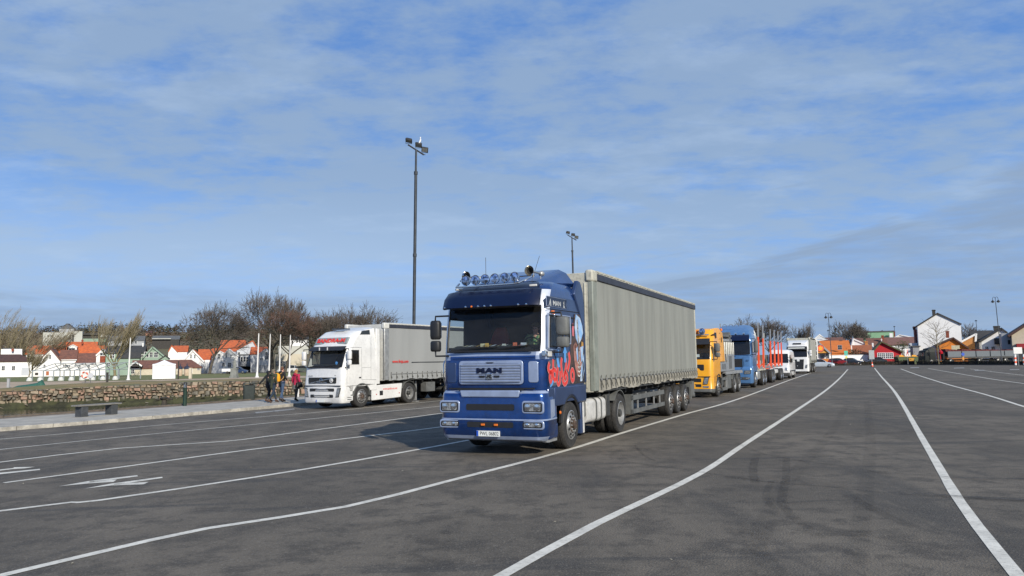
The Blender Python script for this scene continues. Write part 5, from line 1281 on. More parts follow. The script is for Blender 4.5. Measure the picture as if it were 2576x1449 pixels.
    g = MB(); g.lathe([(.02, -.12), (.13, -.08), (.15, 0), (.13, .08), (.02, .12)], (-3.6, .55, 3.30), 'x', M_redl, 12); g.obj('red_buoy', t)
    g = MB(); g.lathe([(.07, 0), (.07, .10), (.04, .14)], (-4.9, .75, 3.42), 'z', M_amber, 12); g.tube([(-4.9, .75, 3.1), (-4.9, .75, 3.42)], .03, M_black, 6); g.obj('beacon', t)
    for s in (1, -1):
        g = MB(); y2 = s*1.2
        g.box(-2.3, -3.7, s*1.14, y2, .78, .92, M_guard); g.box(-2.3, -3.7, s*1.14, y2, .26, .42, M_guard); g.box(-2.3, -2.42, s*1.14, y2, .26, 1.1, M_guard); g.box(-3.5, -3.62, s*1.14, y2, .3, .9, M_alu); g.obj('side_guard', t)
        g = MB(); g.box(-3.75, -4.85, s*.8, y2, .30, 1.05, M_guard); g.obj('tool_box', t, bevel=.03)
        g = MB(); g.box(-2.45, -3.4, s*.7, s*1.1, .45, .95, M_dkgrey); g.obj('fuel_tank', t, bevel=.06)
    return t
OL = orange_lorry()

def timber_lorry():
    t = thing('timber_lorry', 'light blue timber lorry and drag trailer with tall orange and bare metal stakes', 'lorry', (14.1-.13, 48.36+.06, 0), xz(25))
    w = 1.22
    rows = [(1.05, -.08, w, .22, .05), (1.5, -.06, w, .22, .05), (1.9, -.08, w, .22, .06), (2.16, -.10, w, .20, .07), (2.26, -.115, w, .20, .07), (2.40, -.14, w, .19, .07), (2.90, -.20, w-.01, .19, .07), (3.08, -.23, w-.01, .19, .07), (3.30, -.30, w-.03, .22, .08), (3.42, -.44, w-.06, .26, .09), (3.56, -.75, w-.12, .32, .1), (3.62, -1.0, w-.22, .36, .1)]
    xs = [-2.30, -1.62, -1.45, -1.30, -1.20, -.32]
    def mf(i, n, nx_, m): return None
    plain_cab(t, M_ltblue, rows, xs, (4, 5), (2.26, 2.90), (2.16, 3.08), glass=M_glassd)
    g = MB(); rings = []
    for f in range(9):
        q = f/8; x = lerp(-.62, -2.05, q); z = lerp(3.52, 4.08, q**.7); ww = lerp(.98, 1.14, q); rings.append([(x, y, z-(.05+.3*q)*max(0, abs(y)/ww-.6)**2*4) for y in [ww*(-1+k/5) for k in range(11)]]+[(x, y, 3.30) for y in (ww, 0, -ww)])
    g.loft(rings, M_ltblue); g.obj('roof_spoiler', t, smooth=40)
    g = MB(); rings = [[(x-.04*(y/1.1)**2, y, z) for y in [ww*(-1+k/6) for k in range(13)]]+[(x-.05-.04*(y/1.1)**2, y, z) for y in [ww*(1-k/6) for k in range(13)]] for z, x, ww in ((3.02, .06, 1.10), (3.30, -.06, 1.10), (3.40, -.22, 1.06))]
    g.loft(rings, M_navy); g.obj('sun_visor', t)
    for k in range(4): g = MB(); y = -.75+.5*k; g.lathe([(.03, -.06), (.075, 0), (.07, .03), (.001, .04)], (-.22, y, 3.47), 'x', M_chrome, 12); g.obj('spotlight', t)
    for y in (-.5, -.1, .25): g = MB(); g.tube([(-.75, y+.13*math.cos(a), 3.95+.16*math.sin(a)) for a in [PI*k/8 for k in range(9)]], .014, M_guard, 5); g.obj('roof_hoop', t)
    rb = [(.27, -.10, 1.14, .16, .03), (.34, -.01, 1.21, .20, .05), (.62, .02, 1.23, .20, .05), (1.20, .01, 1.23, .20, .05), (1.32, -.02, 1.21, .20, .05), (1.36, -.06, 1.19, .20, .05)]
    bo, _ = cab_shell(t, rb, [-.72, -.5], [.66, .33, 0.0], M_ltblue, {}, None, name='bumper')
    lampset(bo, .90, .88, 1.14, .42, .02, .02)
    g = MB(); frontprism(g, rrect(0, .62, 1.9, .16, .04), -.01, M_dkgrey, .05, lambda y: -.05*(y/1.2)**2); g.obj('air_slot', bo)
    for s in (1, -1): g = MB(); frontprism(g, rrect(s*.92, .63, .26, .10, .03), .0, M_lens, .05, lambda y: -.04); g.obj('fog_lamp', bo)
    g = MB(); frontprism(g, [(-.62, 1.42), (-.50, 1.28), (.50, 1.28), (.62, 1.42), (.62, 1.86), (-.62, 1.86)], -.07, M_black, .05, lambda y: -.05*(y/1.2)**2); g.obj('grille', t)
    g = MB()
    for s in (1, -1): g.tube([(.0, s*.66, 1.95), (.0, s*.70, 1.45), (.0, s*.52, 1.22)], .012, M_navy, 5)
    g.obj('panel_line', t); g = MB(); g.box(-.07, -.035, -1.1, 1.1, 2.13, 2.17, M_black); g.obj('wiper', t)
    text('number_lettering', '50', .17, t, (-.055, .92, 1.74), *FR, M_navy, ext=.002)
    text('maker_lettering', 'MAN', .12, t, (-.07, .0, 2.02), *FR, M_navy, ext=.002, sx=1.6)
    for s in (1, -1):
        g = MB(); sideprism(g, arch_panel(-2.35, -.62, .98, 1.385, -1.50, .55, .62), s*1.225, s*1.12, M_ltblue); sideprism(g, [(-.62, .40), (-.62, 1.385), (-.26, 1.385), (-.24, 1.2), (-.24, .40), (-.6, .33)], s*1.225, s*1.12, M_ltblue); g.obj('wheel_arch_panel', t, bevel=.02)
    mirror(t, -.15, 1.48, 2.22, 3.02, .26, .18, M_guard, low=False); mirror(t, -.15, -1.48, 2.22, 3.02, .26, .18, M_guard, s=-1, low=False)
    interior(t, -2.2, -.2, 2.24, 3.1, 1.2)
    tractor_chassis(t, -.4, -7.9, (-1.50, -5.2, -6.55))
    pair(t, -1.50, 1.19, r=.52, w=.32, style='front', m=M_rimalu)
    for x in (-5.2, -6.55): pair(t, x, 1.23, r=.52, w=.28, style='rear', dual=True, m=M_rimalu)
    g = MB(); g.box(-2.45, -2.55, -1.1, 1.1, 1.1, 3.7, M_alu); g.tube([(-2.5, 1.1, 1.1), (-2.5, 1.14, 3.5), (-2.5, 1.0, 3.86), (-2.5, .7, 3.95), (-2.5, -.7, 3.95), (-2.5, -1.14, 3.5), (-2.5, -1.1, 1.1)], .06, M_alu, 8); g.obj('headboard', t)
    g = MB(); g.box(-2.6, -8.0, -.45, .45, 1.0, 1.2, M_dkgrey); g.box(-2.7, -7.8, 1.0, 1.12, 1.02, 1.14, M_cream); g.obj('bunk_frame', t)
    g = MB(); g.box(-2.9, -4.4, .8, 1.15, .45, 1.0, M_alu); g.obj('fuel_tank', t, bevel=.08)
    # stakes in bolsters
    def bolster(x, h, lo=1.25, split=.68):
        b = MB(); b.box(x-.10, x+.10, -1.18, 1.18, lo-.14, lo, M_alu); bo_ = b.obj('bolster', t, bevel=.01)
        for s in (1, -1):
            g = MB(); zt = h; zm = lerp(lo, h, split)
            g.loft([[(x-a+.0, s*(1.19+o)-b_, z), (x+a, s*(1.19+o)-b_, z), (x+a, s*(1.19+o)+b_, z), (x-a, s*(1.19+o)+b_, z)] for z, a, b_, o in ((lo-.08, .075, .065, -.02), (lo+.3, .075, .065, .0), (zm, .05, .045, .03))], M_stakeo)
            g.loft([[(x-a, s*(1.22+o)-b_, z), (x+a, s*(1.22+o)-b_, z), (x+a, s*(1.22+o)+b_, z), (x-a, s*(1.22+o)+b_, z)] for z, a, b_, o in ((zm, .05, .045, .0), (zt, .042, .038, .03))], M_alu)
            g.loft([[(x-.07, s*.86, lo), (x+.07, s*.86, lo), (x+.07, s*.92, lo), (x-.07, s*.92, lo)], [(x-.07, s*1.10, lo+.26), (x+.07, s*1.10, lo+.26), (x+.07, s*1.18, lo+.22), (x-.07, s*1.18, lo+.22)]], M_stakeo)
            g.obj('stake', t, smooth=20)
    for x, h in ((-3.5, 4.28), (-6.1, 4.20), (-10.6, 4.05), (-13.3, 4.08), (-16.1, 4.05), (-18.6, 4.06)): bolster(x, h)
    # crane on the rear of the truck
    g = MB(); g.tube([(-8.1, 0, 1.0), (-8.1, 0, 3.5)], .20, M_dkgrey, 10); g.tube([(-8.1, 0, 3.45), (-6.0, .1, 3.75), (-5.0, .1, 3.6)], .12, M_dkgrey, 8); g.tube([(-8.1, .35, 1.5), (-8.0, .5, 2.6), (-7.7, .55, 3.5)], .07, M_alu, 6); g.tube([(-8.4, .8, 1.3), (-8.4, .95, 1.9), (-8.3, 1.0, 3.7)], .09, M_alu, 8); g.box(-7.9, -8.5, -.5, .7, 1.2, 1.7, M_tankw); g.box(-7.8, -8.5, .3, 1.0, 3.5, 3.75, M_dkgrey); g.obj('timber_crane', t)
    g = MB(); g.box(-9.6, -19.2, -.42, .42, .98, 1.12, M_stakeo); g.box(-8.5, -9.7, -.08, .08, .62, .74, M_dkgrey); g.box(-10.0, -12.6, -.6, .6, .75, .98, M_stakeo); g.obj('trailer_frame', t)
    g = MB(); g.box(-13.0, -15.8, .7, 1.15, .62, .95, M_tankw); g.obj('trailer_tank', t, bevel=.08)
    for x in (-10.9, -12.2, -17.2, -18.6): pair(t, x, 1.23, r=.50, w=.28, style='rear', dual=True, m=M_rimalu)
    return t
TL = timber_lorry()

# ---- white panel van
def van():
    t = thing('panel_van', 'white high-roof van driving between the timber lorry and the white grilled lorry', 'van', (23.6, 67.9, 0), xz(26.5))
    g = MB(); st = [(.0, .40, .72, .80, .50), (-.06, .30, .98, .94, .62), (-.45, .28, 1.12, .98, .66), (-.95, .28, 1.28, .98, .7)]
    def ring(x, zb, zt, wb, wt, r=.12): return [(x, -wb, zb), (x, wb, zb), (x, wb+.01, (zb+zt)/2), (x, wt+.0, zt-r), (x, wt-r*.8, zt-.02), (x, 0, zt+.01), (x, -wt+r*.8, zt-.02), (x, -wt, zt-r), (x, -wb-.01, (zb+zt)/2)]
    g.loft([ring(.02, .36, .72, .80, .70, .06), ring(-.02, .30, .92, .93, .84), ring(-.30, .28, 1.16, .98, .93), ring(-.78, .28, 1.40, .99, .95), ring(-1.25, .28, 2.22, .99, .90, .16), ring(-1.60, .28, 2.56, .99, .88, .2), ring(-2.2, .28, 2.62, .99, .88, .2), ring(-4.9, .28, 2.58, .98, .88, .2), ring(-4.98, .34, 2.50, .95, .86, .2)], M_white)
    b = g.obj('body', t, smooth=30)
    g = MB(); g.loft([[(-.74, -.88, 1.41), (-.74, .88, 1.41), (-.755, .88, 1.42), (-.755, -.88, 1.42)], [(-1.22, -.80, 2.21), (-1.22, .80, 2.21), (-1.235, .80, 2.22), (-1.235, -.80, 2.22)]], M_glassd); g.obj('windscreen', t)
    for s in (1, -1):
        g = MB(); sideprism(g, [(-.98, 1.42), (-1.32, 2.10), (-1.95, 2.10), (-1.98, 1.38)], s*.975, s*.998, M_glassd); g.obj('door_window', t)
        g = MB(); sideprism(g, [(.0, .72), (-.28, .72), (-.42, 1.02), (-.05, .96)], s*.62, s*.90, M_black); hh = g.obj('lamp_housing', t)
        g = MB(); g.loft([[(.0, s*.60, .70), (.0, s*.90, .70), (-.06, s*.90, .98), (-.06, s*.62, .98)], [(.035, s*.62, .74), (.02, s*.86, .74), (-.03, s*.86, .94), (-.02, s*.66, .94)]], M_lens); g.obj('headlight', hh)
        mirror(t, -.85, s*1.14, 1.40, 1.78, .18, .12, M_black, s=s, low=False)
        g = MB(); g.box(-.5, -4.9, s*.985, s*1.005, .62, .72, M_black); g.obj('rub_strip', t)
    g = MB(); g.loft([ring(.05, .30, .52, .80, .80, .05), ring(.0, .26, .56, .97, .97, .05), ring(-.30, .26, .58, 1.0, 1.0, .05)], M_dkgrey); g.obj('bumper', t)
    g = MB(); frontprism(g, rrect(0, .80, .80, .16, .04), -.02, M_black, .05); g.obj('grille', t)
    pair(t, -.98, 1.0, r=.36, w=.24, style='front'); pair(t, -4.0, 1.0, r=.36, w=.24, style='front')
    return t
van()
# ---- second white lorry, far back in the lane
def far_lorry():
    t = thing('articulated_lorry', 'white lorry with black grille and beige trailer, last of the queue behind the van', 'lorry', (32.4, 86.6, 0), xz(25.3))
    rows = volvo_rows(3.70)
    xs = [-2.30, -1.75, -1.45, -1.25, -1.15, -.60]
    plain_cab(t, M_white, rows, xs, (4, 5), (2.02, 2.66), (1.90, 2.74), glass=M_glassd)
    g = MB(); g.loft([[(-.75, -.98, 3.2), (-.75, .98, 3.2), (-.80, .96, 3.45), (-.80, -.96, 3.45)], [(-1.5, -1.14, 3.2), (-1.5, 1.14, 3.2), (-1.5, 1.1, 3.72), (-1.5, -1.1, 3.72)], [(-2.3, -1.18, 3.2), (-2.3, 1.18, 3.2), (-2.3, 1.16, 3.85), (-2.3, -1.16, 3.85)]], M_white); g.obj('roof_cap', t, bevel=.06)
    g = MB(); rings = [[(x-.05*(y/1.1)**2, y, z) for y in [w*(-1+k/6) for k in range(13)]]+[(x-.04-.05*(y/1.1)**2, y, z) for y in [w*(1-k/6) for k in range(13)]] for z, x, w in ((2.70, -.12, 1.08), (2.92, -.22, 1.12), (3.10, -.45, 1.06))]
    g.loft(rings, M_black); v = g.obj('sun_visor', t)
    g = MB(); g.box(-.16, -.12, -.95, .85, 2.86, 2.98, M_platew); g.obj('light_bar', v)
    g = MB(); frontprism(g, rrect(0, 3.42, .9, .16, .03), -.76, M_glassd, .03); g.obj('roof_lamp', t)
    bl = lambda y: -.07*(y/1.2)**2
    g = MB(); frontprism(g, [(-.62, .50), (.62, .50), (.72, 1.62), (-.72, 1.62)], -.02, M_black, .05, bl); go = g.obj('grille', t)
    g = MB(); g.box(.03, .045, -.02, .25, 1.40, 1.62, M_platew); g.obj('badge', go)
    rb = [(.22, -.10, 1.18, .18, .04), (.28, .0, 1.21, .20, .06), (.90, .01, 1.22, .22, .07), (1.0, .00, 1.21, .22, .07)]
    bo, _ = cab_shell(t, rb, [-.60, -.45], [.66, .33, 0.0], M_white, {}, None, name='bumper')
    lampset(bo, .95, .62, 1.02, .20, .02, .04)
    plate(t, .04, .34, '')
    for s in (1, -1):
        g = MB(); sideprism(g, arch_panel(-2.3, -.35, .70, 1.04, -1.40, .52, .60), s*1.22, s*1.12, M_white); sideprism(g, [(-.30, .30), (-.30, 1.04), (-.82, 1.04), (-.76, .30)], s*1.22, s*1.14, M_white); g.obj('wheel_arch_panel', t)
    mirror(t, -.28, 1.45, 1.98, 2.66, .24, .18, M_white); mirror(t, -.28, -1.45, 1.98, 2.66, .24, .18, M_white, s=-1)
    interior(t, -2.2, -.35, 1.98, 2.75, 1.2)
    tractor_chassis(t, -.4, -6.0, (-1.4, -5.0)); pair(t, -1.4, 1.19, style='front'); pair(t, -5.0, 1.23, w=.28, style='rear', dual=True)
    trailer(t, -2.7, -12.6, 4.15, 1.15, 1.26, (-8.5, -9.8), curt=mat('tarpaulin_beige', (.38, .37, .32), .6, scale=1), band=False, seed=21)
    return t
far_lorry()
t = thing('semi_trailer', 'pale trailer roof showing above the orange cab, mostly hidden by the queue', 'trailer', (14.9, 60.8, 0), xz(20))
trailer(t, 0, -11.5, 4.0, 1.15, 1.25, (-7.5, -8.8, -10.1), curt=M_tarp2, frame=M_cream, seed=31)

# ---- cars
def car(name, label, loc, rz, paint, L=4.5, H=1.45, Wd=.88, group=None, estate=False):
    t = thing(name, label, 'car', loc, rz, group)
    def ring(x, zb, zt, w, r=.10): return [(x, -w*.92, zb), (x, w*.92, zb), (x, w, zb+.18), (x, w, zt-r), (x, w*.86, zt), (x, 0, zt+.02), (x, -w*.86, zt), (x, -w, zt-r), (x, -w, zb+.18)]
    g = MB(); k = L/4.5
    g.loft([ring(0, .30, .58, Wd*.78, .06), ring(-.08*k, .22, .66, Wd*.90), ring(-.45*k, .20, .80, Wd), ring(-1.15*k, .20, .93, Wd), ring(-2.2*k, .20, .96, Wd), ring(-3.4*k, .20, .99, Wd), ring(-4.2*k, .22, 1.0 if not estate else 1.02, Wd*.97), ring(-4.42*k, .28, .94, Wd*.90), ring(-4.5*k, .36, .82, Wd*.84, .06)], paint)
    g.obj('body', t, smooth=40)
    def top(x, z, w): return [(x, -w, z), (x, w, z)]
    g = MB(); xr = -4.35*k if estate else -4.0*k; xt = -4.05*k if estate else -3.3*k
    ring4 = lambda xa, za, wa, zb_: [(xa, -wa, za), (xa, wa, za), (xa-.0, wa*.9, zb_), (xa, -wa*.9, zb_)]
    g.loft([[(-1.20*k, -Wd*.86, .90), (-1.20*k, Wd*.86, .90), (-1.22*k, Wd*.86, .93), (-1.22*k, -Wd*.86, .93)], [(-1.55*k, -Wd*.88, .90), (-1.55*k, Wd*.88, .90), (-1.75*k, Wd*.72, H-.14), (-1.75*k, -Wd*.72, H-.14)], [(-2.0*k, -Wd*.90, .90), (-2.0*k, Wd*.90, .90), (-2.1*k, Wd*.70, H-.03), (-2.1*k, -Wd*.70, H-.03)], [(-3.0*k, -Wd*.90, .92), (-3.0*k, Wd*.90, .92), (-3.0*k, Wd*.68, H-.03), (-3.0*k, -Wd*.68, H-.03)], [(xr+.3, -Wd*.88, .94), (xr+.3, Wd*.88, .94), (xt, Wd*.66, H-.12), (xt, -Wd*.66, H-.12)], [(xr, -Wd*.82, .96), (xr, Wd*.82, .96), (xr, Wd*.80, .98), (xr, -Wd*.80, .98)]], M_glassd)
    g.obj('windows', t, smooth=30)
    g = MB()
    g.loft([[(x, y, z) for y in (-w, -w*.6, 0, w*.6, w)]+[(x, y, z-.04) for y in (w, 0, -w)] for x, z, w in ((-1.80*k, H-.10, Wd*.70), (-2.1*k, H-.005, Wd*.71), (-2.6*k, H, Wd*.71), (-3.05*k, H-.01, Wd*.69), (xt-.02, H-.10, Wd*.67))], paint)
    for s in (1, -1):
        g.tube([(-1.20*k, s*Wd*.87, .93), (-1.80*k, s*Wd*.725, H-.10)], .035, paint, 5); g.tube([(-2.7*k, s*Wd*.91, .95), (-2.75*k, s*Wd*.71, H-.03)], .03, M_black, 5); g.tube([(xr+.25, s*Wd*.87, .97), (xt, s*Wd*.68, H-.11)], .05, paint, 5)
    g.obj('roof', t, smooth=40)
    for s in (1, -1):
        g = MB(); g.loft([[(-.02, s*.50*Wd, .56), (-.05, s*.92*Wd, .58), (-.30, s*.985*Wd, .62), (-.30, s*.9*Wd, .72), (-.10, s*.55*Wd, .68)], [(.0, s*.52*Wd, .57), (-.02, s*.90*Wd, .59), (-.28, s*1.0*Wd, .63), (-.28, s*.92*Wd, .73), (-.08, s*.55*Wd, .69)]], M_lens); g.obj('headlight', t)
        g = MB(); g.lathe([(.02, 0), (.09, .03), (.08, .10), (.02, .13)], (-1.45*k, s*(Wd+.02), .98), 'x', paint, 8); g.obj('door_mirror', t)
        g = MB(); g.box(-4.50*k, -4.40*k, s*Wd*.55, s*Wd*.88, .66, .84, M_redl); g.obj('tail_light', t)
    g = MB(); g.box(-.02, .01, -.35, .35, .48, .56, M_black); g.box(-.02, .015, -.5, .5, .28, .36, M_black); g.obj('grille', t)
    g = MB(); g.box(.012, .02, -.26, .26, .38, .47, M_platew); g.obj('number_plate', t)
    pair(t, -.85*k, Wd+.01, r=.32, w=.22, style='front', m=M_rimalu); pair(t, -3.55*k, Wd+.01, r=.32, w=.22, style='front', m=M_rimalu)
    return t
M_carsilver = mat('car_silver', (.62, .68, .74), .3, metal=.4, var=.03, coat=.6); M_carred = mat('car_red', (.30, .02, .03), .3, coat=.6); M_cardark = mat('car_dark', (.03, .04, .06), .3, coat=.6); M_carblue = mat('car_blue', (.03, .06, .14), .3, coat=.6); M_cargreen = mat('car_greygreen', (.10, .12, .11), .35, coat=.5)
# ---------------------------------------------------------------- buildings
H_white = mat('house_white', (.80, .79, .76), .8, var=.04, scale=.6, dirt=.08); H_cream = mat('house_cream', (.56, .50, .38), .85, var=.06, scale=.5, dirt=.1)
H_grey = mat('house_grey', (.34, .35, .36), .8, var=.06, scale=.5); H_green = mat('house_green', (.25, .34, .26), .8, var=.05, scale=.5); H_brick = mat('brick', (.30, .07, .035), .9, var=.2, scale=4)
H_greyw = mat('house_greywhite', (.50, .52, .54), .8, var=.05, scale=.5); H_or = mat('house_orange', (.70, .22, .025), .8, var=.05, scale=.5); H_redw = mat('house_red', (.50, .018, .025), .8, var=.07, scale=.8)
H_conc = mat('concrete_pale', (.46, .46, .41), .85, var=.08, scale=.4); H_dwood = mat('dark_wood', (.05, .045, .04), .8, var=.2, scale=2)
def roofmat(name, c, c2):
    return mat(name, c, .85, col2=c2, scale=1.3, detail=9, bump=.35, bscale=5)
R_or = roofmat('roof_orange_tile', (.56, .13, .035), (.38, .09, .035)); R_br = roofmat('roof_brown_tile', (.20, .085, .055), (.13, .06, .045)); R_dk = roofmat('roof_dark', (.035, .036, .036), (.055, .05, .045)); R_dbr = roofmat('roof_dark_brown', (.10, .05, .038), (.06, .035, .03)); R_gr = roofmat('roof_grey', (.13, .135, .135), (.09, .09, .09)); R_moss = roofmat('roof_moss', (.12, .12, .05), (.07, .07, .03))
M_pane = mat('window_pane', (.02, .025, .03), .1, var=.3, scale=2, spec=.8)
def window(t, x0, x1, z0, z1, y=-.0, frame=H_white, bars=1, hbars=1):
    fw = max(.05, min(.12, (x1-x0)*.10)); g = MB()
    g.box(x0-fw, x0, y-.07, y+.03, z0-fw, z1+fw, frame); g.box(x1, x1+fw, y-.07, y+.03, z0-fw, z1+fw, frame)
    g.box(x0, x1, y-.07, y+.03, z1, z1+fw, frame); g.box(x0, x1, y-.09, y+.03, z0-fw, z0, frame)
    for k in range(bars): x = lerp(x0, x1, (k+1)/(bars+1)); g.box(x-fw*.35, x+fw*.35, y-.05, y+.02, z0, z1, frame)
    for k in range(hbars): z = lerp(z0, z1, (k+1)/(hbars+1)); g.box(x0, x1, y-.048, y+.022, z-fw*.3, z+fw*.3, frame)
    w = g.obj('window', t, smooth=0)
    g = MB(); g.box(x0, x1, y-.012, y+.01, z0, z1, M_pane); g.obj('pane', w, smooth=0)
def roof_slab(g, a, b, c, d, th, m):
    """quad a b c d (eave a,b / ridge c,d) thickened downward"""
    A = [Vector(p) for p in (a, b, c, d)]; n = (A[1]-A[0]).cross(A[2]-A[1]).normalized()
    if n.z < 0: n = -n
    g.add([tuple(p) for p in A]+[tuple(p-n*th) for p in A], [(0, 1, 2, 3), (7, 6, 5, 4), (0, 4, 5, 1), (1, 5, 6, 2), (2, 6, 7, 3), (3, 7, 4, 0)], m)
def house(label, Y, blocks, cat='house', name='house', group=None, rz=0, u_ref=None, base=None):
    """blocks in photo coordinates, turned into real metres at distance Y"""
    u = u_ref if u_ref else sum((b[1][0]+b[1][1])/2 for b in blocks)/len(blocks)
    v0 = base if base else max(b[1][2] for b in blocks)
    o = plane(u, v0, Y); gzv = landz(o.x, Y) if Y > 60 else 0
    zb = gzv
    th_ = math.atan2(o.x, Y)*.88     # the houses stand turned towards the lot
    t = thing(name, label, cat, (o.x, Y, zb), -th_, group); ks = math.cos(th_)
    def X(u_, v_=None, yy=0): return (plane(u_, v_ if v_ else v0, Y).x-o.x)*ks*(1+yy/Y*ks)
    def Z(v_, u_=None, yy=0): return plane(u_ if u_ else u, v_, Y+yy).z-zb
    wg = {}; rg = []
    for bk in blocks:
        kind, d, op = bk[0], bk[1], bk[2] if len(bk) > 2 else {}
        off = op.get('off', 0); dp = op.get('depth', 8); wm_ = op.get('wall', H_white); rm = op.get('roof', R_or); th = op.get('th', .22); ov = op.get('ov', .25)
        if kind == 'gable':     # u0,u1,vbase,ve_left,ve_right,uapex,vapex
            u0_, u1_, vb, vl, vr, ua, va = d; um = (u0_+u1_)/2
            x0, x1, xa = X(u0_, vl, off), X(u1_, vr, off), X(ua, va, off); zl, zr, za = Z(vl, u0_, off), Z(vr, u1_, off), Z(va, ua, off); z0 = min(-.3, Z(vb, um, off)) if not op.get('float') else Z(vb, um, off)
            g = MB(); sideprism(g, [(x0, z0), (x1, z0), (x1, zr), (xa, za), (x0, zl)], off, off+dp, wm_); g.obj('wall', t, smooth=0)
            for (xe, ze, s) in ((x0, zl, -1), (x1, zr, 1)):
                dx = xe-xa; dz = ze-za; k = 1+ov/max(.1, math.hypot(dx, dz)); xo, zo = xa+dx*k, za+dz*k
                g = MB(); roof_slab(g, (xo, off-ov, zo+.12), (xo, off+dp+ov, zo+.12), (xa, off+dp+ov, za+.14), (xa, off-ov, za+.14), th, rm); ro = g.obj('roof', t, smooth=0)
                if op.get('trim'):
                    g = MB(); roof_slab(g, (xo, off-ov-.06, zo+.10), (xo, off-ov-.005, zo+.10), (xa, off-ov-.005, za+.12), (xa, off-ov-.06, za+.12), th+.12, op['trim']); g.obj('bargeboard', ro, smooth=0)
        elif kind == 'side':    # u0,u1,vbase,veave,vridge
            u0_, u1_, vb, ve, vr = d[:5]; um = (u0_+u1_)/2
            x0, x1 = X(u0_, ve, off), X(u1_, ve, off); ze = Z(ve, um, off); zr = Z(vr, um, off+dp/2); z0 = min(-.3, Z(vb, um, off)) if not op.get('float') else Z(vb, um, off)
            hl, hr = op.get('hip', (0, 0))
            g = MB()
            g.box(x0, x1, off, off+dp, z0, ze, wm_)
            if not hl: g.add([(x0, off, ze), (x0, off+dp, ze), (x0, off+dp/2, zr-.15)], [(0, 1, 2)], wm_)
            if not hr: g.add([(x1, off, ze), (x1, off+dp, ze), (x1, off+dp/2, zr-.15)], [(0, 1, 2)], wm_)
            g.obj('wall', t, smooth=0)
            g = MB(); sl = (zr-ze)/(dp/2)
            a = (x0-ov, off-ov, ze-sl*ov); b = (x1+ov, off-ov, ze-sl*ov); c = (x1+ov-hr, off+dp/2, zr); dd = (x0-ov+hl, off+dp/2, zr)
            roof_slab(g, a, b, c, dd, th, rm)
            a2 = (x0-ov, off+dp+ov, ze-sl*ov); b2 = (x1+ov, off+dp+ov, ze-sl*ov); roof_slab(g, a2, b2, c, dd, th, rm)
            if hl: g.add([a, a2, dd], [(0, 1, 2)], rm)
            if hr: g.add([b, b2, c], [(0, 1, 2)], rm)
            ro = g.obj('roof', t, smooth=0)
            if op.get('trim'): g = MB(); g.box(x0-ov, x1+ov, off-ov-.07, off-ov, ze-sl*ov-.16, ze-sl*ov+.04, op['trim']); g.obj('gutter', ro, smooth=0)
        elif kind == 'flat':    # u0,u1,vbase,vtop
            u0_, u1_, vb, vt = d; um = (u0_+u1_)/2; x0, x1 = X(u0_, vt, off), X(u1_, vt, off); z0 = min(-.3, Z(vb, um, off)) if not op.get('float') else Z(vb, um, off)
            g = MB(); g.box(x0, x1, off, off+dp, z0, Z(vt, um, off), wm_); g.obj(op.get('name', 'wall'), t, smooth=0)
            if op.get('roof'): g = MB(); g.box(x0-ov, x1+ov, off-ov, off+dp+ov, Z(vt, um, off)+.003, Z(vt, um, off)+th, rm); g.obj('roof', t, smooth=0)
        elif kind == 'win':     # u0,u1,vb,vt
            u0_, u1_, vb, vt = d; um = (u0_+u1_)/2; window(t, X(u0_, vt, off), X(u1_, vt, off), Z(vb, um, off), Z(vt, um, off), off, op.get('frame', H_white), op.get('bars', 1), op.get('hbars', 1))
        elif kind == 'door':
            u0_, u1_, vb, vt = d; um = (u0_+u1_)/2; g = MB(); g.box(X(u0_, vt, off), X(u1_, vt, off), off-.05, off+.02, Z(vb, um, off), Z(vt, um, off), wm_); g.obj('door', t, smooth=0)
        elif kind == 'chimney':
            u0_, u1_, vb, vt = d; um = (u0_+u1_)/2; x0, x1 = X(u0_, vt, off), X(u1_, vt, off); g = MB(); g.box(x0, x1, off, off+(x1-x0), Z(vb, um, off), Z(vt, um, off), wm_); g.box(x0-.08, x1+.08, off-.08, off+(x1-x0)+.08, Z(vt, um, off)-.25, Z(vt, um, off)-.1, wm_); g.obj('chimney', t, smooth=0)
    return t
W_ = lambda *d, **k: ('win', d, k)
# ---- left bank, front row
house('low white house with dark brown hipped roof at the left edge of the photo', 182, [('side', (-60, 80, 944, 908, 892), dict(roof=R_dbr, depth=9, hip=(2, 3))), W_(7, 14, 931, 921), W_(31.5, 38.5, 931, 921), ('flat', (83, 100, 944, 908.5), dict(depth=5, off=1)), ('door', (86, 99, 944, 937.5), dict(off=1, wall=H_dwood)), ('door', (54, 76, 944, 925), dict(wall=H_greyw))])  # the dark wood door panel paints the shade of a low opening
house('white flat-topped house with small brick chimney behind the low white house', 205, [('flat', (4, 55, 925, 878), dict(depth=7)), ('side', (8, 52, 925, 885, 876), dict(depth=8, roof=R_gr, off=.5)), ('chimney', (30, 35, 884, 877), dict(wall=H_brick, off=-1))])
house('white gabled house with brown tiled side wings behind the marquee frame', 186, [
    ('gable', (101, 152, 944, 905, 905, 129.6, 877), dict(roof=R_br, depth=14, ov=.3)), ('side', (150, 189, 944, 903.5, 880), dict(roof=R_br, off=1.5, depth=9, trim=H_white)),
    ('side', (189, 249, 944, 913.5, 888), dict(roof=R_br, off=1.0, depth=9, trim=H_white)), W_(126, 130, 903, 893), W_(112, 116.5, 925, 917), W_(158, 175, 924.5, 917.5, off=1.5, bars=3), W_(196, 201, 924.5, 918, off=1.0), W_(219, 224, 924.5, 918, off=1.0), ('door', (118, 125, 944, 934), dict(wall=mat('door_orange', (.4, .12, .04), .7)))])
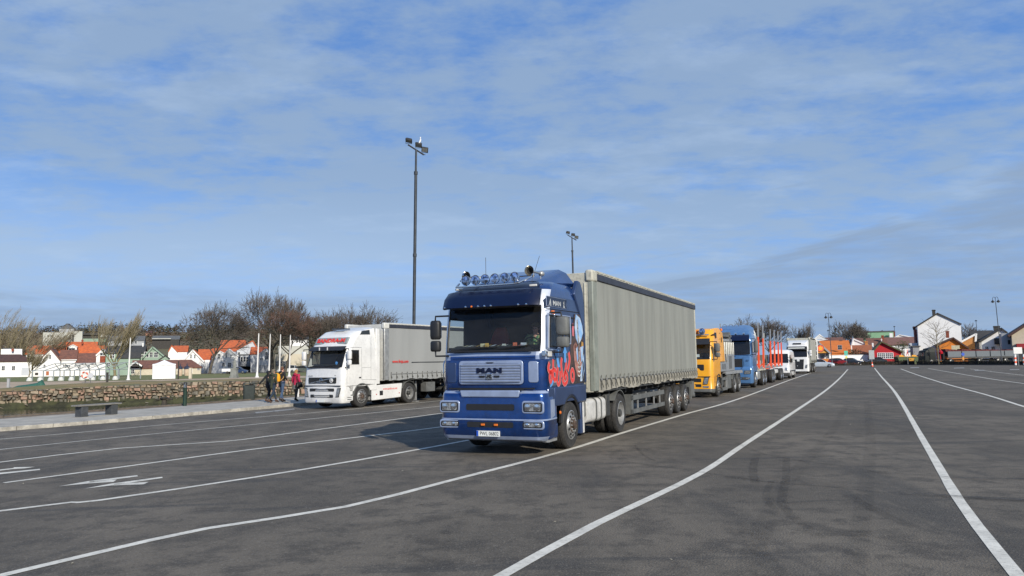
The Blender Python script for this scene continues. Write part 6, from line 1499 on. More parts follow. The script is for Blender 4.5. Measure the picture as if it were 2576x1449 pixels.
house('long orange tiled roof with small dormers behind the white gabled house', 215, [('side', (72, 160, 930, 889, 870), dict(roof=R_or, wall=H_white)), ('side', (130, 232, 930, 883, 860.5), dict(roof=R_or, wall=H_white, off=14, depth=10)), ('side', (190, 256, 930, 893, 869), dict(roof=R_or, wall=H_cream, off=3)),
    ('gable', (172, 191, 884, 872.5, 872.5, 181.5, 867.5), dict(roof=H_white, float=1, depth=3, off=3, th=.15)), W_(172, 186, 884, 876.5, off=2.9, frame=H_grey), ('chimney', (151, 155.5, 863, 857), dict(wall=H_brick, off=16)), ('chimney', (195, 199.5, 866, 855), dict(wall=H_brick, off=16)), ('chimney', (225, 229, 878, 869.5), dict(wall=R_dk, off=8)), ('chimney', (166, 169.5, 885, 873), dict(wall=R_dk, off=5))])
house('narrow red brick gable with white bargeboards between the white and green houses', 190, [('gable', (243, 269, 940, 893, 893, 258, 879), dict(roof=H_white, wall=H_white, depth=10, trim=H_white, th=.25)), ('flat', (252, 268, 912, 896), dict(wall=H_brick, float=1, off=-.1, depth=.08)), W_(252.5, 266, 893.5, 888, off=-.12, hbars=0), ('side', (262, 292, 940, 885, 871), dict(roof=R_or, off=8, wall=H_white))])
house('pale green timber house with black roof and wide gable window', 188, [('side', (269, 362, 940, 887, 870), dict(roof=R_dk, wall=H_green, depth=10, off=1)), ('gable', (361, 415, 940, 897, 897, 383.5, 871.5), dict(roof=R_dk, wall=H_green, depth=14, ov=.4, trim=H_green)), ('gable', (401, 426, 940, 904, 901, 417, 894), dict(roof=R_dk, wall=H_green, depth=5, off=-2)),
    W_(363.5, 373.5, 898, 886), W_(377, 383.5, 898, 886), W_(387.5, 396.5, 898, 886), W_(278.5, 289, 901, 888.5, off=1, bars=2), W_(353, 360, 899, 892, off=1), ('side', (300, 352, 940, 899, 885), dict(roof=R_dk, wall=H_green, depth=5, off=-1.5)), ('chimney', (355, 358, 872, 864), dict(wall=H_white, off=5)), W_(272, 279, 921, 912, off=.9)])
house('long low cream building with brown roof beside the white tent', 176, [('side', (334, 505, 940.5, 924, 905.5), dict(roof=R_br, wall=H_cream, depth=10, hip=(0, 2.5))), W_(447, 456, 933, 927), W_(474.5, 483, 938, 926.5), W_(496, 502, 931, 926.5), W_(333.5, 341, 939, 928), ('gable', (331, 359, 922, 919, 919, 345, 910), dict(roof=R_br, wall=H_dwood, float=1, off=-1.5, depth=2, trim=H_white))])
house('small white house with orange roof half hidden above the brown roof', 230, [('gable', (424, 446, 930, 884, 884, 432, 869), dict(roof=R_or, depth=6)), ('side', (437, 470, 930, 883, 869.5), dict(roof=R_or, depth=10, off=.5))])
house('white gabled house with bright orange roof, left of the bare windswept tree', 200, [('gable', (459, 513, 936, 908, 908, 485.5, 880), dict(roof=R_or, depth=15, ov=.3, trim=H_white)), W_(479.5, 482.5, 901, 892, bars=0), W_(489, 492, 901, 892, bars=0), ('side', (497, 530, 936, 902, 878.5), dict(roof=R_or, off=3, depth=12)), ('flat', (505, 527, 936, 911), dict(wall=H_greyw, off=1, depth=6))])
house('white two-storey house with orange roof and twin gables, right of the bare windswept tree', 196, [('gable', (537, 566, 938, 893, 890, 553, 884), dict(roof=H_white, wall=H_white, depth=8, off=.8, th=.15)), ('gable', (563, 598, 938, 892, 895, 575, 877.5), dict(roof=H_white, wall=H_white, depth=10, ov=.3, th=.2)), ('side', (533, 572, 938, 893, 876.5), dict(roof=R_or, depth=12, off=2)),
    W_(548, 554, 902, 890, off=.7), W_(568.5, 571, 900, 887), W_(579.5, 582, 900, 893), W_(559.5, 565, 922, 912.5), W_(573.5, 581, 923, 912.5), ('flat', (560, 597, 938.5, 930), dict(wall=H_greyw, off=-.06, depth=.05, float=1)), W_(557, 567, 908.5, 907.3, bars=0, hbars=0)])
house('large grey house with long bright orange roof and glazed bay', 214, [('side', (553, 612, 938, 882, 856), dict(roof=R_or, wall=H_greyw, depth=16, off=3)), ('gable', (596, 652, 938, 880, 884, 636, 857), dict(roof=R_or, wall=H_greyw, depth=12)), ('flat', (605, 647, 921, 893), dict(wall=H_greyw, float=1, off=-2.5, depth=2.5, roof=R_gr)), ('flat', (603, 650, 921, 910.5), dict(wall=H_grey, float=1, off=-2.7, depth=.18)), ('door', (608, 643, 938, 922), dict(wall=M_dark, off=-.0)),  # dark door panel paints the shade inside the open carport
    W_(607, 612, 910, 898, off=-2.55, bars=0), W_(613.5, 619, 910, 898, off=-2.55, bars=0), W_(620.5, 626, 910, 898, off=-2.55, bars=0), W_(628, 634, 910, 898, off=-2.55, bars=0), W_(598, 604, 901, 886), W_(599, 604, 925, 910)])
house('grey and white gabled house with tall triangular window behind the flagpoles', 204, [('gable', (652, 678, 938, 890, 892, 669.5, 878), dict(roof=H_greyw, wall=H_greyw, depth=9, th=.2)), ('side', (630, 668, 938, 889, 873), dict(roof=R_or, wall=H_greyw, off=3, depth=10)), W_(667.5, 676, 905, 885), W_(654, 663, 905, 901), ('flat', (652, 682, 938, 918), dict(wall=H_grey, off=-.5, depth=.45))])
house('long plain cream hall with flat roof behind the four flagpoles', 210, [('flat', (692, 770, 932, 891), dict(wall=H_cream, depth=14)), ('flat', (700, 775, 891, 870), dict(wall=H_conc, float=1, off=2, depth=12)), ('flat', (694, 728, 920, 908), dict(wall=H_dwood, float=1, off=-.2, depth=.15)), W_(695.5, 700, 919, 909, off=-.25), W_(703, 708, 919, 909, off=-.25), W_(712, 718, 919, 909, off=-.25), ('door', (745, 764, 931, 914), dict(wall=mat('gate_cream', (.42, .38, .27), .8)))])
house('white hillside villa with dark roof glimpsed behind the right-hand trees', 300, [('side', (728, 775, 872, 853, 842), dict(roof=R_dk, wall=H_white, depth=10, float=1)), W_(745, 749, 862, 855), W_(752, 756, 862, 855), W_(759, 763, 862, 855)], base=875)
# ---- buildings on the hillside
house('pale modern block with stair tower on the left hillside', 335, [('flat', (110.5, 176, 864, 836.5), dict(wall=H_conc, depth=12)), ('flat', (175, 207, 864, 832.5), dict(wall=H_conc, depth=14, off=-1.5)), W_(182, 186, 860, 841, off=-1.5, bars=0, frame=H_conc), W_(121, 125, 848, 843.5, frame=H_conc), W_(128, 133, 848, 843.5, frame=H_conc), W_(145, 149, 848.5, 843.5, frame=H_conc), W_(162, 166, 848.5, 843.5, frame=H_conc)], cat='building', name='building', base=864)
house('flat-roofed dark glazed wing just right of the pale hillside block', 345, [('flat', (207, 275, 860, 843), dict(wall=H_dwood, depth=12, roof=R_dk, th=.8, ov=.8)), ('flat', (207, 275, 860, 852), dict(wall=H_green, float=1, off=-.2, depth=.15)), ('flat', (251, 276, 848, 841.5), dict(wall=H_conc, float=1, off=-1, depth=.7))], cat='building', name='building', base=860)
house('long grey hillside roof with white window blocks behind the green house', 318, [('side', (270, 362, 872, 856, 845), dict(roof=R_gr, wall=H_grey, depth=12)), W_(286, 292, 864, 858, bars=0), W_(300, 306, 864, 858, bars=0), W_(321, 326, 864, 858, bars=0), W_(338, 344, 864, 858, bars=0)], base=872)
house('low hillside hall with pale ridge and dark open front right of the grey roof', 350, [('side', (384, 450, 861, 853, 844.5), dict(roof=R_gr, wall=H_dwood, depth=14)), ('flat', (384, 430, 853, 851), dict(wall=H_conc, float=1, off=-1.4, depth=.6))], cat='building', name='building', base=861)
house('small far house with orange brick wall high on the wooded ridge', 520, [('side', (366, 382, 845, 837, 832), dict(roof=R_dbr, wall=mat('far_pink', (.45, .22, .15), .8), depth=8))], base=845)
house('dark barn roof standing on top of the left ridge', 560, [('side', (150, 186, 835, 826, 814), dict(roof=R_gr, wall=H_grey, depth=18, hip=(6, 6)))], base=832)

# ---- right side, beyond the lot
house('orange shop with low gable bearing a round star sign', 172, [
    ('side', (2056, 2140, 908, 887, 857), dict(roof=mat('roof_bright_orange', (.62, .17, .03), .8, var=.08, scale=1), wall=H_or, depth=16, off=1, ov=.2)),
    ('gable', (2052, 2087, 888, 887.5, 887.5, 2056, 859), dict(wall=mat('gable_lightorange', (.75, .34, .06), .8), roof=H_grey, depth=4, off=-3, float=1, th=.35)),
    ('side', (2076, 2130, 880, 857, 849), dict(roof=R_br, wall=R_br, off=14, depth=6, float=1)), ('flat', (2057, 2088, 908, 889), dict(wall=H_white, off=-1.5, depth=3)), ('flat', (2057, 2087, 909, 903), dict(wall=H_or, off=-1.8, depth=.25)), W_(2063, 2073, 901, 889.5, off=-1.55, bars=2, hbars=0), W_(2078, 2084, 901, 890, off=-1.55, hbars=0), W_(2108, 2117, 879, 869, off=.9, frame=H_grey), ('chimney', (2124, 2130, 852, 840), dict(wall=M_black, off=8))], cat='shop', name='shop', base=908)
house('white gabled wall with brown roof pieces just right of the orange shop', 184, [('gable', (2142, 2185, 905, 869, 869, 2146, 852), dict(wall=H_white, roof=H_white, depth=8, th=.3)), ('side', (2146, 2172, 880, 859, 850.5), dict(roof=R_br, wall=H_white, off=3, float=1)), ('chimney', (2175, 2182, 868, 858.5), dict(wall=mat('chimney_orange', (.55, .22, .06), .8), off=-.5))])
house('low orange-brown tiled roof behind the white wall and the parked cars', 176, [('side', (2142, 2196, 905, 889, 868), dict(roof=mat('roof_rust', (.34, .11, .045), .85, var=.1, scale=2), wall=H_white, depth=12)), ('flat', (2140, 2143, 885, 869), dict(wall=H_white, off=-1, depth=.5, float=1)), ('flat', (2192, 2196, 882, 863), dict(wall=H_white, off=-1, depth=.5, float=1))])
house('long pale green building far behind the brown roofs', 300, [('flat', (2150, 2247, 860, 835), dict(wall=mat('mill_green', (.24, .42, .25), .8, var=.06, scale=.2), depth=20, roof=R_gr, th=.4, ov=.3)), ('chimney', (2219, 2222.5, 835, 831), dict(wall=R_dk, off=4)), ('flat', (2236, 2244, 850, 838), dict(wall=H_white, float=1, off=-3, depth=2)), ('chimney', (2247, 2251, 848, 834), dict(wall=H_brick, off=0))], cat='building', name='building', base=862)
house('long low building with a mottled brown tiled roof behind the red house', 196, [('side', (2185, 2232, 905, 875, 850), dict(roof=R_br, wall=H_cream, depth=12)), ('side', (2222, 2308, 905, 866, 848.5), dict(roof=mat('roof_mauve', (.20, .10, .08), .85, var=.1, scale=2), wall=H_white, depth=10, off=2)), ('chimney', (2219, 2225, 856, 843.5), dict(wall=H_brick, off=3)), ('gable', (2254, 2303, 856, 850, 850, 2267, 843), dict(wall=H_white, roof=H_white, off=9, float=1, depth=5)), ('chimney', (2216.5, 2218.5, 861, 852), dict(wall=H_white, off=-.5))])
house('small red timber house with mossy roof and two white paned windows', 163, [('gable', (2197, 2265, 914, 882.5, 883, 2217, 860), dict(wall=H_redw, roof=R_moss, depth=10, ov=.5, th=.25)), W_(2208.5, 2225.5, 901, 888.5, bars=3, hbars=2), W_(2228, 2245, 901, 888.5, bars=3, hbars=2), ('door', (2195.5, 2198, 914, 885), dict(wall=H_dwood, off=.1))], base=914)
house('tall white gabled house with bare windowless end wall and dark roof edge', 170, [('gable', (2308, 2412, 906, 819, 816, 2356.5, 789), dict(roof=R_dk, depth=16, ov=.25, th=.3)), ('chimney', (2346, 2353.5, 794, 780), dict(wall=R_dk, off=3)), ('chimney', (2300.5, 2307, 830, 821), dict(wall=R_dbr, off=5)), ('flat', (2303.5, 2309, 862, 829), dict(wall=mat('brick_dark', (.12, .035, .035), .9), off=3, depth=5, float=1)), ('flat', (2289, 2309, 900, 863), dict(wall=H_greyw, off=1, depth=5)), ('flat', (2296, 2312, 906, 872), dict(wall=H_grey, off=-1, depth=3, roof=R_gr))], base=906)
house('orange garage gable with dark roof in front of the tall white house', 158, [('gable', (2363, 2431, 908, 865, 873, 2397.5, 850), dict(wall=H_or, roof=R_dbr, depth=12, ov=.5, th=.3)), ('chimney', (2381, 2388.5, 850, 832.5), dict(wall=H_brick, off=2)), ('door', (2392, 2412, 884, 869), dict(wall=mat('panel_cream', (.60, .55, .36), .8), off=-1)), ('flat', (2360, 2385, 906, 874), dict(wall=H_grey, off=.3, depth=1))], base=908)
house('house with orange gable wall and dark roof right of the orange garage', 178, [('gable', (2419, 2452, 905, 858, 858, 2453, 840), dict(wall=mat('wall_peach', (.55, .24, .07), .8), roof=H_dwood, depth=12, trim=H_white, th=.3)), ('side', (2448, 2502, 905, 852, 832), dict(roof=R_dk, wall=H_greyw, depth=10, off=3)), ('flat', (2446, 2492, 905, 862), dict(wall=H_grey, off=1, depth=3))], base=905)
house('white house with steep dark roof left of the double lamp', 168, [('gable', (2470, 2530, 905, 856, 835, 2518, 826), dict(roof=R_dk, depth=14, ov=.4, th=.35)), ('chimney', (2501, 2516, 832, 820), dict(wall=R_dk, off=2)), ('flat', (2500, 2526, 866, 851), dict(wall=H_dwood, off=-1, depth=.9, float=1)), W_(2479, 2486, 880, 872), W_(2494, 2502, 880, 872)], base=905)
house('big cream house with dark brown roof and red awning at the right edge', 150, [('gable', (2545, 2640, 905, 838, 840, 2620, 790), dict(wall=H_cream, roof=R_dbr, depth=14, ov=.9, th=.45)), ('flat', (2522, 2548, 905, 838), dict(wall=H_grey, off=2, depth=6)), ('flat', (2555, 2640, 876, 864), dict(wall=mat('awning_red', (.35, .02, .025), .7), off=-2.5, depth=2.4, float=1, name='awning')), ('door', (2538, 2544, 866, 855), dict(wall=M_dark, off=1.98))], base=905)
# white garden wall behind the parked cars
def wall_obj(label, u0_, u1_, vb, vt, Y, m, dp=.3, name='garden_wall'):
    a = plane(u0_, vb, Y); b = plane(u1_, vb, Y); zt = plane((u0_+u1_)/2, vt, Y).z; g = MB(); g.box(a.x, b.x, Y, Y+dp, -.2, zt, m); g.box(a.x-.05, b.x+.05, Y-.05, Y+dp+.05, zt+.003, zt+.08, H_greyw)
    return tag(g.obj(name, smooth=0), label, 'wall')
wall_obj('low white garden wall behind the parked cars', 2087, 2184, 914, 893.5, 166, H_white)
# ---------------------------------------------------------------- trees and plants
def rdir(d, ang, az):
    d = d.normalized(); a = d.orthogonal().normalized(); b = d.cross(a)
    return (d*math.cos(ang)+(a*math.cos(az)+b*math.sin(az))*math.sin(ang)).normalized()
def grow(tr, cr_, tw, p, d, L, r, lv, cfg, rnd):
    """recursive limb: trunk and main limbs go to tr, thinner branches to cr_, twigs to tw"""
    n = 3 if lv < 3 else 2; pts = [p.copy()]; rr = [r]; q = p.copy(); dd = d.copy()
    env = cfg.get('env')
    def out(q_):
        if not env or lv == 0: return False
        zz = (q_.z-env[1])/(env[3] if q_.z > env[1] else env[3]*.75); return ((q_.x-env[0])/env[2])**2+(q_.y/env[2])**2+zz*zz > (1 if lv > 1 else 1.1)
    for k in range(n):
        if k and out(q): n = k; break
        dd = (dd+Vector((rnd.uniform(-1, 1), rnd.uniform(-1, 1), rnd.uniform(-.6, 1)))*cfg['wob']+cfg['bias'][min(lv, 4)]).normalized()
        q = q+dd*(L/n); pts.append(q.copy()); rr.append(lerp(r, r*cfg['tap'], (k+1)/n))
    mb = tr if lv < cfg.get('trl', 1) else cr_
    ns = 8 if lv == 0 else (5 if lv == 1 else 3)
    mb.tube(pts, [max(x, cfg['rmin']) for x in rr], cfg['m'][0] if lv < 2 else cfg['m'][1], ns, caps=False)
    if lv >= cfg['lv']:
        for k in range(cfg['tw']):
            t_ = rnd.uniform(.1, 1); i = min(n-1, int(t_*n)); s = pts[i].lerp(pts[i+1], t_*n-i)
            e = rdir(dd, rnd.uniform(.3, 1.1), rnd.uniform(0, 6.28)); e = (e+cfg['bias'][4]*1.5).normalized(); l = L*rnd.uniform(.35, .8)
            m_ = s+e*l*.5; e2 = (e+Vector((rnd.uniform(-.3, .3), rnd.uniform(-.3, .3), rnd.uniform(0, .4)))).normalized(); w = cfg['rmin']*.9
            x = e.orthogonal().normalized()*w
            f = m_+e2*l*.5
            if out(m_): continue
            tw.add([s+x, s-x, m_-x*.8, m_+x*.8, f], [(0, 1, 2, 3), (3, 2, 4)], cfg['m'][2])
        return
    k = rnd.randint(*cfg['ch'][lv])
    for j in range(k):
        t_ = lerp(cfg['from'][lv], 1, (j+rnd.uniform(.2, .8))/k); i = min(n-1, int(t_*n)); s = pts[i].lerp(pts[i+1], t_*n-i)
        e = rdir(dd if lv else d, rnd.uniform(*cfg['ang'][lv]), (j*2.4+rnd.uniform(-.5, .5))); 
        grow(tr, cr_, tw, s, e, L*rnd.uniform(*cfg['len'][lv]), lerp(r, r*cfg['tap'], t_)*rnd.uniform(.5, .72), lv+1, cfg, rnd)
    if lv: grow(tr, cr_, tw, pts[-1], dd, L*.7, r*cfg['tap'], lv+1, cfg, rnd)
def tree(label, x, y, hgt, seed, kind='beech', z=None, name='bare_tree', group=None, m=None, wide=1.0, depth_=1.0):
    rnd = random.Random(seed); tr, cr_, tw = MB(), MB(), MB(); z = landz(x, y) if z is None else z
    V0 = Vector
    base = dict(wob=.16, tap=.62, rmin=.030, lv=4, tw=5, m=m or (M_bark, M_bark, M_twig), trl=2)
    if kind == 'beech':      # windswept, flat-topped, leaning crown
        c = dict(base, ch=[(5, 6), (4, 5), (4, 5), (3, 4)], ang=[(.45, 1.0), (.35, .9), (.4, .9), (.4, 1.1)], len=[(.80, 1.15), (.55, .8), (.55, .75), (.5, .7)], bias=[V0((.02, 0, 0)), V0((.05, 0, .05)), V0((.06, 0, .04)), V0((.06, 0, .02)), V0((.12, 0, .08))])
        c['from'] = [.78, .4, .35, .3]; L0 = .36; c['tw'] = 10
    elif kind == 'willow':   # pale upright whips
        c = dict(base, ch=[(5, 6), (4, 5), (4, 5), (3, 4)], ang=[(.3, .9), (.2, .6), (.15, .5), (.1, .45)], len=[(1.1, 1.6), (.6, .85), (.6, .8), (.5, .8)], bias=[V0((0, 0, 0)), V0((.05, 0, .10)), V0((.09, 0, .16)), V0((.12, 0, .22)), V0((.25, 0, .5))], wob=.13)
        c['from'] = [.6, .3, .2, .2]; L0 = .30; c['tw'] = 3; c['rmin'] = .022
    elif kind == 'sapling':
        c = dict(base, ch=[(22, 24), (4, 5), (2, 2), (1, 1)], ang=[(.9, 1.25), (.3, .7), (.3, .6), (.3, .6)], len=[(.22, .34), (.4, .6), (.5, .7), (.5, .7)], bias=[V0((0, 0, .1)), V0((0, 0, .04)), V0((0, 0, .06)), V0((0, 0, .1)), V0((0, 0, .2))], wob=.06, lv=2, tw=4, rmin=.014)
        c['from'] = [.35, .2, .2, .2]; L0 = .85
    elif kind == 'poplar':
        c = dict(base, ch=[(7, 9), (4, 5), (3, 4), (2, 3)], ang=[(.25, .6), (.2, .5), (.2, .5), (.2, .6)], len=[(.5, .9), (.5, .7), (.5, .7), (.5, .7)], bias=[V0((0, 0, .1)), V0((0, 0, .28)), V0((0, 0, .25)), V0((0, 0, .2)), V0((0, 0, .4))], wob=.10)
        c['from'] = [.15, .2, .2, .2]; L0 = .6
    else:                    # round bushy
        c = dict(base, ch=[(6, 7), (4, 5), (4, 5), (3, 4)], ang=[(.5, 1.1), (.4, .9), (.3, .9), (.3, 1.0)], len=[(.9, 1.2), (.55, .8), (.55, .75), (.5, .7)], bias=[V0((0, 0, 0)), V0((0, 0, .08)), V0((0, 0, .06)), V0((0, 0, .04)), V0((0, 0, .1))])
        c['from'] = [.75, .4, .35, .3]; L0 = .36; c['tw'] = 10
    if kind in ('beech', 'round'):
        c['env'] = (hgt*(.05 if kind == 'beech' else 0), hgt*.60, hgt*.44*wide, hgt*.40); wide = 1.0; c['lv'] = 4; c['tw'] = 8; c['len'] = [(.85, 1.25), (.6, .85), (.6, .8), (.55, .75)]
    grow(tr, cr_, tw, V0((0, 0, -.2)), V0((rnd.uniform(-.05, .05), 0, 1)), hgt*L0, hgt*(.010 if kind == 'sapling' else .026), 0, c, rnd)
    # normalise to the wanted height and width
    zs = [p[2] for p in tw.v] or [1]; xs = [p[0] for p in tw.v]; zs.sort(); k = hgt/zs[int(len(zs)*.995)]
    for mb in (tr, cr_, tw): mb.v = [(p[0]*k*wide, p[1]*k*wide, p[2]*k) for p in mb.v]
    t = thing(name, label, 'tree', (x, y, z), 0, group)
    tr.obj('trunk', t, smooth=60); co = cr_.obj('crown', t, smooth=60); tw.obj('twigs', co, smooth=0)
    return t
M_bark = mat('bark', (.10, .085, .065), .9, var=.25, scale=2); M_twig = mat('twigs', (.075, .062, .055), .9, col2=(.105, .080, .066), scale=.4); M_twigr = mat('twigs_rust', (.125, .062, .042), .9, col2=(.09, .055, .042), scale=.3)
M_barkp = mat('bark_pale', (.24, .20, .11), .9, var=.2, scale=2); M_twigp = mat('twigs_pale', (.27, .235, .18), .9, col2=(.22, .19, .14), scale=.4)
def at(u, Y): return plane(u, 900, Y).x
tree('windswept bare tree with flat spreading crown left of the twin-gabled white house', at(528, 176), 176, 14.8, 5, 'beech', wide=1.35)
tree('largest bare tree, domed grey crown behind the four flagpoles', at(684, 186), 186, 18.8, 12, 'round', wide=1.15)
tree('windswept tree with rust-brown twigs in front of the largest bare tree', at(716, 174), 174, 14.2, 23, 'beech', wide=1.25, m=(M_bark, M_bark, M_twigr))
tree('bare round tree with grey twigs just left of the white lorry cab roof', at(806, 182), 182, 13.5, 31, 'round', wide=1.1)
tree('bare bushy tree behind the white lorry cab', at(866, 190), 190, 14.5, 37, 'round', wide=1.15)
tree('bare bushy tree above the front of the white lorry trailer', at(935, 188), 188, 14.2, 41, 'beech', wide=1.3)
pm = (M_barkp, M_barkp, M_twigp)
tree('pale willow with upright whips behind the white flagpole near the green house', at(291, 150), 150, 12.6, 51, 'willow', wide=1.1, m=pm)
tree('pale willow at the left edge leaning to the right', at(8, 215), 215, 18.5, 53, 'willow', wide=1.3, m=pm)
tree('shorter pale willow above the low white house', at(84, 212), 212, 14.5, 57, 'willow', wide=1.5, m=pm)
tree('leaning pale young tree growing beside the plank gate', at(74, 165), 165, 6.5, 59, 'willow', wide=1.0, m=pm)
tree('bare tree behind the stakes of the timber lorry', at(1938, 205), 205, 11.5, 61, 'round', wide=1.1)
tree('bare tree showing above the timber lorry cab', at(1885, 215), 215, 11.8, 62, 'round', wide=.8)
tree('upright bare poplar left of the orange shop', at(2026, 200), 200, 10.5, 63, 'poplar', wide=1.5)
tree('bare tree behind the orange shop roof', at(2136, 215), 215, 10.8, 67, 'round', wide=1.0)
tree('smaller bare tree left of the long pale green building', at(2156, 222), 222, 10.2, 69, 'beech', wide=.8)
tree('bare tree behind the tall white house on its right', at(2430, 215), 215, 9.6, 71, 'round', wide=1.1)
tree('slim bare sapling in front of the tall white house', at(2361, 140), 140, 8.6, 73, 'sapling', wide=1.0, z=.1, m=(M_barkp, M_bark, M_twig), name='sapling')
# evergreen bush and hedges with many small leaves
def leafy(label, name, cat, x, y, w, dpt, h, seed, m, z=.05, n=900, s=.16, kind=None, parent=None):
    rnd = random.Random(seed); g = MB()
    for k in range(n):
        a = Vector((rnd.gauss(0, .36), rnd.gauss(0, .36), rnd.random()))
        if a.x*a.x+a.y*a.y > 1: continue
        k_ = 1-.45*a.z*a.z
        p = Vector((a.x*w/2*k_*1.3, a.y*dpt/2*k_*1.3, a.z*h*rnd.uniform(.75, 1))); e = [Vector((rnd.uniform(-s, s), rnd.uniform(-s, s), rnd.uniform(-s, s))) for _ in range(3)]
        g.add([p+q for q in e], [(0, 1, 2)], rnd.choice(m))
    t = thing(name, label, cat, (x, y, z)); g.obj('foliage', t, smooth=0)
    b = MB(); b.tube([(0, 0, -.1), (0, 0, h*.6)], .05, M_bark, 5); b.obj('stem', t)
    return t
L_ev = [mat('leaf_dark', (.02, .035, .012), .7), mat('leaf_mid', (.05, .065, .02), .7), mat('leaf_brown', (.09, .055, .03), .8)]
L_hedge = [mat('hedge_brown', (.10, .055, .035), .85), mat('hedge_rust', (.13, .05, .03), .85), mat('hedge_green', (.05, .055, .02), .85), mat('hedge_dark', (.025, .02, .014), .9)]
leafy('dark evergreen bush spreading over the white garden wall', 'bush', 'bush', at(2148, 168), 168, 5.5, 3, 3.6, 81, L_ev, n=1600)
leafy('low dark evergreen shrub beside the orange shop wall', 'bush', 'bush', at(2165, 167.4), 167.4, 5, 2, 2.4, 82, L_ev, n=1000)
leafy('mossy green conifer bush between the red house and the tall white house', 'bush', 'bush', at(2272, 166), 166, 5, 4, 5.2, 83, [L_ev[1], L_ev[0], mat('leaf_moss', (.10, .12, .03), .8)], n=1800)
def hedge(label, pts, h, dpt, seed, m, dens=60, s=.13):
    rnd = random.Random(seed); g = MB(); P = [Vector(p) for p in pts]
    for i in range(len(P)-1):
        a, b = P[i], P[i+1]; L = (b-a).length
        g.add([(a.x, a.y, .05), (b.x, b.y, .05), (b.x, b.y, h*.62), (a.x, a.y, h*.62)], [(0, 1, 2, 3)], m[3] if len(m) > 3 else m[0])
        for k in range(int(L*dens)):
            p = a.lerp(b, rnd.random()); hh = h*(.80+.25*mn.noise(Vector((p.x*.5, p.y*.5, seed)))); q = Vector((p.x+rnd.gauss(0, dpt/3), p.y+rnd.gauss(0, dpt/3), .05+rnd.random()**.8*hh)); e = [Vector((rnd.uniform(-s, s), rnd.uniform(-s, s), rnd.uniform(-s, s))) for _ in range(3)]
            g.add([q+c for c in e], [(0, 1, 2)], rnd.choice(m))
    return tag(g.obj('hedge', smooth=0), label, 'hedge')
hedge('low brown winter hedge along the far edge of the lot beside the signs', [(at(2165, 154), 154), (at(2300, 151), 151)], 1.15, .9, 5, L_hedge)
hedge('dark clipped hedge in front of the flatbed lorry', [(at(2305, 147), 147), (at(2470, 136), 136), (at(2600, 120), 120)], 1.0, .9, 6, [L_hedge[3], L_hedge[2], L_hedge[3], L_hedge[3]])
hedge('rough hedge in front of the dark parked cars', [(at(2085, 153), 153), (at(2160, 153.5), 153.5)], .55, .8, 7, L_hedge)
# distant wood on the ridge: one mass nobody could count
rnd = random.Random(99); g = MB(); F = [mat('wood_brown', (.085, .062, .040), .95, var=.2, scale=.1), mat('wood_rust', (.115, .068, .036), .95, var=.2, scale=.1), mat('wood_dark', (.030, .034, .022), .95, var=.2, scale=.1), mat('wood_olive', (.075, .070, .032), .95, var=.2, scale=.1)]
def clump(x, y, z, hh, w, m, n, con=False):
    for k in range(n):
        t_ = rnd.random(); rad = w*(1-t_)*.9+.2 if con else w*math.sqrt(max(.05, 1-(2*t_-.9)**2))*.8
        a = rnd.uniform(0, 6.28); rr = rad*math.sqrt(rnd.random()); p = Vector((x+rr*math.cos(a), y+rr*math.sin(a), z+(.15+.85*t_)*hh)); s = w*.34
        e = [Vector((rnd.uniform(-s, s), rnd.uniform(-s, s), rnd.uniform(-s*.3, s)*(1.3 if con else .8))) for _ in range(3)]
        g.add([p+q for q in e], [(0, 1, 2)], m)
for k in range(5600):
    Yd = 262+rnd.random()**1.1*560; uu = rnd.uniform(-60, 1190) if k < 4200 else rnd.uniform(-900, -60); x = at(uu, Yd); z = landz(x, Yd)
    # leave the buildings clear
    vb = None
    if Yd < 350 and rnd.random() < .35: continue
    cons = Yd > 470 and rnd.random() < .5
    big = 2.6 if Yd < 420 else 3.8
    if uu > 760 and Yd < 300: continue
    blocked = any(a-9 < uu < b+9 and Yd < yy+4 for a, b, yy in ((110, 207, 335), (207, 276, 345), (270, 362, 318), (384, 452, 350), (728, 775, 300), (150, 190, 560)))
    if blocked and Yd > 250: continue
    if cons: clump(x, Yd, z, rnd.uniform(4.5, 8), rnd.uniform(1.5, 2.3), F[2], 16, True)
    else: clump(x, Yd, z, rnd.uniform(3.5, 6.5), rnd.uniform(2.0, big), rnd.choice([F[0], F[0], F[1], F[3]] if uu < 480 else [F[0], F[0], F[2], F[3]]), 18)
tag(g.obj('far_wood', smooth=0), 'brown and dark green wood covering the hillside ridge behind the houses on the left', 'wood', kind='stuff')
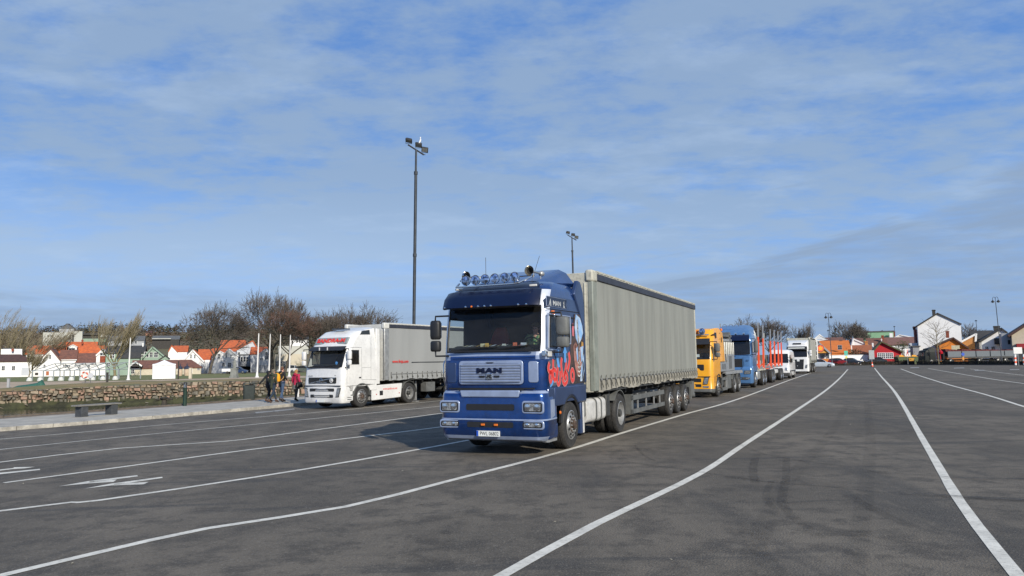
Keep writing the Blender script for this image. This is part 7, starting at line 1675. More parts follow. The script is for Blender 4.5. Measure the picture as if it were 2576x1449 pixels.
# ---------------------------------------------------------------- street furniture and small things
M_pole = mat('mast_grey', (.045, .052, .060), .55, metal=.3, var=.15, scale=3); M_lampb = mat('lamp_black', (.03, .03, .032), .5, var=.2); M_lampg = mat('lamp_grey', (.25, .25, .22), .5, var=.15)
def mast(label, x, y, h, lean=(0, 0), yaw=0):
    z = pv(x, y) if x < 5 else gz(x, y)+.02
    t = thing('floodlight_mast', label, 'floodlight mast', (x, y, z), yaw, 'floodlight masts')
    t.rotation_euler = (lean[1], lean[0], yaw)
    g = MB()
    for a, b, r in ((0, 3.2, .17), (3.2, h*.90, .125), (h*.90, h, .085)): g.lathe([(r, a), (r*.92, b)], (0, 0, 0), 'z', M_pole, 14)
    for a in (3.2, h*.55, h*.90): g.lathe([(.15, a-.12), (.15, a+.12)], (0, 0, 0), 'z', M_pole, 14)
    g.obj('pole', t, smooth=40)
    g = MB(); g.tube([(-.62, -.2, h+.36), (.58, .2, h-.34)], .06, M_lampb, 6); g.tube([(.52, .1, h-.38), (.68, .3, h-.30)], .03, M_lampb, 5); g.obj('cross_arm', t)
    for (x_, y_, z_, rx, ry) in ((-.55, -.20, h+.70, -25, 12), (.18, .1, h+.44, -35, 8), (.66, .25, h+.10, -50, 10)):
        M = Matrix.Translation((x_, y_, z_)) @ Matrix.Rotation(R(ry), 4, 'Y') @ Matrix.Rotation(R(rx), 4, 'X') @ Matrix.Scale(.72, 4)
        g = MB(); g.loft([[(-.36, -.28, -.12), (.36, -.28, -.12), (.36, .28, -.12), (-.36, .28, -.12)], [(-.36, -.28, .05), (.36, -.28, .05), (.36, .28, .05), (-.36, .28, .05)], [(-.26, -.18, .20), (.26, -.18, .20), (.26, .18, .20), (-.26, .18, .20)]], M_lampb); g.v = [tuple(M @ Vector(p)) for p in g.v]
        f = g.obj('floodlight', t, bevel=.02)
        g = MB(); g.box(-.31, .31, -.23, .23, -.135, -.122, M_lampg); g.v = [tuple(M @ Vector(p)) for p in g.v]; g.obj('lamp_glass', f)
        g = MB(); g.tube([(x_-.24, y_, z_), (x_-.24, y_-.02, z_-.26), (x_+.24, y_+.02, z_-.26), (x_+.24, y_, z_)], .02, M_lampb, 4); g.obj('bracket', f)
    return t
p1_ = plane(1039, 900, 58)
mast('tall dark floodlight mast with three lamps and a gull, behind the white lorry', p1_.x, 58, 18.55, lean=(R(.9), 0))
mast('second floodlight mast, small and far off above the blue cab roof', plane(1448, 900, 104).x, 104, 18.9, lean=(R(-.35), 0))
g = MB(); px_ = plane(1057, 352, 58)
g.loft([[(x, r*math.cos(a), z+r*.8*math.sin(a)) for a in [2*PI*k/8 for k in range(8)]] for x, r, z in ((-.30, .01, -.06), (-.18, .05, -.02), (0, .09, .0), (.14, .08, .04), (.20, .05, .12), (.26, .055, .18), (.31, .03, .18), (.38, .006, .165))], mat('gull_white', (.75, .74, .72), .8))
b = g.obj('body', smooth=60)
t = thing('gull', 'white gull perched on the floodlights of the tall dark mast', 'bird', (px_.x-.02, 58.05, px_.z-.10), R(60)); b.parent = t; b.rotation_euler = (0, R(-48), 0)
g = MB(); g.loft([[(x, s_*w, z), (x, s_*(w+.02), z-.03), (x, s_*w, z-.06)] for s_ in (1,) for x, w, z in ((-.3, .02, 0), (0, .085, .03), (.12, .08, .05))], mat('gull_grey', (.4, .42, .44), .8)); w_ = g.obj('wing', t); w_.rotation_euler = (0, R(-48), 0)
g = MB(); g.tube([(0, .03, -.22), (.0, .03, -.05)], .008, M_amber, 4); g.tube([(0, -.03, -.22), (0, -.03, -.05)], .008, M_amber, 4); g.obj('legs', t)

def dlamp(label, x, y, h, z=.05, lean=0, group='double-armed lamps'):
    t = thing('street_lamp', label, 'street lamp', (x, y, z), 0, group); t.rotation_euler = (0, lean, 0)
    g = MB(); g.lathe([(.14, 0), (.13, 1.2), (.075, 1.3), (.055, h*.92)], (0, 0, 0), 'z', M_pole, 10); g.obj('pole', t)
    for s in (1, -1):
        g = MB(); g.tube([(0, 0, h*.90)]+[(s*(.25-.25*math.cos(a)), 0, h-.42+.40*math.sin(a)) for a in [PI*k/8 for k in range(9)]]+[(s*.50, 0, h-.62)], .035, M_pole, 6); a_ = g.obj('arm', t)
        g = MB(); g.lathe([(.05, 0), (.10, -.05), (.29, -.28), (.31, -.33), (.28, -.35)], (s*.50, 0, h-.58), 'z', M_lampb, 14, caps=False); sh = g.obj('lamp_shade', t)
        g = MB(); g.lathe([(.001, -.36), (.22, -.34), (.16, -.46), (.001, -.5)], (s*.50, 0, h-.58), 'z', M_lampg, 12); g.obj('lamp_bowl', sh)
    return t
dlamp('black double-armed street lamp in front of the orange shop', plane(2093, 905, 142).x, 142, 10.0, lean=R(-1.4))
dlamp('black double-armed street lamp rising over the houses at the right', plane(2519, 890, 135).x, 135, 12.0, lean=R(-1.6))
def slamp(label, u_, vt, Y):
    p = plane(u_, vt, Y); t = thing('street_lamp', label, 'street lamp', (p.x, Y, 0), 0, 'small far street lamps'); g = MB(); g.tube([(0, 0, 0), (0, 0, p.z-.3)], .06, M_pole, 6); g.obj('pole', t); g = MB(); g.lathe([(.05, 0), (.35, -.25), (.3, -.3)], (0, 0, p.z), 'z', M_lampb, 10); g.obj('lamp_shade', t)
slamp('small far street lamp just right of the white shop pylon', 2083, 830, 205)
slamp('small far street lamp above the left end of the pale green building', 2164, 822, 240)
slamp('small far street lamp at the right end of the pale green building', 2249.5, 820, 235)
slamp('small far street lamp between the tall white house and the double lamp', 2455, 805, 200)
# flagpoles
def flagpole(label, ub, vb, ut, vt, Y, r=.09):
    a = plane(ub, vb, Y); b = plane(ut, vt, Y); z0 = 0.0
    t = thing('flagpole', label, 'flagpole', (a.x, Y, z0), 0, 'white flagpoles'); k = (b.z-z0)/max(.1, b.z-a.z); dx = (b.x-a.x)
    g = MB(); g.tube([(0, 0, 0), (dx, 0, b.z)], r, M_whitem, 10, r1=r*.55); g.obj('pole', t)
    g = MB(); g.lathe([(r*2.6, 0), (r*1.5, .25), (r*1.1, .8)], (0, 0, 0), 'z', M_whitem, 12); g.obj('base', t)
    g = MB(); g.lathe([(.001, -.1), (.09, 0), (.001, .1)], (dx, 0, b.z+.06), 'z', M_whitem, 8); g.obj('finial', t)
flagpole('lone white flagpole between the marquee frame and the white tent', 322.6, 959.5, 328.2, 852, 112, .13)
flagpole('first and nearest of the row of four white flagpoles, leftmost', 646.5, 952, 651, 840.5, 118, .14)
flagpole('second from the left in the row of four white flagpoles', 676, 949, 680, 842, 121, .12)
flagpole('third from the left in the row of four white flagpoles', 702.4, 951, 705.8, 843, 120, .12)
flagpole('rightmost in the row of four white flagpoles, above the backpack wearer', 727.6, 950, 730.6, 844.5, 122, .12)
# white tent
def tent():
    Y = 118; a = plane(358, 955, Y); b = plane(414.5, 955, Y); w = b.x-a.x; ze = plane(386, 917, Y).z; zp = plane(386, 906.5, Y).z
    t = thing('event_tent', 'white closed event tent with pointed roof on the lawn', 'tent', ((a.x+b.x)/2+.9, Y+w/2-.2, .05), R(24))
    w *= .93
    m = mat('tent_fabric', (.78, .78, .78), .75, var=.02, scale=1)
    g = MB(); n = 12
    for (sx, sy, ax) in ((0, -1, 'x'), (1, 0, 'y'), (0, 1, 'x'), (-1, 0, 'y')):
        rows = []
        for z in (0, ze*.33, ze*.66, ze):
            row = []
            for k in range(n+1):
                q = -w/2+w*k/n; o = w/2+.05*math.sin(k*1.7+z)+.03*math.sin(k*3.1); row.append((q, sy*o, z) if ax == 'x' else (sx*o, q, z))
            rows.append(row)
        g.loft(rows, m, False, False)
    g.obj('side_wall', t, smooth=50)
    g = MB(); rings = []
    for f in range(7):
        q = f/6; h_ = w/2*1.03*(1-q); z = ze+(zp-ze)*(q**1.45); rings.append([(h_, h_, z), (-h_, h_, z), (-h_, -h_, z), (h_, -h_, z)])
    g.loft(rings, m); g.obj('roof', t, smooth=0)
    g = MB(); g.box(-w/2-.03, w/2+.03, -w/2-.08, -w/2-.05, ze-.22, ze, m); g.obj('valance', t)
tent()
# bare marquee frame with ballast weights
t = thing('marquee_frame', 'bare aluminium marquee frame without canvas on the lawn', 'marquee frame', (plane(190, 957, 116).x, 116, .05))
ox = t.location.x; M_frame = mat('frame_alu', (.42, .45, .44), .5, metal=.4, var=.1)
xsf = [plane(u_, 940, 116).x-ox for u_ in (82, 109, 135, 161, 187, 214, 240, 266, 297)]; zf = plane(190, 932, 116).z; zr = plane(190, 914.5, 116).z
for i, x in enumerate(xsf):
    for yy in (0, 7):
        g = MB(); g.box(x-.06, x+.06, yy-.06, yy+.06, 0, zf, M_frame); g.obj('post', t, smooth=0)
    g = MB(); g.tube([(x, 0, zf), (x+1.2, 3.5, zr), (x, 7, zf)], .06, M_frame, 4); g.obj('rafter', t)
    if i < len(xsf)-1:
        x2 = xsf[i+1]
        g = MB(); g.tube([(x+1.2, 3.5, zr), (x2+1.2, 3.5, zr)], .05, M_frame, 4); g.tube([(x, 0, zf), (x2, 0, zf)], .05, M_frame, 4); g.tube([(x, 7, zf), (x2, 7, zf)], .05, M_frame, 4); g.obj('purlin', t)
        if i in (2, 3, 4, 6): g = MB(); g.tube([(x, 0, zf), (x2+1.2, 3.5, zr)], .03, M_frame, 4); g.obj('brace', t)
def _w(i, x, yy):
    o = MB(); o.lathe([(.42, 0), (.42, .15), (.30, .45), (.12, .58)], (0, 0, 0), 'z', mat('ballast_white', (.62, .62, .58), .8), 12); return o
b0 = None; words = ['first', 'second', 'third', 'fourth', 'fifth', 'sixth', 'seventh', 'eighth', 'ninth']
for i, x in enumerate(xsf):
    o = _w(i, x, 0).obj('ballast_weight', None, loc=(ox+x-.25, 115.7, .05)) if b0 is None else b0.copy()
    if b0 is None: b0 = o
    else: COL.objects.link(o); o.location = (ox+x-.25, 115.7, .05)
    tag(o, 'white dome ballast weight at the foot of the %s marquee post from the left' % words[i], 'ballast weight', 'ballast weights under the marquee frame')
# three tables with closed dark parasols
for i, (u0_, w_) in enumerate(((437, 12), (453, 13), (470, 17))):
    p = plane(u0_, 944, 150); t = thing('bar_barrel', ['leftmost of three cream bar stands with dark covers near the cream building', 'middle one of three cream bar stands with dark covers', 'rightmost and widest of three cream bar stands with dark covers'][i], 'bar stand', (p.x, 150, .05), 0, 'bar stands beside the cream building')
    g = MB(); rr = w_*150/1900/2*.85; g.lathe([(rr*.8, 0), (rr, .5), (rr, .9), (rr*.85, 1.35)], (0, 0, 0), 'z', mat('stand_cream', (.55, .42, .30), .8), 12); g.obj('body', t)
    g = MB(); g.lathe([(rr*1.1, 1.35), (rr*.9, 1.7), (rr*.2, 2.0), (.02, 2.5)], (0, 0, 0), 'z', mat('cover_navy', (.02, .03, .06), .8), 10); g.obj('cover', t)
# stone monument, posts, tarpaulin bundle, life ring, quay post
p = plane(589, 953, 116); t = thing('stone_monument', 'grey stone monument with a slim statue on the lawn', 'monument', (p.x, 116, .05)); k = 116/1900
M_mon = mat('monument_stone', (.22, .23, .21), .85, var=.15, scale=2)
g = MB(); g.loft([[(-.6*w, -.5*w, z), (.6*w, -.5*w, z), (.6*w, .5*w, z), (-.6*w, .5*w, z)] for z, w in ((0, .95), (.25, .95), (.26, .8), (1.35, .75), (1.36, .85), (1.5, .85))], M_mon); g.obj('plinth', t)
g = MB(); g.loft([[(w*math.cos(a), w*.8*math.sin(a), z) for a in [2*PI*j/8 for j in range(8)]] for z, w in ((1.5, .28), (2.0, .25), (2.4, .27), (2.62, .20), (2.68, .08), (2.74, .13), (2.92, .13), (2.98, .04))], M_mon); g.obj('statue', t, smooth=50)
def simple(label, name, cat, u_, v_, build, dz=.05, Y=None, rz=0, group=None):
    p = ground(u_, v_) if Y is None else plane(u_, v_, Y); t = thing(name, label, cat, (p.x, p.y, (p.z if Y is None else 0)+dz), rz, group); build(t); return t
def b_ring(t):
    g = MB(); P = [(0+.36*math.cos(a), 0, 1.0+.36*math.sin(a)) for a in [2*PI*k/20 for k in range(21)]]
    for q in range(4): g.tube(P[q*5:q*5+4], .075, mat('ring_orange', (.75, .10, .03), .6), 8); g.tube(P[q*5+3:q*5+6], .078, M_whitem, 8)
    g.obj('life_ring', t)
    g = MB(); g.box(-.5, .5, .10, .14, .45, 1.55, M_whitem); g.obj('backboard', t); g = MB(); g.box(-.05, .05, .14, .24, 0, 1.6, M_guard); g.obj('post', t); g = MB(); g.lathe([(.02, -.05), (.32, -.05), (.32, .05), (.02, .05)], (.75, .05, .9), 'y', H_greyw, 16); g.tube([(.75, .05, 0), (.75, .05, .6)], .04, M_guard, 5); g.obj('round_sign', t)
simple('red and white life ring on a white board on the gravel path', 'life_ring_stand', 'life ring', 212, 968, b_ring, Y=97, dz=.05)
def b_bundle(t):
    g = MB(); g.loft([[(x, w*math.cos(a), h*max(0, math.sin(a))) for a in [PI*j/7 for j in range(8)]] for x, w, h in ((-1.6, .1, .05), (-1.0, .5, .25), (0, .6, .35), (.9, .5, .5), (1.3, .4, .8), (1.7, .1, .1))], mat('net_green', (.03, .12, .09), .8, var=.2)); g.obj('cover', t, smooth=40)
simple('dark green tarpaulin-covered heap on the gravel path', 'covered_heap', 'heap', 72, 980, b_bundle, Y=76, dz=.04)
def b_post(h, w, m):
    def f(t): g = MB(); g.box(-w/2, w/2, -w/2, w/2, 0, h, m); g.obj('post', t, bevel=.02); g = MB(); g.box(-w/2-.02, w/2+.02, -w/2-.02, w/2+.02, h+.003, h+.05, m); g.obj('cap', t)
    return f
simple('short grey post on the gravel path at the far left', 'short_post', 'post', 20.5, 980, b_post(.9, .22, H_grey), Y=78, dz=.03)
simple('slim dark post standing on the path just left of the lone white flagpole', 'short_post', 'post', 269, 973, b_post(1.3, .2, H_dwood), Y=88, dz=.03)
simple('cream stubby post on the lawn edge left of the monument', 'short_post', 'post', 478.5, 959, b_post(1.6, .38, H_cream), Y=115, dz=.04)
simple('dark slim post beside the cream stubby post', 'short_post', 'post', 448, 962, b_post(2.6, .16, H_dwood), Y=112, dz=.04)
simple('small white post on the quay edge behind the walkers', 'short_post', 'post', 757-7, 1010, b_post(.55, .09, M_whitem), dz=.25)
# granite bench, bollard lamp, litter bin, mooring bollard
bl_ = ground(236, 1047, .13); dirb = math.atan2(.86, .51)
a = ground(205, 1049, .13); b = ground(280, 1043, .13); rzb = math.atan2(b.y-a.y, b.x-a.x)
t = thing('bench', 'backless grey bench with two dark slab legs by the water', 'bench', tuple((a+b)/2), rzb); L = (b-a).length
M_ben = mat('bench_wood', (.20, .19, .17), .7, var=.15, scale=3); M_leg = mat('bench_leg', (.06, .065, .07), .7, var=.15)
g = MB()
for k in range(4): g.box(-L/2-.32, L/2+.32, -.24+k*.125, -.24+k*.125+.11, .44, .50, M_ben)
g.obj('seat', t, bevel=.008)
for s in (1, -1): g = MB(); g.box(s*L/2-.15, s*L/2+.15, -.20, .20, 0, .44, M_leg); g.obj('leg', t, bevel=.01)
def b_boll(t):
    g = MB(); g.lathe([(.095, 0), (.095, .92), (.098, .94)], (0, 0, 0), 'z', mat('bollard_green', (.012, .035, .022), .45), 16); g.obj('post', t, smooth=40)
    g = MB(); g.lathe([(.085, .94), (.085, 1.10)], (0, 0, 0), 'z', M_chrome, 16); g.obj('lamp_glass', t, smooth=40)
    g = MB(); g.lathe([(.105, 1.10), (.105, 1.13), (.06, 1.21), (.001, 1.23)], (0, 0, 0), 'z', M_black, 16); g.obj('cap', t, smooth=40)
simple('dark green bollard light with a chrome collar on the quay', 'bollard_light', 'bollard', 464.5, 1028, b_boll, dz=.13)
def b_bin(t):
    m = mat('bin_green', (.035, .045, .042), .55, var=.1); g = MB(); rings = [[(p[0], p[1], z) for p in rrect(0, 0, .66*w, .46*w, .10)] for z, w in ((0, .9), (.04, .96), (.82, 1.0), (.84, 1.02))]
    g.loft(rings, m); g.obj('body', t, smooth=30)
    g = MB(); rings = [[(p[0], p[1], z) for p in rrect(0, 0, .66*w, .46*w, .10)] for z, w in ((.95, 1.04), (.99, 1.04), (1.0, .98))]; g.loft(rings, m)
    for x in (-.28, .28): g.box(x-.03, x+.03, -.2, .2, .84, .95, m)
    g.obj('lid', t, smooth=30)
    g = MB(); g.box(-.22, .24, -.19, .19, .845, .90, M_dark); g.obj('bin_liner', t)
simple('dark rectangular litter bin on the quay left of the walkers', 'litter_bin', 'litter bin', 626, 1012, b_bin, dz=.13, rz=R(20))
def b_moor(t):
    m = mat('iron_rust', (.06, .05, .035), .8, var=.3); g = MB(); g.lathe([(.16, 0), (.13, .1), (.12, .28), (.20, .33), (.22, .38), (.15, .43), (.001, .44)], (0, 0, 0), 'z', m, 12); g.obj('head', t, smooth=40); g = MB(); g.box(-.42, .42, -.09, .09, .27, .36, m); g.obj('crossbar', t, bevel=.02)
simple('squat rusty mooring bollard at the quay edge behind the bollard light', 'mooring_bollard', 'mooring bollard', 413, 1027, b_moor, dz=.15)
# ---------------------------------------------------------------- walkers on the quay
M_dkc = mat('coat_black', (.012, .014, .016), .9, var=.15); M_olive = mat('coat_olive', (.045, .055, .035), .9, var=.2, scale=5); M_jean = mat('jeans_blue', (.06, .10, .18), .9, var=.15, scale=8); M_jeand = mat('jeans_dark', (.02, .035, .06), .9); M_pink = mat('coat_crimson', (.42, .015, .075), .8, col2=(.32, .01, .04), scale=4); M_boot = mat('boot', (.02, .015, .012), .7); M_bootb = mat('boot_brown', (.10, .055, .035), .7)
M_hbl = mat('hair_black', (.012, .01, .008), .7); M_hgr = mat('hair_ash', (.16, .13, .09), .8); M_hbr = mat('hair_auburn', (.12, .045, .02), .7); M_hbo = mat('hair_blond', (.42, .22, .08), .7, col2=(.30, .14, .05), scale=20)
hd_ = math.atan2(.86, .51)     # walking along the quay, away from the camera
def wk(u_, v_): return tuple(ground(u_, v_, .14))
HH = 1.70
A1 = {1: ((-.16, .30, .24), (-.20, .52, .04)), -1: ((.02, -.24, .24), (.10, -.25, .02))}
person('person', 'walker in a black coat with arm held out, leftmost of the group of three', wk(675, 1011), hd_+.15, 1.66, M_dkc, mat('tights_black', (.014, .014, .018), .9), M_hbl, M_skin, M_bootb, stride=.30, coat_len=.78, arms=A1, hair_long=True)
A2 = {1: ((-.03, .25, .24), (.05, .26, .0)), -1: ((-.03, -.25, .24), (.04, -.26, .0))}
person('person', 'walker in a long olive parka and dark jeans, middle of the group of three', wk(686, 1012.5), hd_, 1.74, M_olive, M_jeand, M_hgr, M_skin, M_bootb, stride=.34, coat_len=.80, arms=A2, girth=1.12, hood=M_olive, hair_long=True)
A3 = {1: ((.0, .25, .26), (.16, .20, .14)), -1: ((.0, -.27, .26), (.18, -.18, .16))}
P3_ = wk(708, 1010.5)
person('person', 'walker in a black jacket and blue jeans carrying a yellow backpack', P3_, hd_-.1, 1.84, M_dkc, M_jean, M_hbr, M_skin, M_boot, stride=.14, coat_len=.70, arms=A3, girth=1.15, hood=M_dkc)
P4_ = wk(744, 1009)
person('person', 'walker in a crimson coat and grey skirt with long blond hair', P4_, hd_+.05, 1.68, M_pink, mat('tights_pattern', (.10, .09, .085), .9, col2=(.02, .02, .02), scale=25), M_hbo, M_skin, M_boot, stride=.12, coat_len=.74, girth=1.0, arms=A2, hair_long=True, hood=M_pink, skirt=mat('skirt_grey', (.15, .15, .14), .9, var=.2, scale=12))
def off(P, h, f, l, z): return (P[0]+math.cos(h)*f-math.sin(h)*l, P[1]+math.sin(h)*f+math.cos(h)*l, P[2]+z)
t = thing('backpack', 'bright yellow-orange backpack on the back of the walker in black', 'backpack', off(P3_, hd_-.1, -.25, .05, 1.08), hd_-.1)
M_bp = mat('backpack_yellow', (.82, .36, .01), .7, var=.06)
g = MB(); g.loft([[(x, y, z) for x, y in [(p[0], p[1]) for p in rrect(0, 0, .20*w, .34*w2, .06)]] for z, w, w2 in ((0, .8, .95), (.05, 1, 1.05), (.26, 1, 1.0), (.38, .8, .85), (.44, .4, .6))], M_bp); g.obj('bag', t, smooth=50)
for s in (1, -1): g = MB(); g.tube([(.09, s*.12, .40), (.16, s*.17, .46), (.24, s*.20, .42), (.22, s*.24, .20), (.10, s*.16, .04)], .018, mat('strap_tan', (.60, .35, .12), .7), 5); g.obj('shoulder_strap', t)
t = thing('handbag', 'big black shoulder bag carried by the walker in the crimson coat', 'handbag', off(P4_, hd_, -.05, -.30, .72), hd_)
g = MB(); g.loft([[(x, y, z) for x, y in rrect(0, 0, .40*w, .16*w2, .05)] for z, w, w2 in ((0, .85, .8), (.06, 1.05, 1.2), (.22, .95, .9), (.30, .6, .3))], mat('bag_black', (.015, .012, .010), .5)); g.obj('bag', t, smooth=50)
g = MB(); g.tube([(-.12, 0, .28), (-.10, .10, .62), (.06, .10, .62), (.12, 0, .28)], .014, M_dark, 5); g.obj('strap', t)

# ---------------------------------------------------------------- cars and things beyond the lot
def crz(deg): return R(deg)
p = plane(2098, 922, 130); car('parked_car', 'silver saloon car driving out past the white lorry trailer', (p.x+.1, 130, 0), R(-18), M_carsilver, L=4.7, H=1.48)
p = plane(2150, 915, 158); car('parked_car', 'dark red car parked in front of the white garden wall', (p.x-1, 158, .05), R(-25), M_carred, L=4.2, H=1.45, group='cars parked by the white wall', estate=True)
p = plane(2168, 915, 157); car('parked_car', 'black saloon car parked in the middle of the row by the wall', (p.x, 156.5, .05), R(-35), M_cardark, L=4.4, H=1.45, group='cars parked by the white wall')
p = plane(2186, 915, 160); car('parked_car', 'dark blue-grey car parked rightmost by the white garden wall', (p.x-1, 160, .05), R(180), M_cardark, L=4.6, H=1.5, group='cars parked by the white wall')
p = plane(622, 940, 170); car('parked_car', 'dark blue hatchback parked under the grey house', (p.x, 170, .1), R(0), M_carblue, L=4.1, H=1.5, group='cars across the canal')
p = plane(699, 934, 180); car('parked_car', 'white estate car parked behind the four flagpoles', (p.x, 180, .1), R(180), mat('car_white', (.7, .7, .68), .35, coat=.5), L=4.6, H=1.75, group='cars across the canal', estate=True)
p = plane(740, 933, 182); car('parked_car', 'grey-green hatchback parked before the cream hall', (p.x+4.4, 182, .1), R(0), M_cargreen, L=4.3, H=1.5, group='cars across the canal', estate=True)
p = plane(3, 944, 178); car('parked_car', 'white car cut off by the left edge of the photo', (p.x+1.4, 172, .1), R(0), MATS['car_white'], L=4.4, H=1.5, group='cars across the canal')
p = plane(540, 938, 165); t = thing('cart_trailer', 'small white cart trailer under the bare windswept tree', 'trailer', (p.x+1.5, 165, .1)); g = MB(); g.box(0, 2.6, 0, 1.4, .5, 1.15, H_white); g.obj('box', t, bevel=.03)
for s in (1, -1): g = MB(); g.lathe([(.3, -.08), (.3, .08)], (1.3, .7+s*.75, .3), 'y', M_tyre, 14); g.obj('wheel', t)
# flatbed lorry
def flatbed():
    Y = 148; a = plane(2321, 905, Y); t = thing('flatbed_lorry', 'dark flatbed lorry with long grey sideboards parked beyond the hedge', 'lorry', (a.x-.3, Y, .05), PI)
    k = Y/1900
    rows = [(.5, -.0, 1.2, .2, .05), (1.2, -.0, 1.22, .2, .05), (1.6, -.05, 1.22, .2, .05), (2.3, -.12, 1.2, .2, .05), (2.6, -.2, 1.18, .25, .08), (2.75, -.5, 1.1, .3, .08)]
    m = mat('truck_black_green', (.008, .012, .011), .55, coat=0, spec=.25)
    plain_cab(t, m, rows, [-2.2, -1.6, -1.4, -1.25, -1.15, -.45], (4, 5), (1.6, 2.3), (1.6, 2.3), glass=M_glassd)
    g = MB(); g.loft([[(-.9, -1.0, 2.7), (-.9, 1.0, 2.7), (-1.0, .9, 3.0), (-1.0, -.9, 3.0)], [(-2.2, -1.1, 2.7), (-2.2, 1.1, 2.7), (-2.2, 1.0, 3.3), (-2.2, -1.0, 3.3)]], m); g.obj('roof_spoiler', t)
    tractor_chassis(t, -.4, -17.5, (-1.4, -5.2))
    g = MB(); g.lathe([(.02, -.3), (.36, -.2), (.40, .1), (.2, .4), (.02, .5)], (-3.6, .6, 2.2), 'z', M_redl, 10); g.box(-3.45, -3.55, .45, .6, .9, 3.0, M_redl); g.box(-3.9, -4.3, -.3, .7, .9, 2.2, M_dark); g.obj('grab_crane', t)
    L0 = (plane(2374, 890, Y).x-t.location.x); L1 = (plane(2552, 890, Y).x-t.location.x); zt = plane(2460, 883, Y).z; zb = plane(2460, 898, Y).z
    g = MB(); g.box(-L1, -L0, -1.22, 1.22, zb-.25, zb, M_dkgrey); g.obj('bed', t)
    n = 5
    for i in range(n):
        xa = -lerp(L0, L1, i/n)-.08; xb = -lerp(L0, L1, (i+1)/n)+.08
        for s in (1, -1):
            g = MB(); g.box(xb, xa, s*1.22, s*1.28, zb+.02, zt-.05, mat('sideboard_grey', (.12, .14, .155), .5, var=.06)); sb = g.obj('sideboard', t, bevel=.02)
        # dark lettering bar too small to read
    g = MB()
    random.seed(2)
    rnd = random.Random(7)
    x = -L1+.4
    while x < -L0-.4:
        w = rnd.uniform(1, 3); hh = rnd.uniform(.15, .45); g.loft([[(x, -1.0, zt-.1), (x, 1.0, zt-.1), (x, .7, zt+hh*.6), (x, -.7, zt+hh*.6)], [(x+w, -1.0, zt-.1), (x+w, 1.0, zt-.1), (x+w, .7, zt+hh), (x+w, -.7, zt+hh)]], mat('scrap_rust', (.12, .025, .02), .9, var=.3, scale=3)); x += w*.9
    g.obj('scrap_load', t)
    pair(t, -1.4, 1.2, style='front'); pair(t, -5.2, 1.2, style='rear', dual=True)
    for x in (-L1+2.5, -L1+3.9, -L1+7.5): pair(t, x, 1.2, style='rear')
    return t
flatbed()
def sign(label, u_, vb, Y, parts, post=(.05, 2.0), name='road_sign', yaw=0):
    p = plane(u_, vb, Y); t = thing(name, label, 'sign', (p.x, Y, 0), yaw); g = MB(); g.tube([(0, .04, 0), (0, .04, post[1])], post[0], M_alu, 6); g.obj('post', t)
    for f in parts: f(t)
    return t
def board(w, h, z, m, x=0, y=0, rim=None):
    def f(t):
        g = MB(); g.box(x-w/2, x+w/2, y-.02, y+.02, z-h/2, z+h/2, m); o = g.obj('board', t, bevel=.005)
        if rim: g = MB(); g.box(x-w/2-.05, x+w/2+.05, y+.021, y+.03, z-h/2-.05, z+h/2+.05, rim); g.obj('rim', o)
    return f
def cone(t, x=0, y=0):
    g = MB(); g.box(x-.3, x+.3, y-.3, y+.3, 0, .06, M_black); g.lathe([(.18, .06), (.15, .3)], (x, y, 0), 'z', M_stakeo, 12); g.lathe([(.15, .3), (.11, .5)], (x, y, 0), 'z', M_whitem, 12); g.lathe([(.11, .5), (.05, .85)], (x, y, 0), 'z', M_stakeo, 12); g.obj('cone_base', t)
Yc = 128
sign('grey back of a lane sign on a cone base where the lane line ends', 2194.5, 924, Yc, [board(.90, 1.5, 2.05, mat('sign_back', (.33, .36, .36), .5), 0, 0), lambda t: cone(t)], post=(.06, 2.9), name='lane_sign')
def ped(t):
    g = MB(); m = M_red
    for a, b in (((0, .35), (-.12, -.05)), ((0, .35), (.12, -.05)), ((-.12, -.05), (-.28, -.5)), ((.0, .0), (.25, -.5)), ((-.0, .3), (.0, .05))): g.tube([(a[0], -.035, 2.3+a[1]), (b[0], -.035, 2.3+b[1])], .05, m, 4)
    g.lathe([(.11, -.04), (.11, -.03)], (0, 0, 2.85), 'y', m, 12); g.obj('figure', t)
sign('white sign with a red walking figure in front of the garage yard', 2284.5, 915, 150, [board(1.1, 1.5, 2.4, M_whitem, 0), ped], post=(.05, 2.4), name='pedestrian_sign')
sign('white board on red and white striped barrier posts at the right edge', 2563, 915, 118, [board(1.35, 1.0, 2.35, M_whitem, 0), lambda t: [ (lambda g: (g.box(x-.12, x+.12, -.1, .1, .1, 1.75, M_whitem), g.box(x-.125, x+.125, -.105, .105, .4, .7, M_stakeo), g.box(x-.125, x+.125, -.105, .105, 1.0, 1.3, M_stakeo), g.obj('striped_post', t)))(MB()) for x in (-.5, .85)]], post=(.05, 2.4), name='barrier_sign')
sign('two stacked green road signs with a yellow diamond below, by the white wall', 2129.5, 912, 156, [board(.76, .48, 2.72, mat('sign_green', (.05, .50, .33), .5), 0), board(.76, .44, 2.22, mat('sign_green2', (.08, .45, .36), .5), 0), lambda t: (lambda g: (g.add([(0, -.03, 1.32), (.32, -.03, 1.64), (0, -.03, 1.96), (-.32, -.03, 1.64)], [(0, 1, 2, 3)], mat('sign_yellow', (.70, .62, .15), .5)), g.obj('diamond', t, smooth=0)))(MB())], post=(.05, 2.9), name='road_sign')
def fig(t):
    g = MB(); g.lathe([(.3, -.04), (.3, .0)], (0, 0, 1.9), 'y', M_plateb, 12); g.obj('disc', t)
sign('small blue round sign on a yellow post before the flatbed lorry', 2424, 915, 140, [fig, board(.35, .6, 1.1, mat('sign_amber', (.6, .25, .03), .5), 0)], post=(.05, 1.9), name='road_sign')
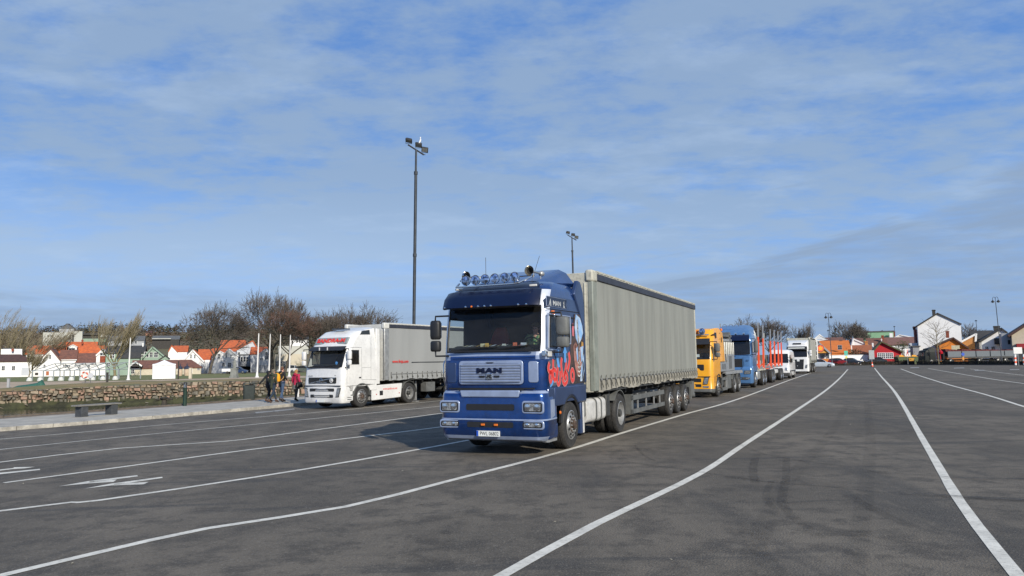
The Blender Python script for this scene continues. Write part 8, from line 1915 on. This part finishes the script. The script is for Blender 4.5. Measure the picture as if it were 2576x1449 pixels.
# star sign on the shop, white pylon
p = plane(2063, 876.5, 168.4); t = thing('shop_sign', 'round dark sign with an orange star on the shop gable', 'shop sign', (p.x, 168.3, p.z)); g = MB(); g.lathe([(.82, -.12), (.82, 0)], (0, 0, 0), 'y', mat('sign_ring', (.12, .02, .01), .5), 24); g.obj('disc', t)
g = MB(); g.lathe([(.68, -.14), (.68, -.121)], (0, 0, 0), 'y', M_stakeo, 24); g.obj('inner_disc', t)
g = MB(); g.add([(r_*math.cos(a), -.15, r_*math.sin(a)) for r_, a in [((.6 if k % 2 == 0 else .33), PI/2+2*PI*k/10) for k in range(10)]], [tuple(range(10))], M_orange); g.obj('star', t, smooth=0)
p = plane(2056, 890, 150); t = thing('shop_pylon', 'tall white pylon with glazed slot and pitched white top beside the shop', 'pylon', (p.x-.6, 150, .0)); zt = plane(2056, 856, 150).z
g = MB()
for x in (-.6, .6): g.box(x-.1, x+.1, -.1, .1, 0, zt, M_whitem)
for k in range(5): g.box(-.5, .5, -.09, .09, zt*(.2+.19*k), zt*(.2+.19*k)+.12, M_whitem)
g.obj('frame', t); g = MB(); g.box(-.5, .5, -.03, .03, 1.5, zt, M_glassd); g.obj('glazing', t)
za = plane(2061, 842, 150).z; zb = plane(2061, 853, 150).z
g = MB(); ap = plane(2061.5, 842, 150).x-t.location.x; lf = plane(2048, 853, 150).x-t.location.x; rt = plane(2081, 855, 150).x-t.location.x
g.tube([(lf, 0, zb), (ap, 0, za), (rt, 0, zb-.1), (lf+.8, 0, zb-.3), (lf, 0, zb)], .12, M_whitem, 5); g.add([(lf, .05, zb), (ap, .05, za), (rt, .05, zb-.1)], [(0, 1, 2)], H_greyw); g.obj('pitched_top', t)
# skip and boxes by the garage
p = plane(2280, 912, 156); t = thing('waste_skip', 'dull green waste skip with orange lids beside the red house', 'skip', (p.x, 156, .05)); g = MB(); g.loft([[(-2.0*w, -.9, z), (2.0*w, -.9, z), (2.0*w, .9, z), (-2.0*w, .9, z)] for z, w in ((0, .85), (1.5, 1.1))], mat('skip_green', (.07, .10, .04), .7, var=.15)); g.obj('body', t); g = MB()
for x in (-1.3, 0, 1.3): g.loft([[(x-.6, -1, 1.52), (x+.6, -1, 1.52), (x+.6, 1, 1.52), (x-.6, 1, 1.52)], [(x-.3, -.6, 1.85), (x+.3, -.6, 1.85), (x+.3, .6, 1.85), (x-.3, .6, 1.85)]], M_orange)
g.obj('lid', t)
p = plane(2291, 912, 154); t = thing('yellow_bin', 'small orange-yellow bin right of the green skip', 'bin', (p.x, 154, .05)); g = MB(); g.box(-.5, .5, -.4, .4, 0, 1.1, mat('bin_yellow', (.5, .25, .02), .6)); g.obj('body', t, bevel=.04); g = MB(); g.box(-.54, .54, -.44, .44, 1.103, 1.2, M_orange); g.obj('lid', t)
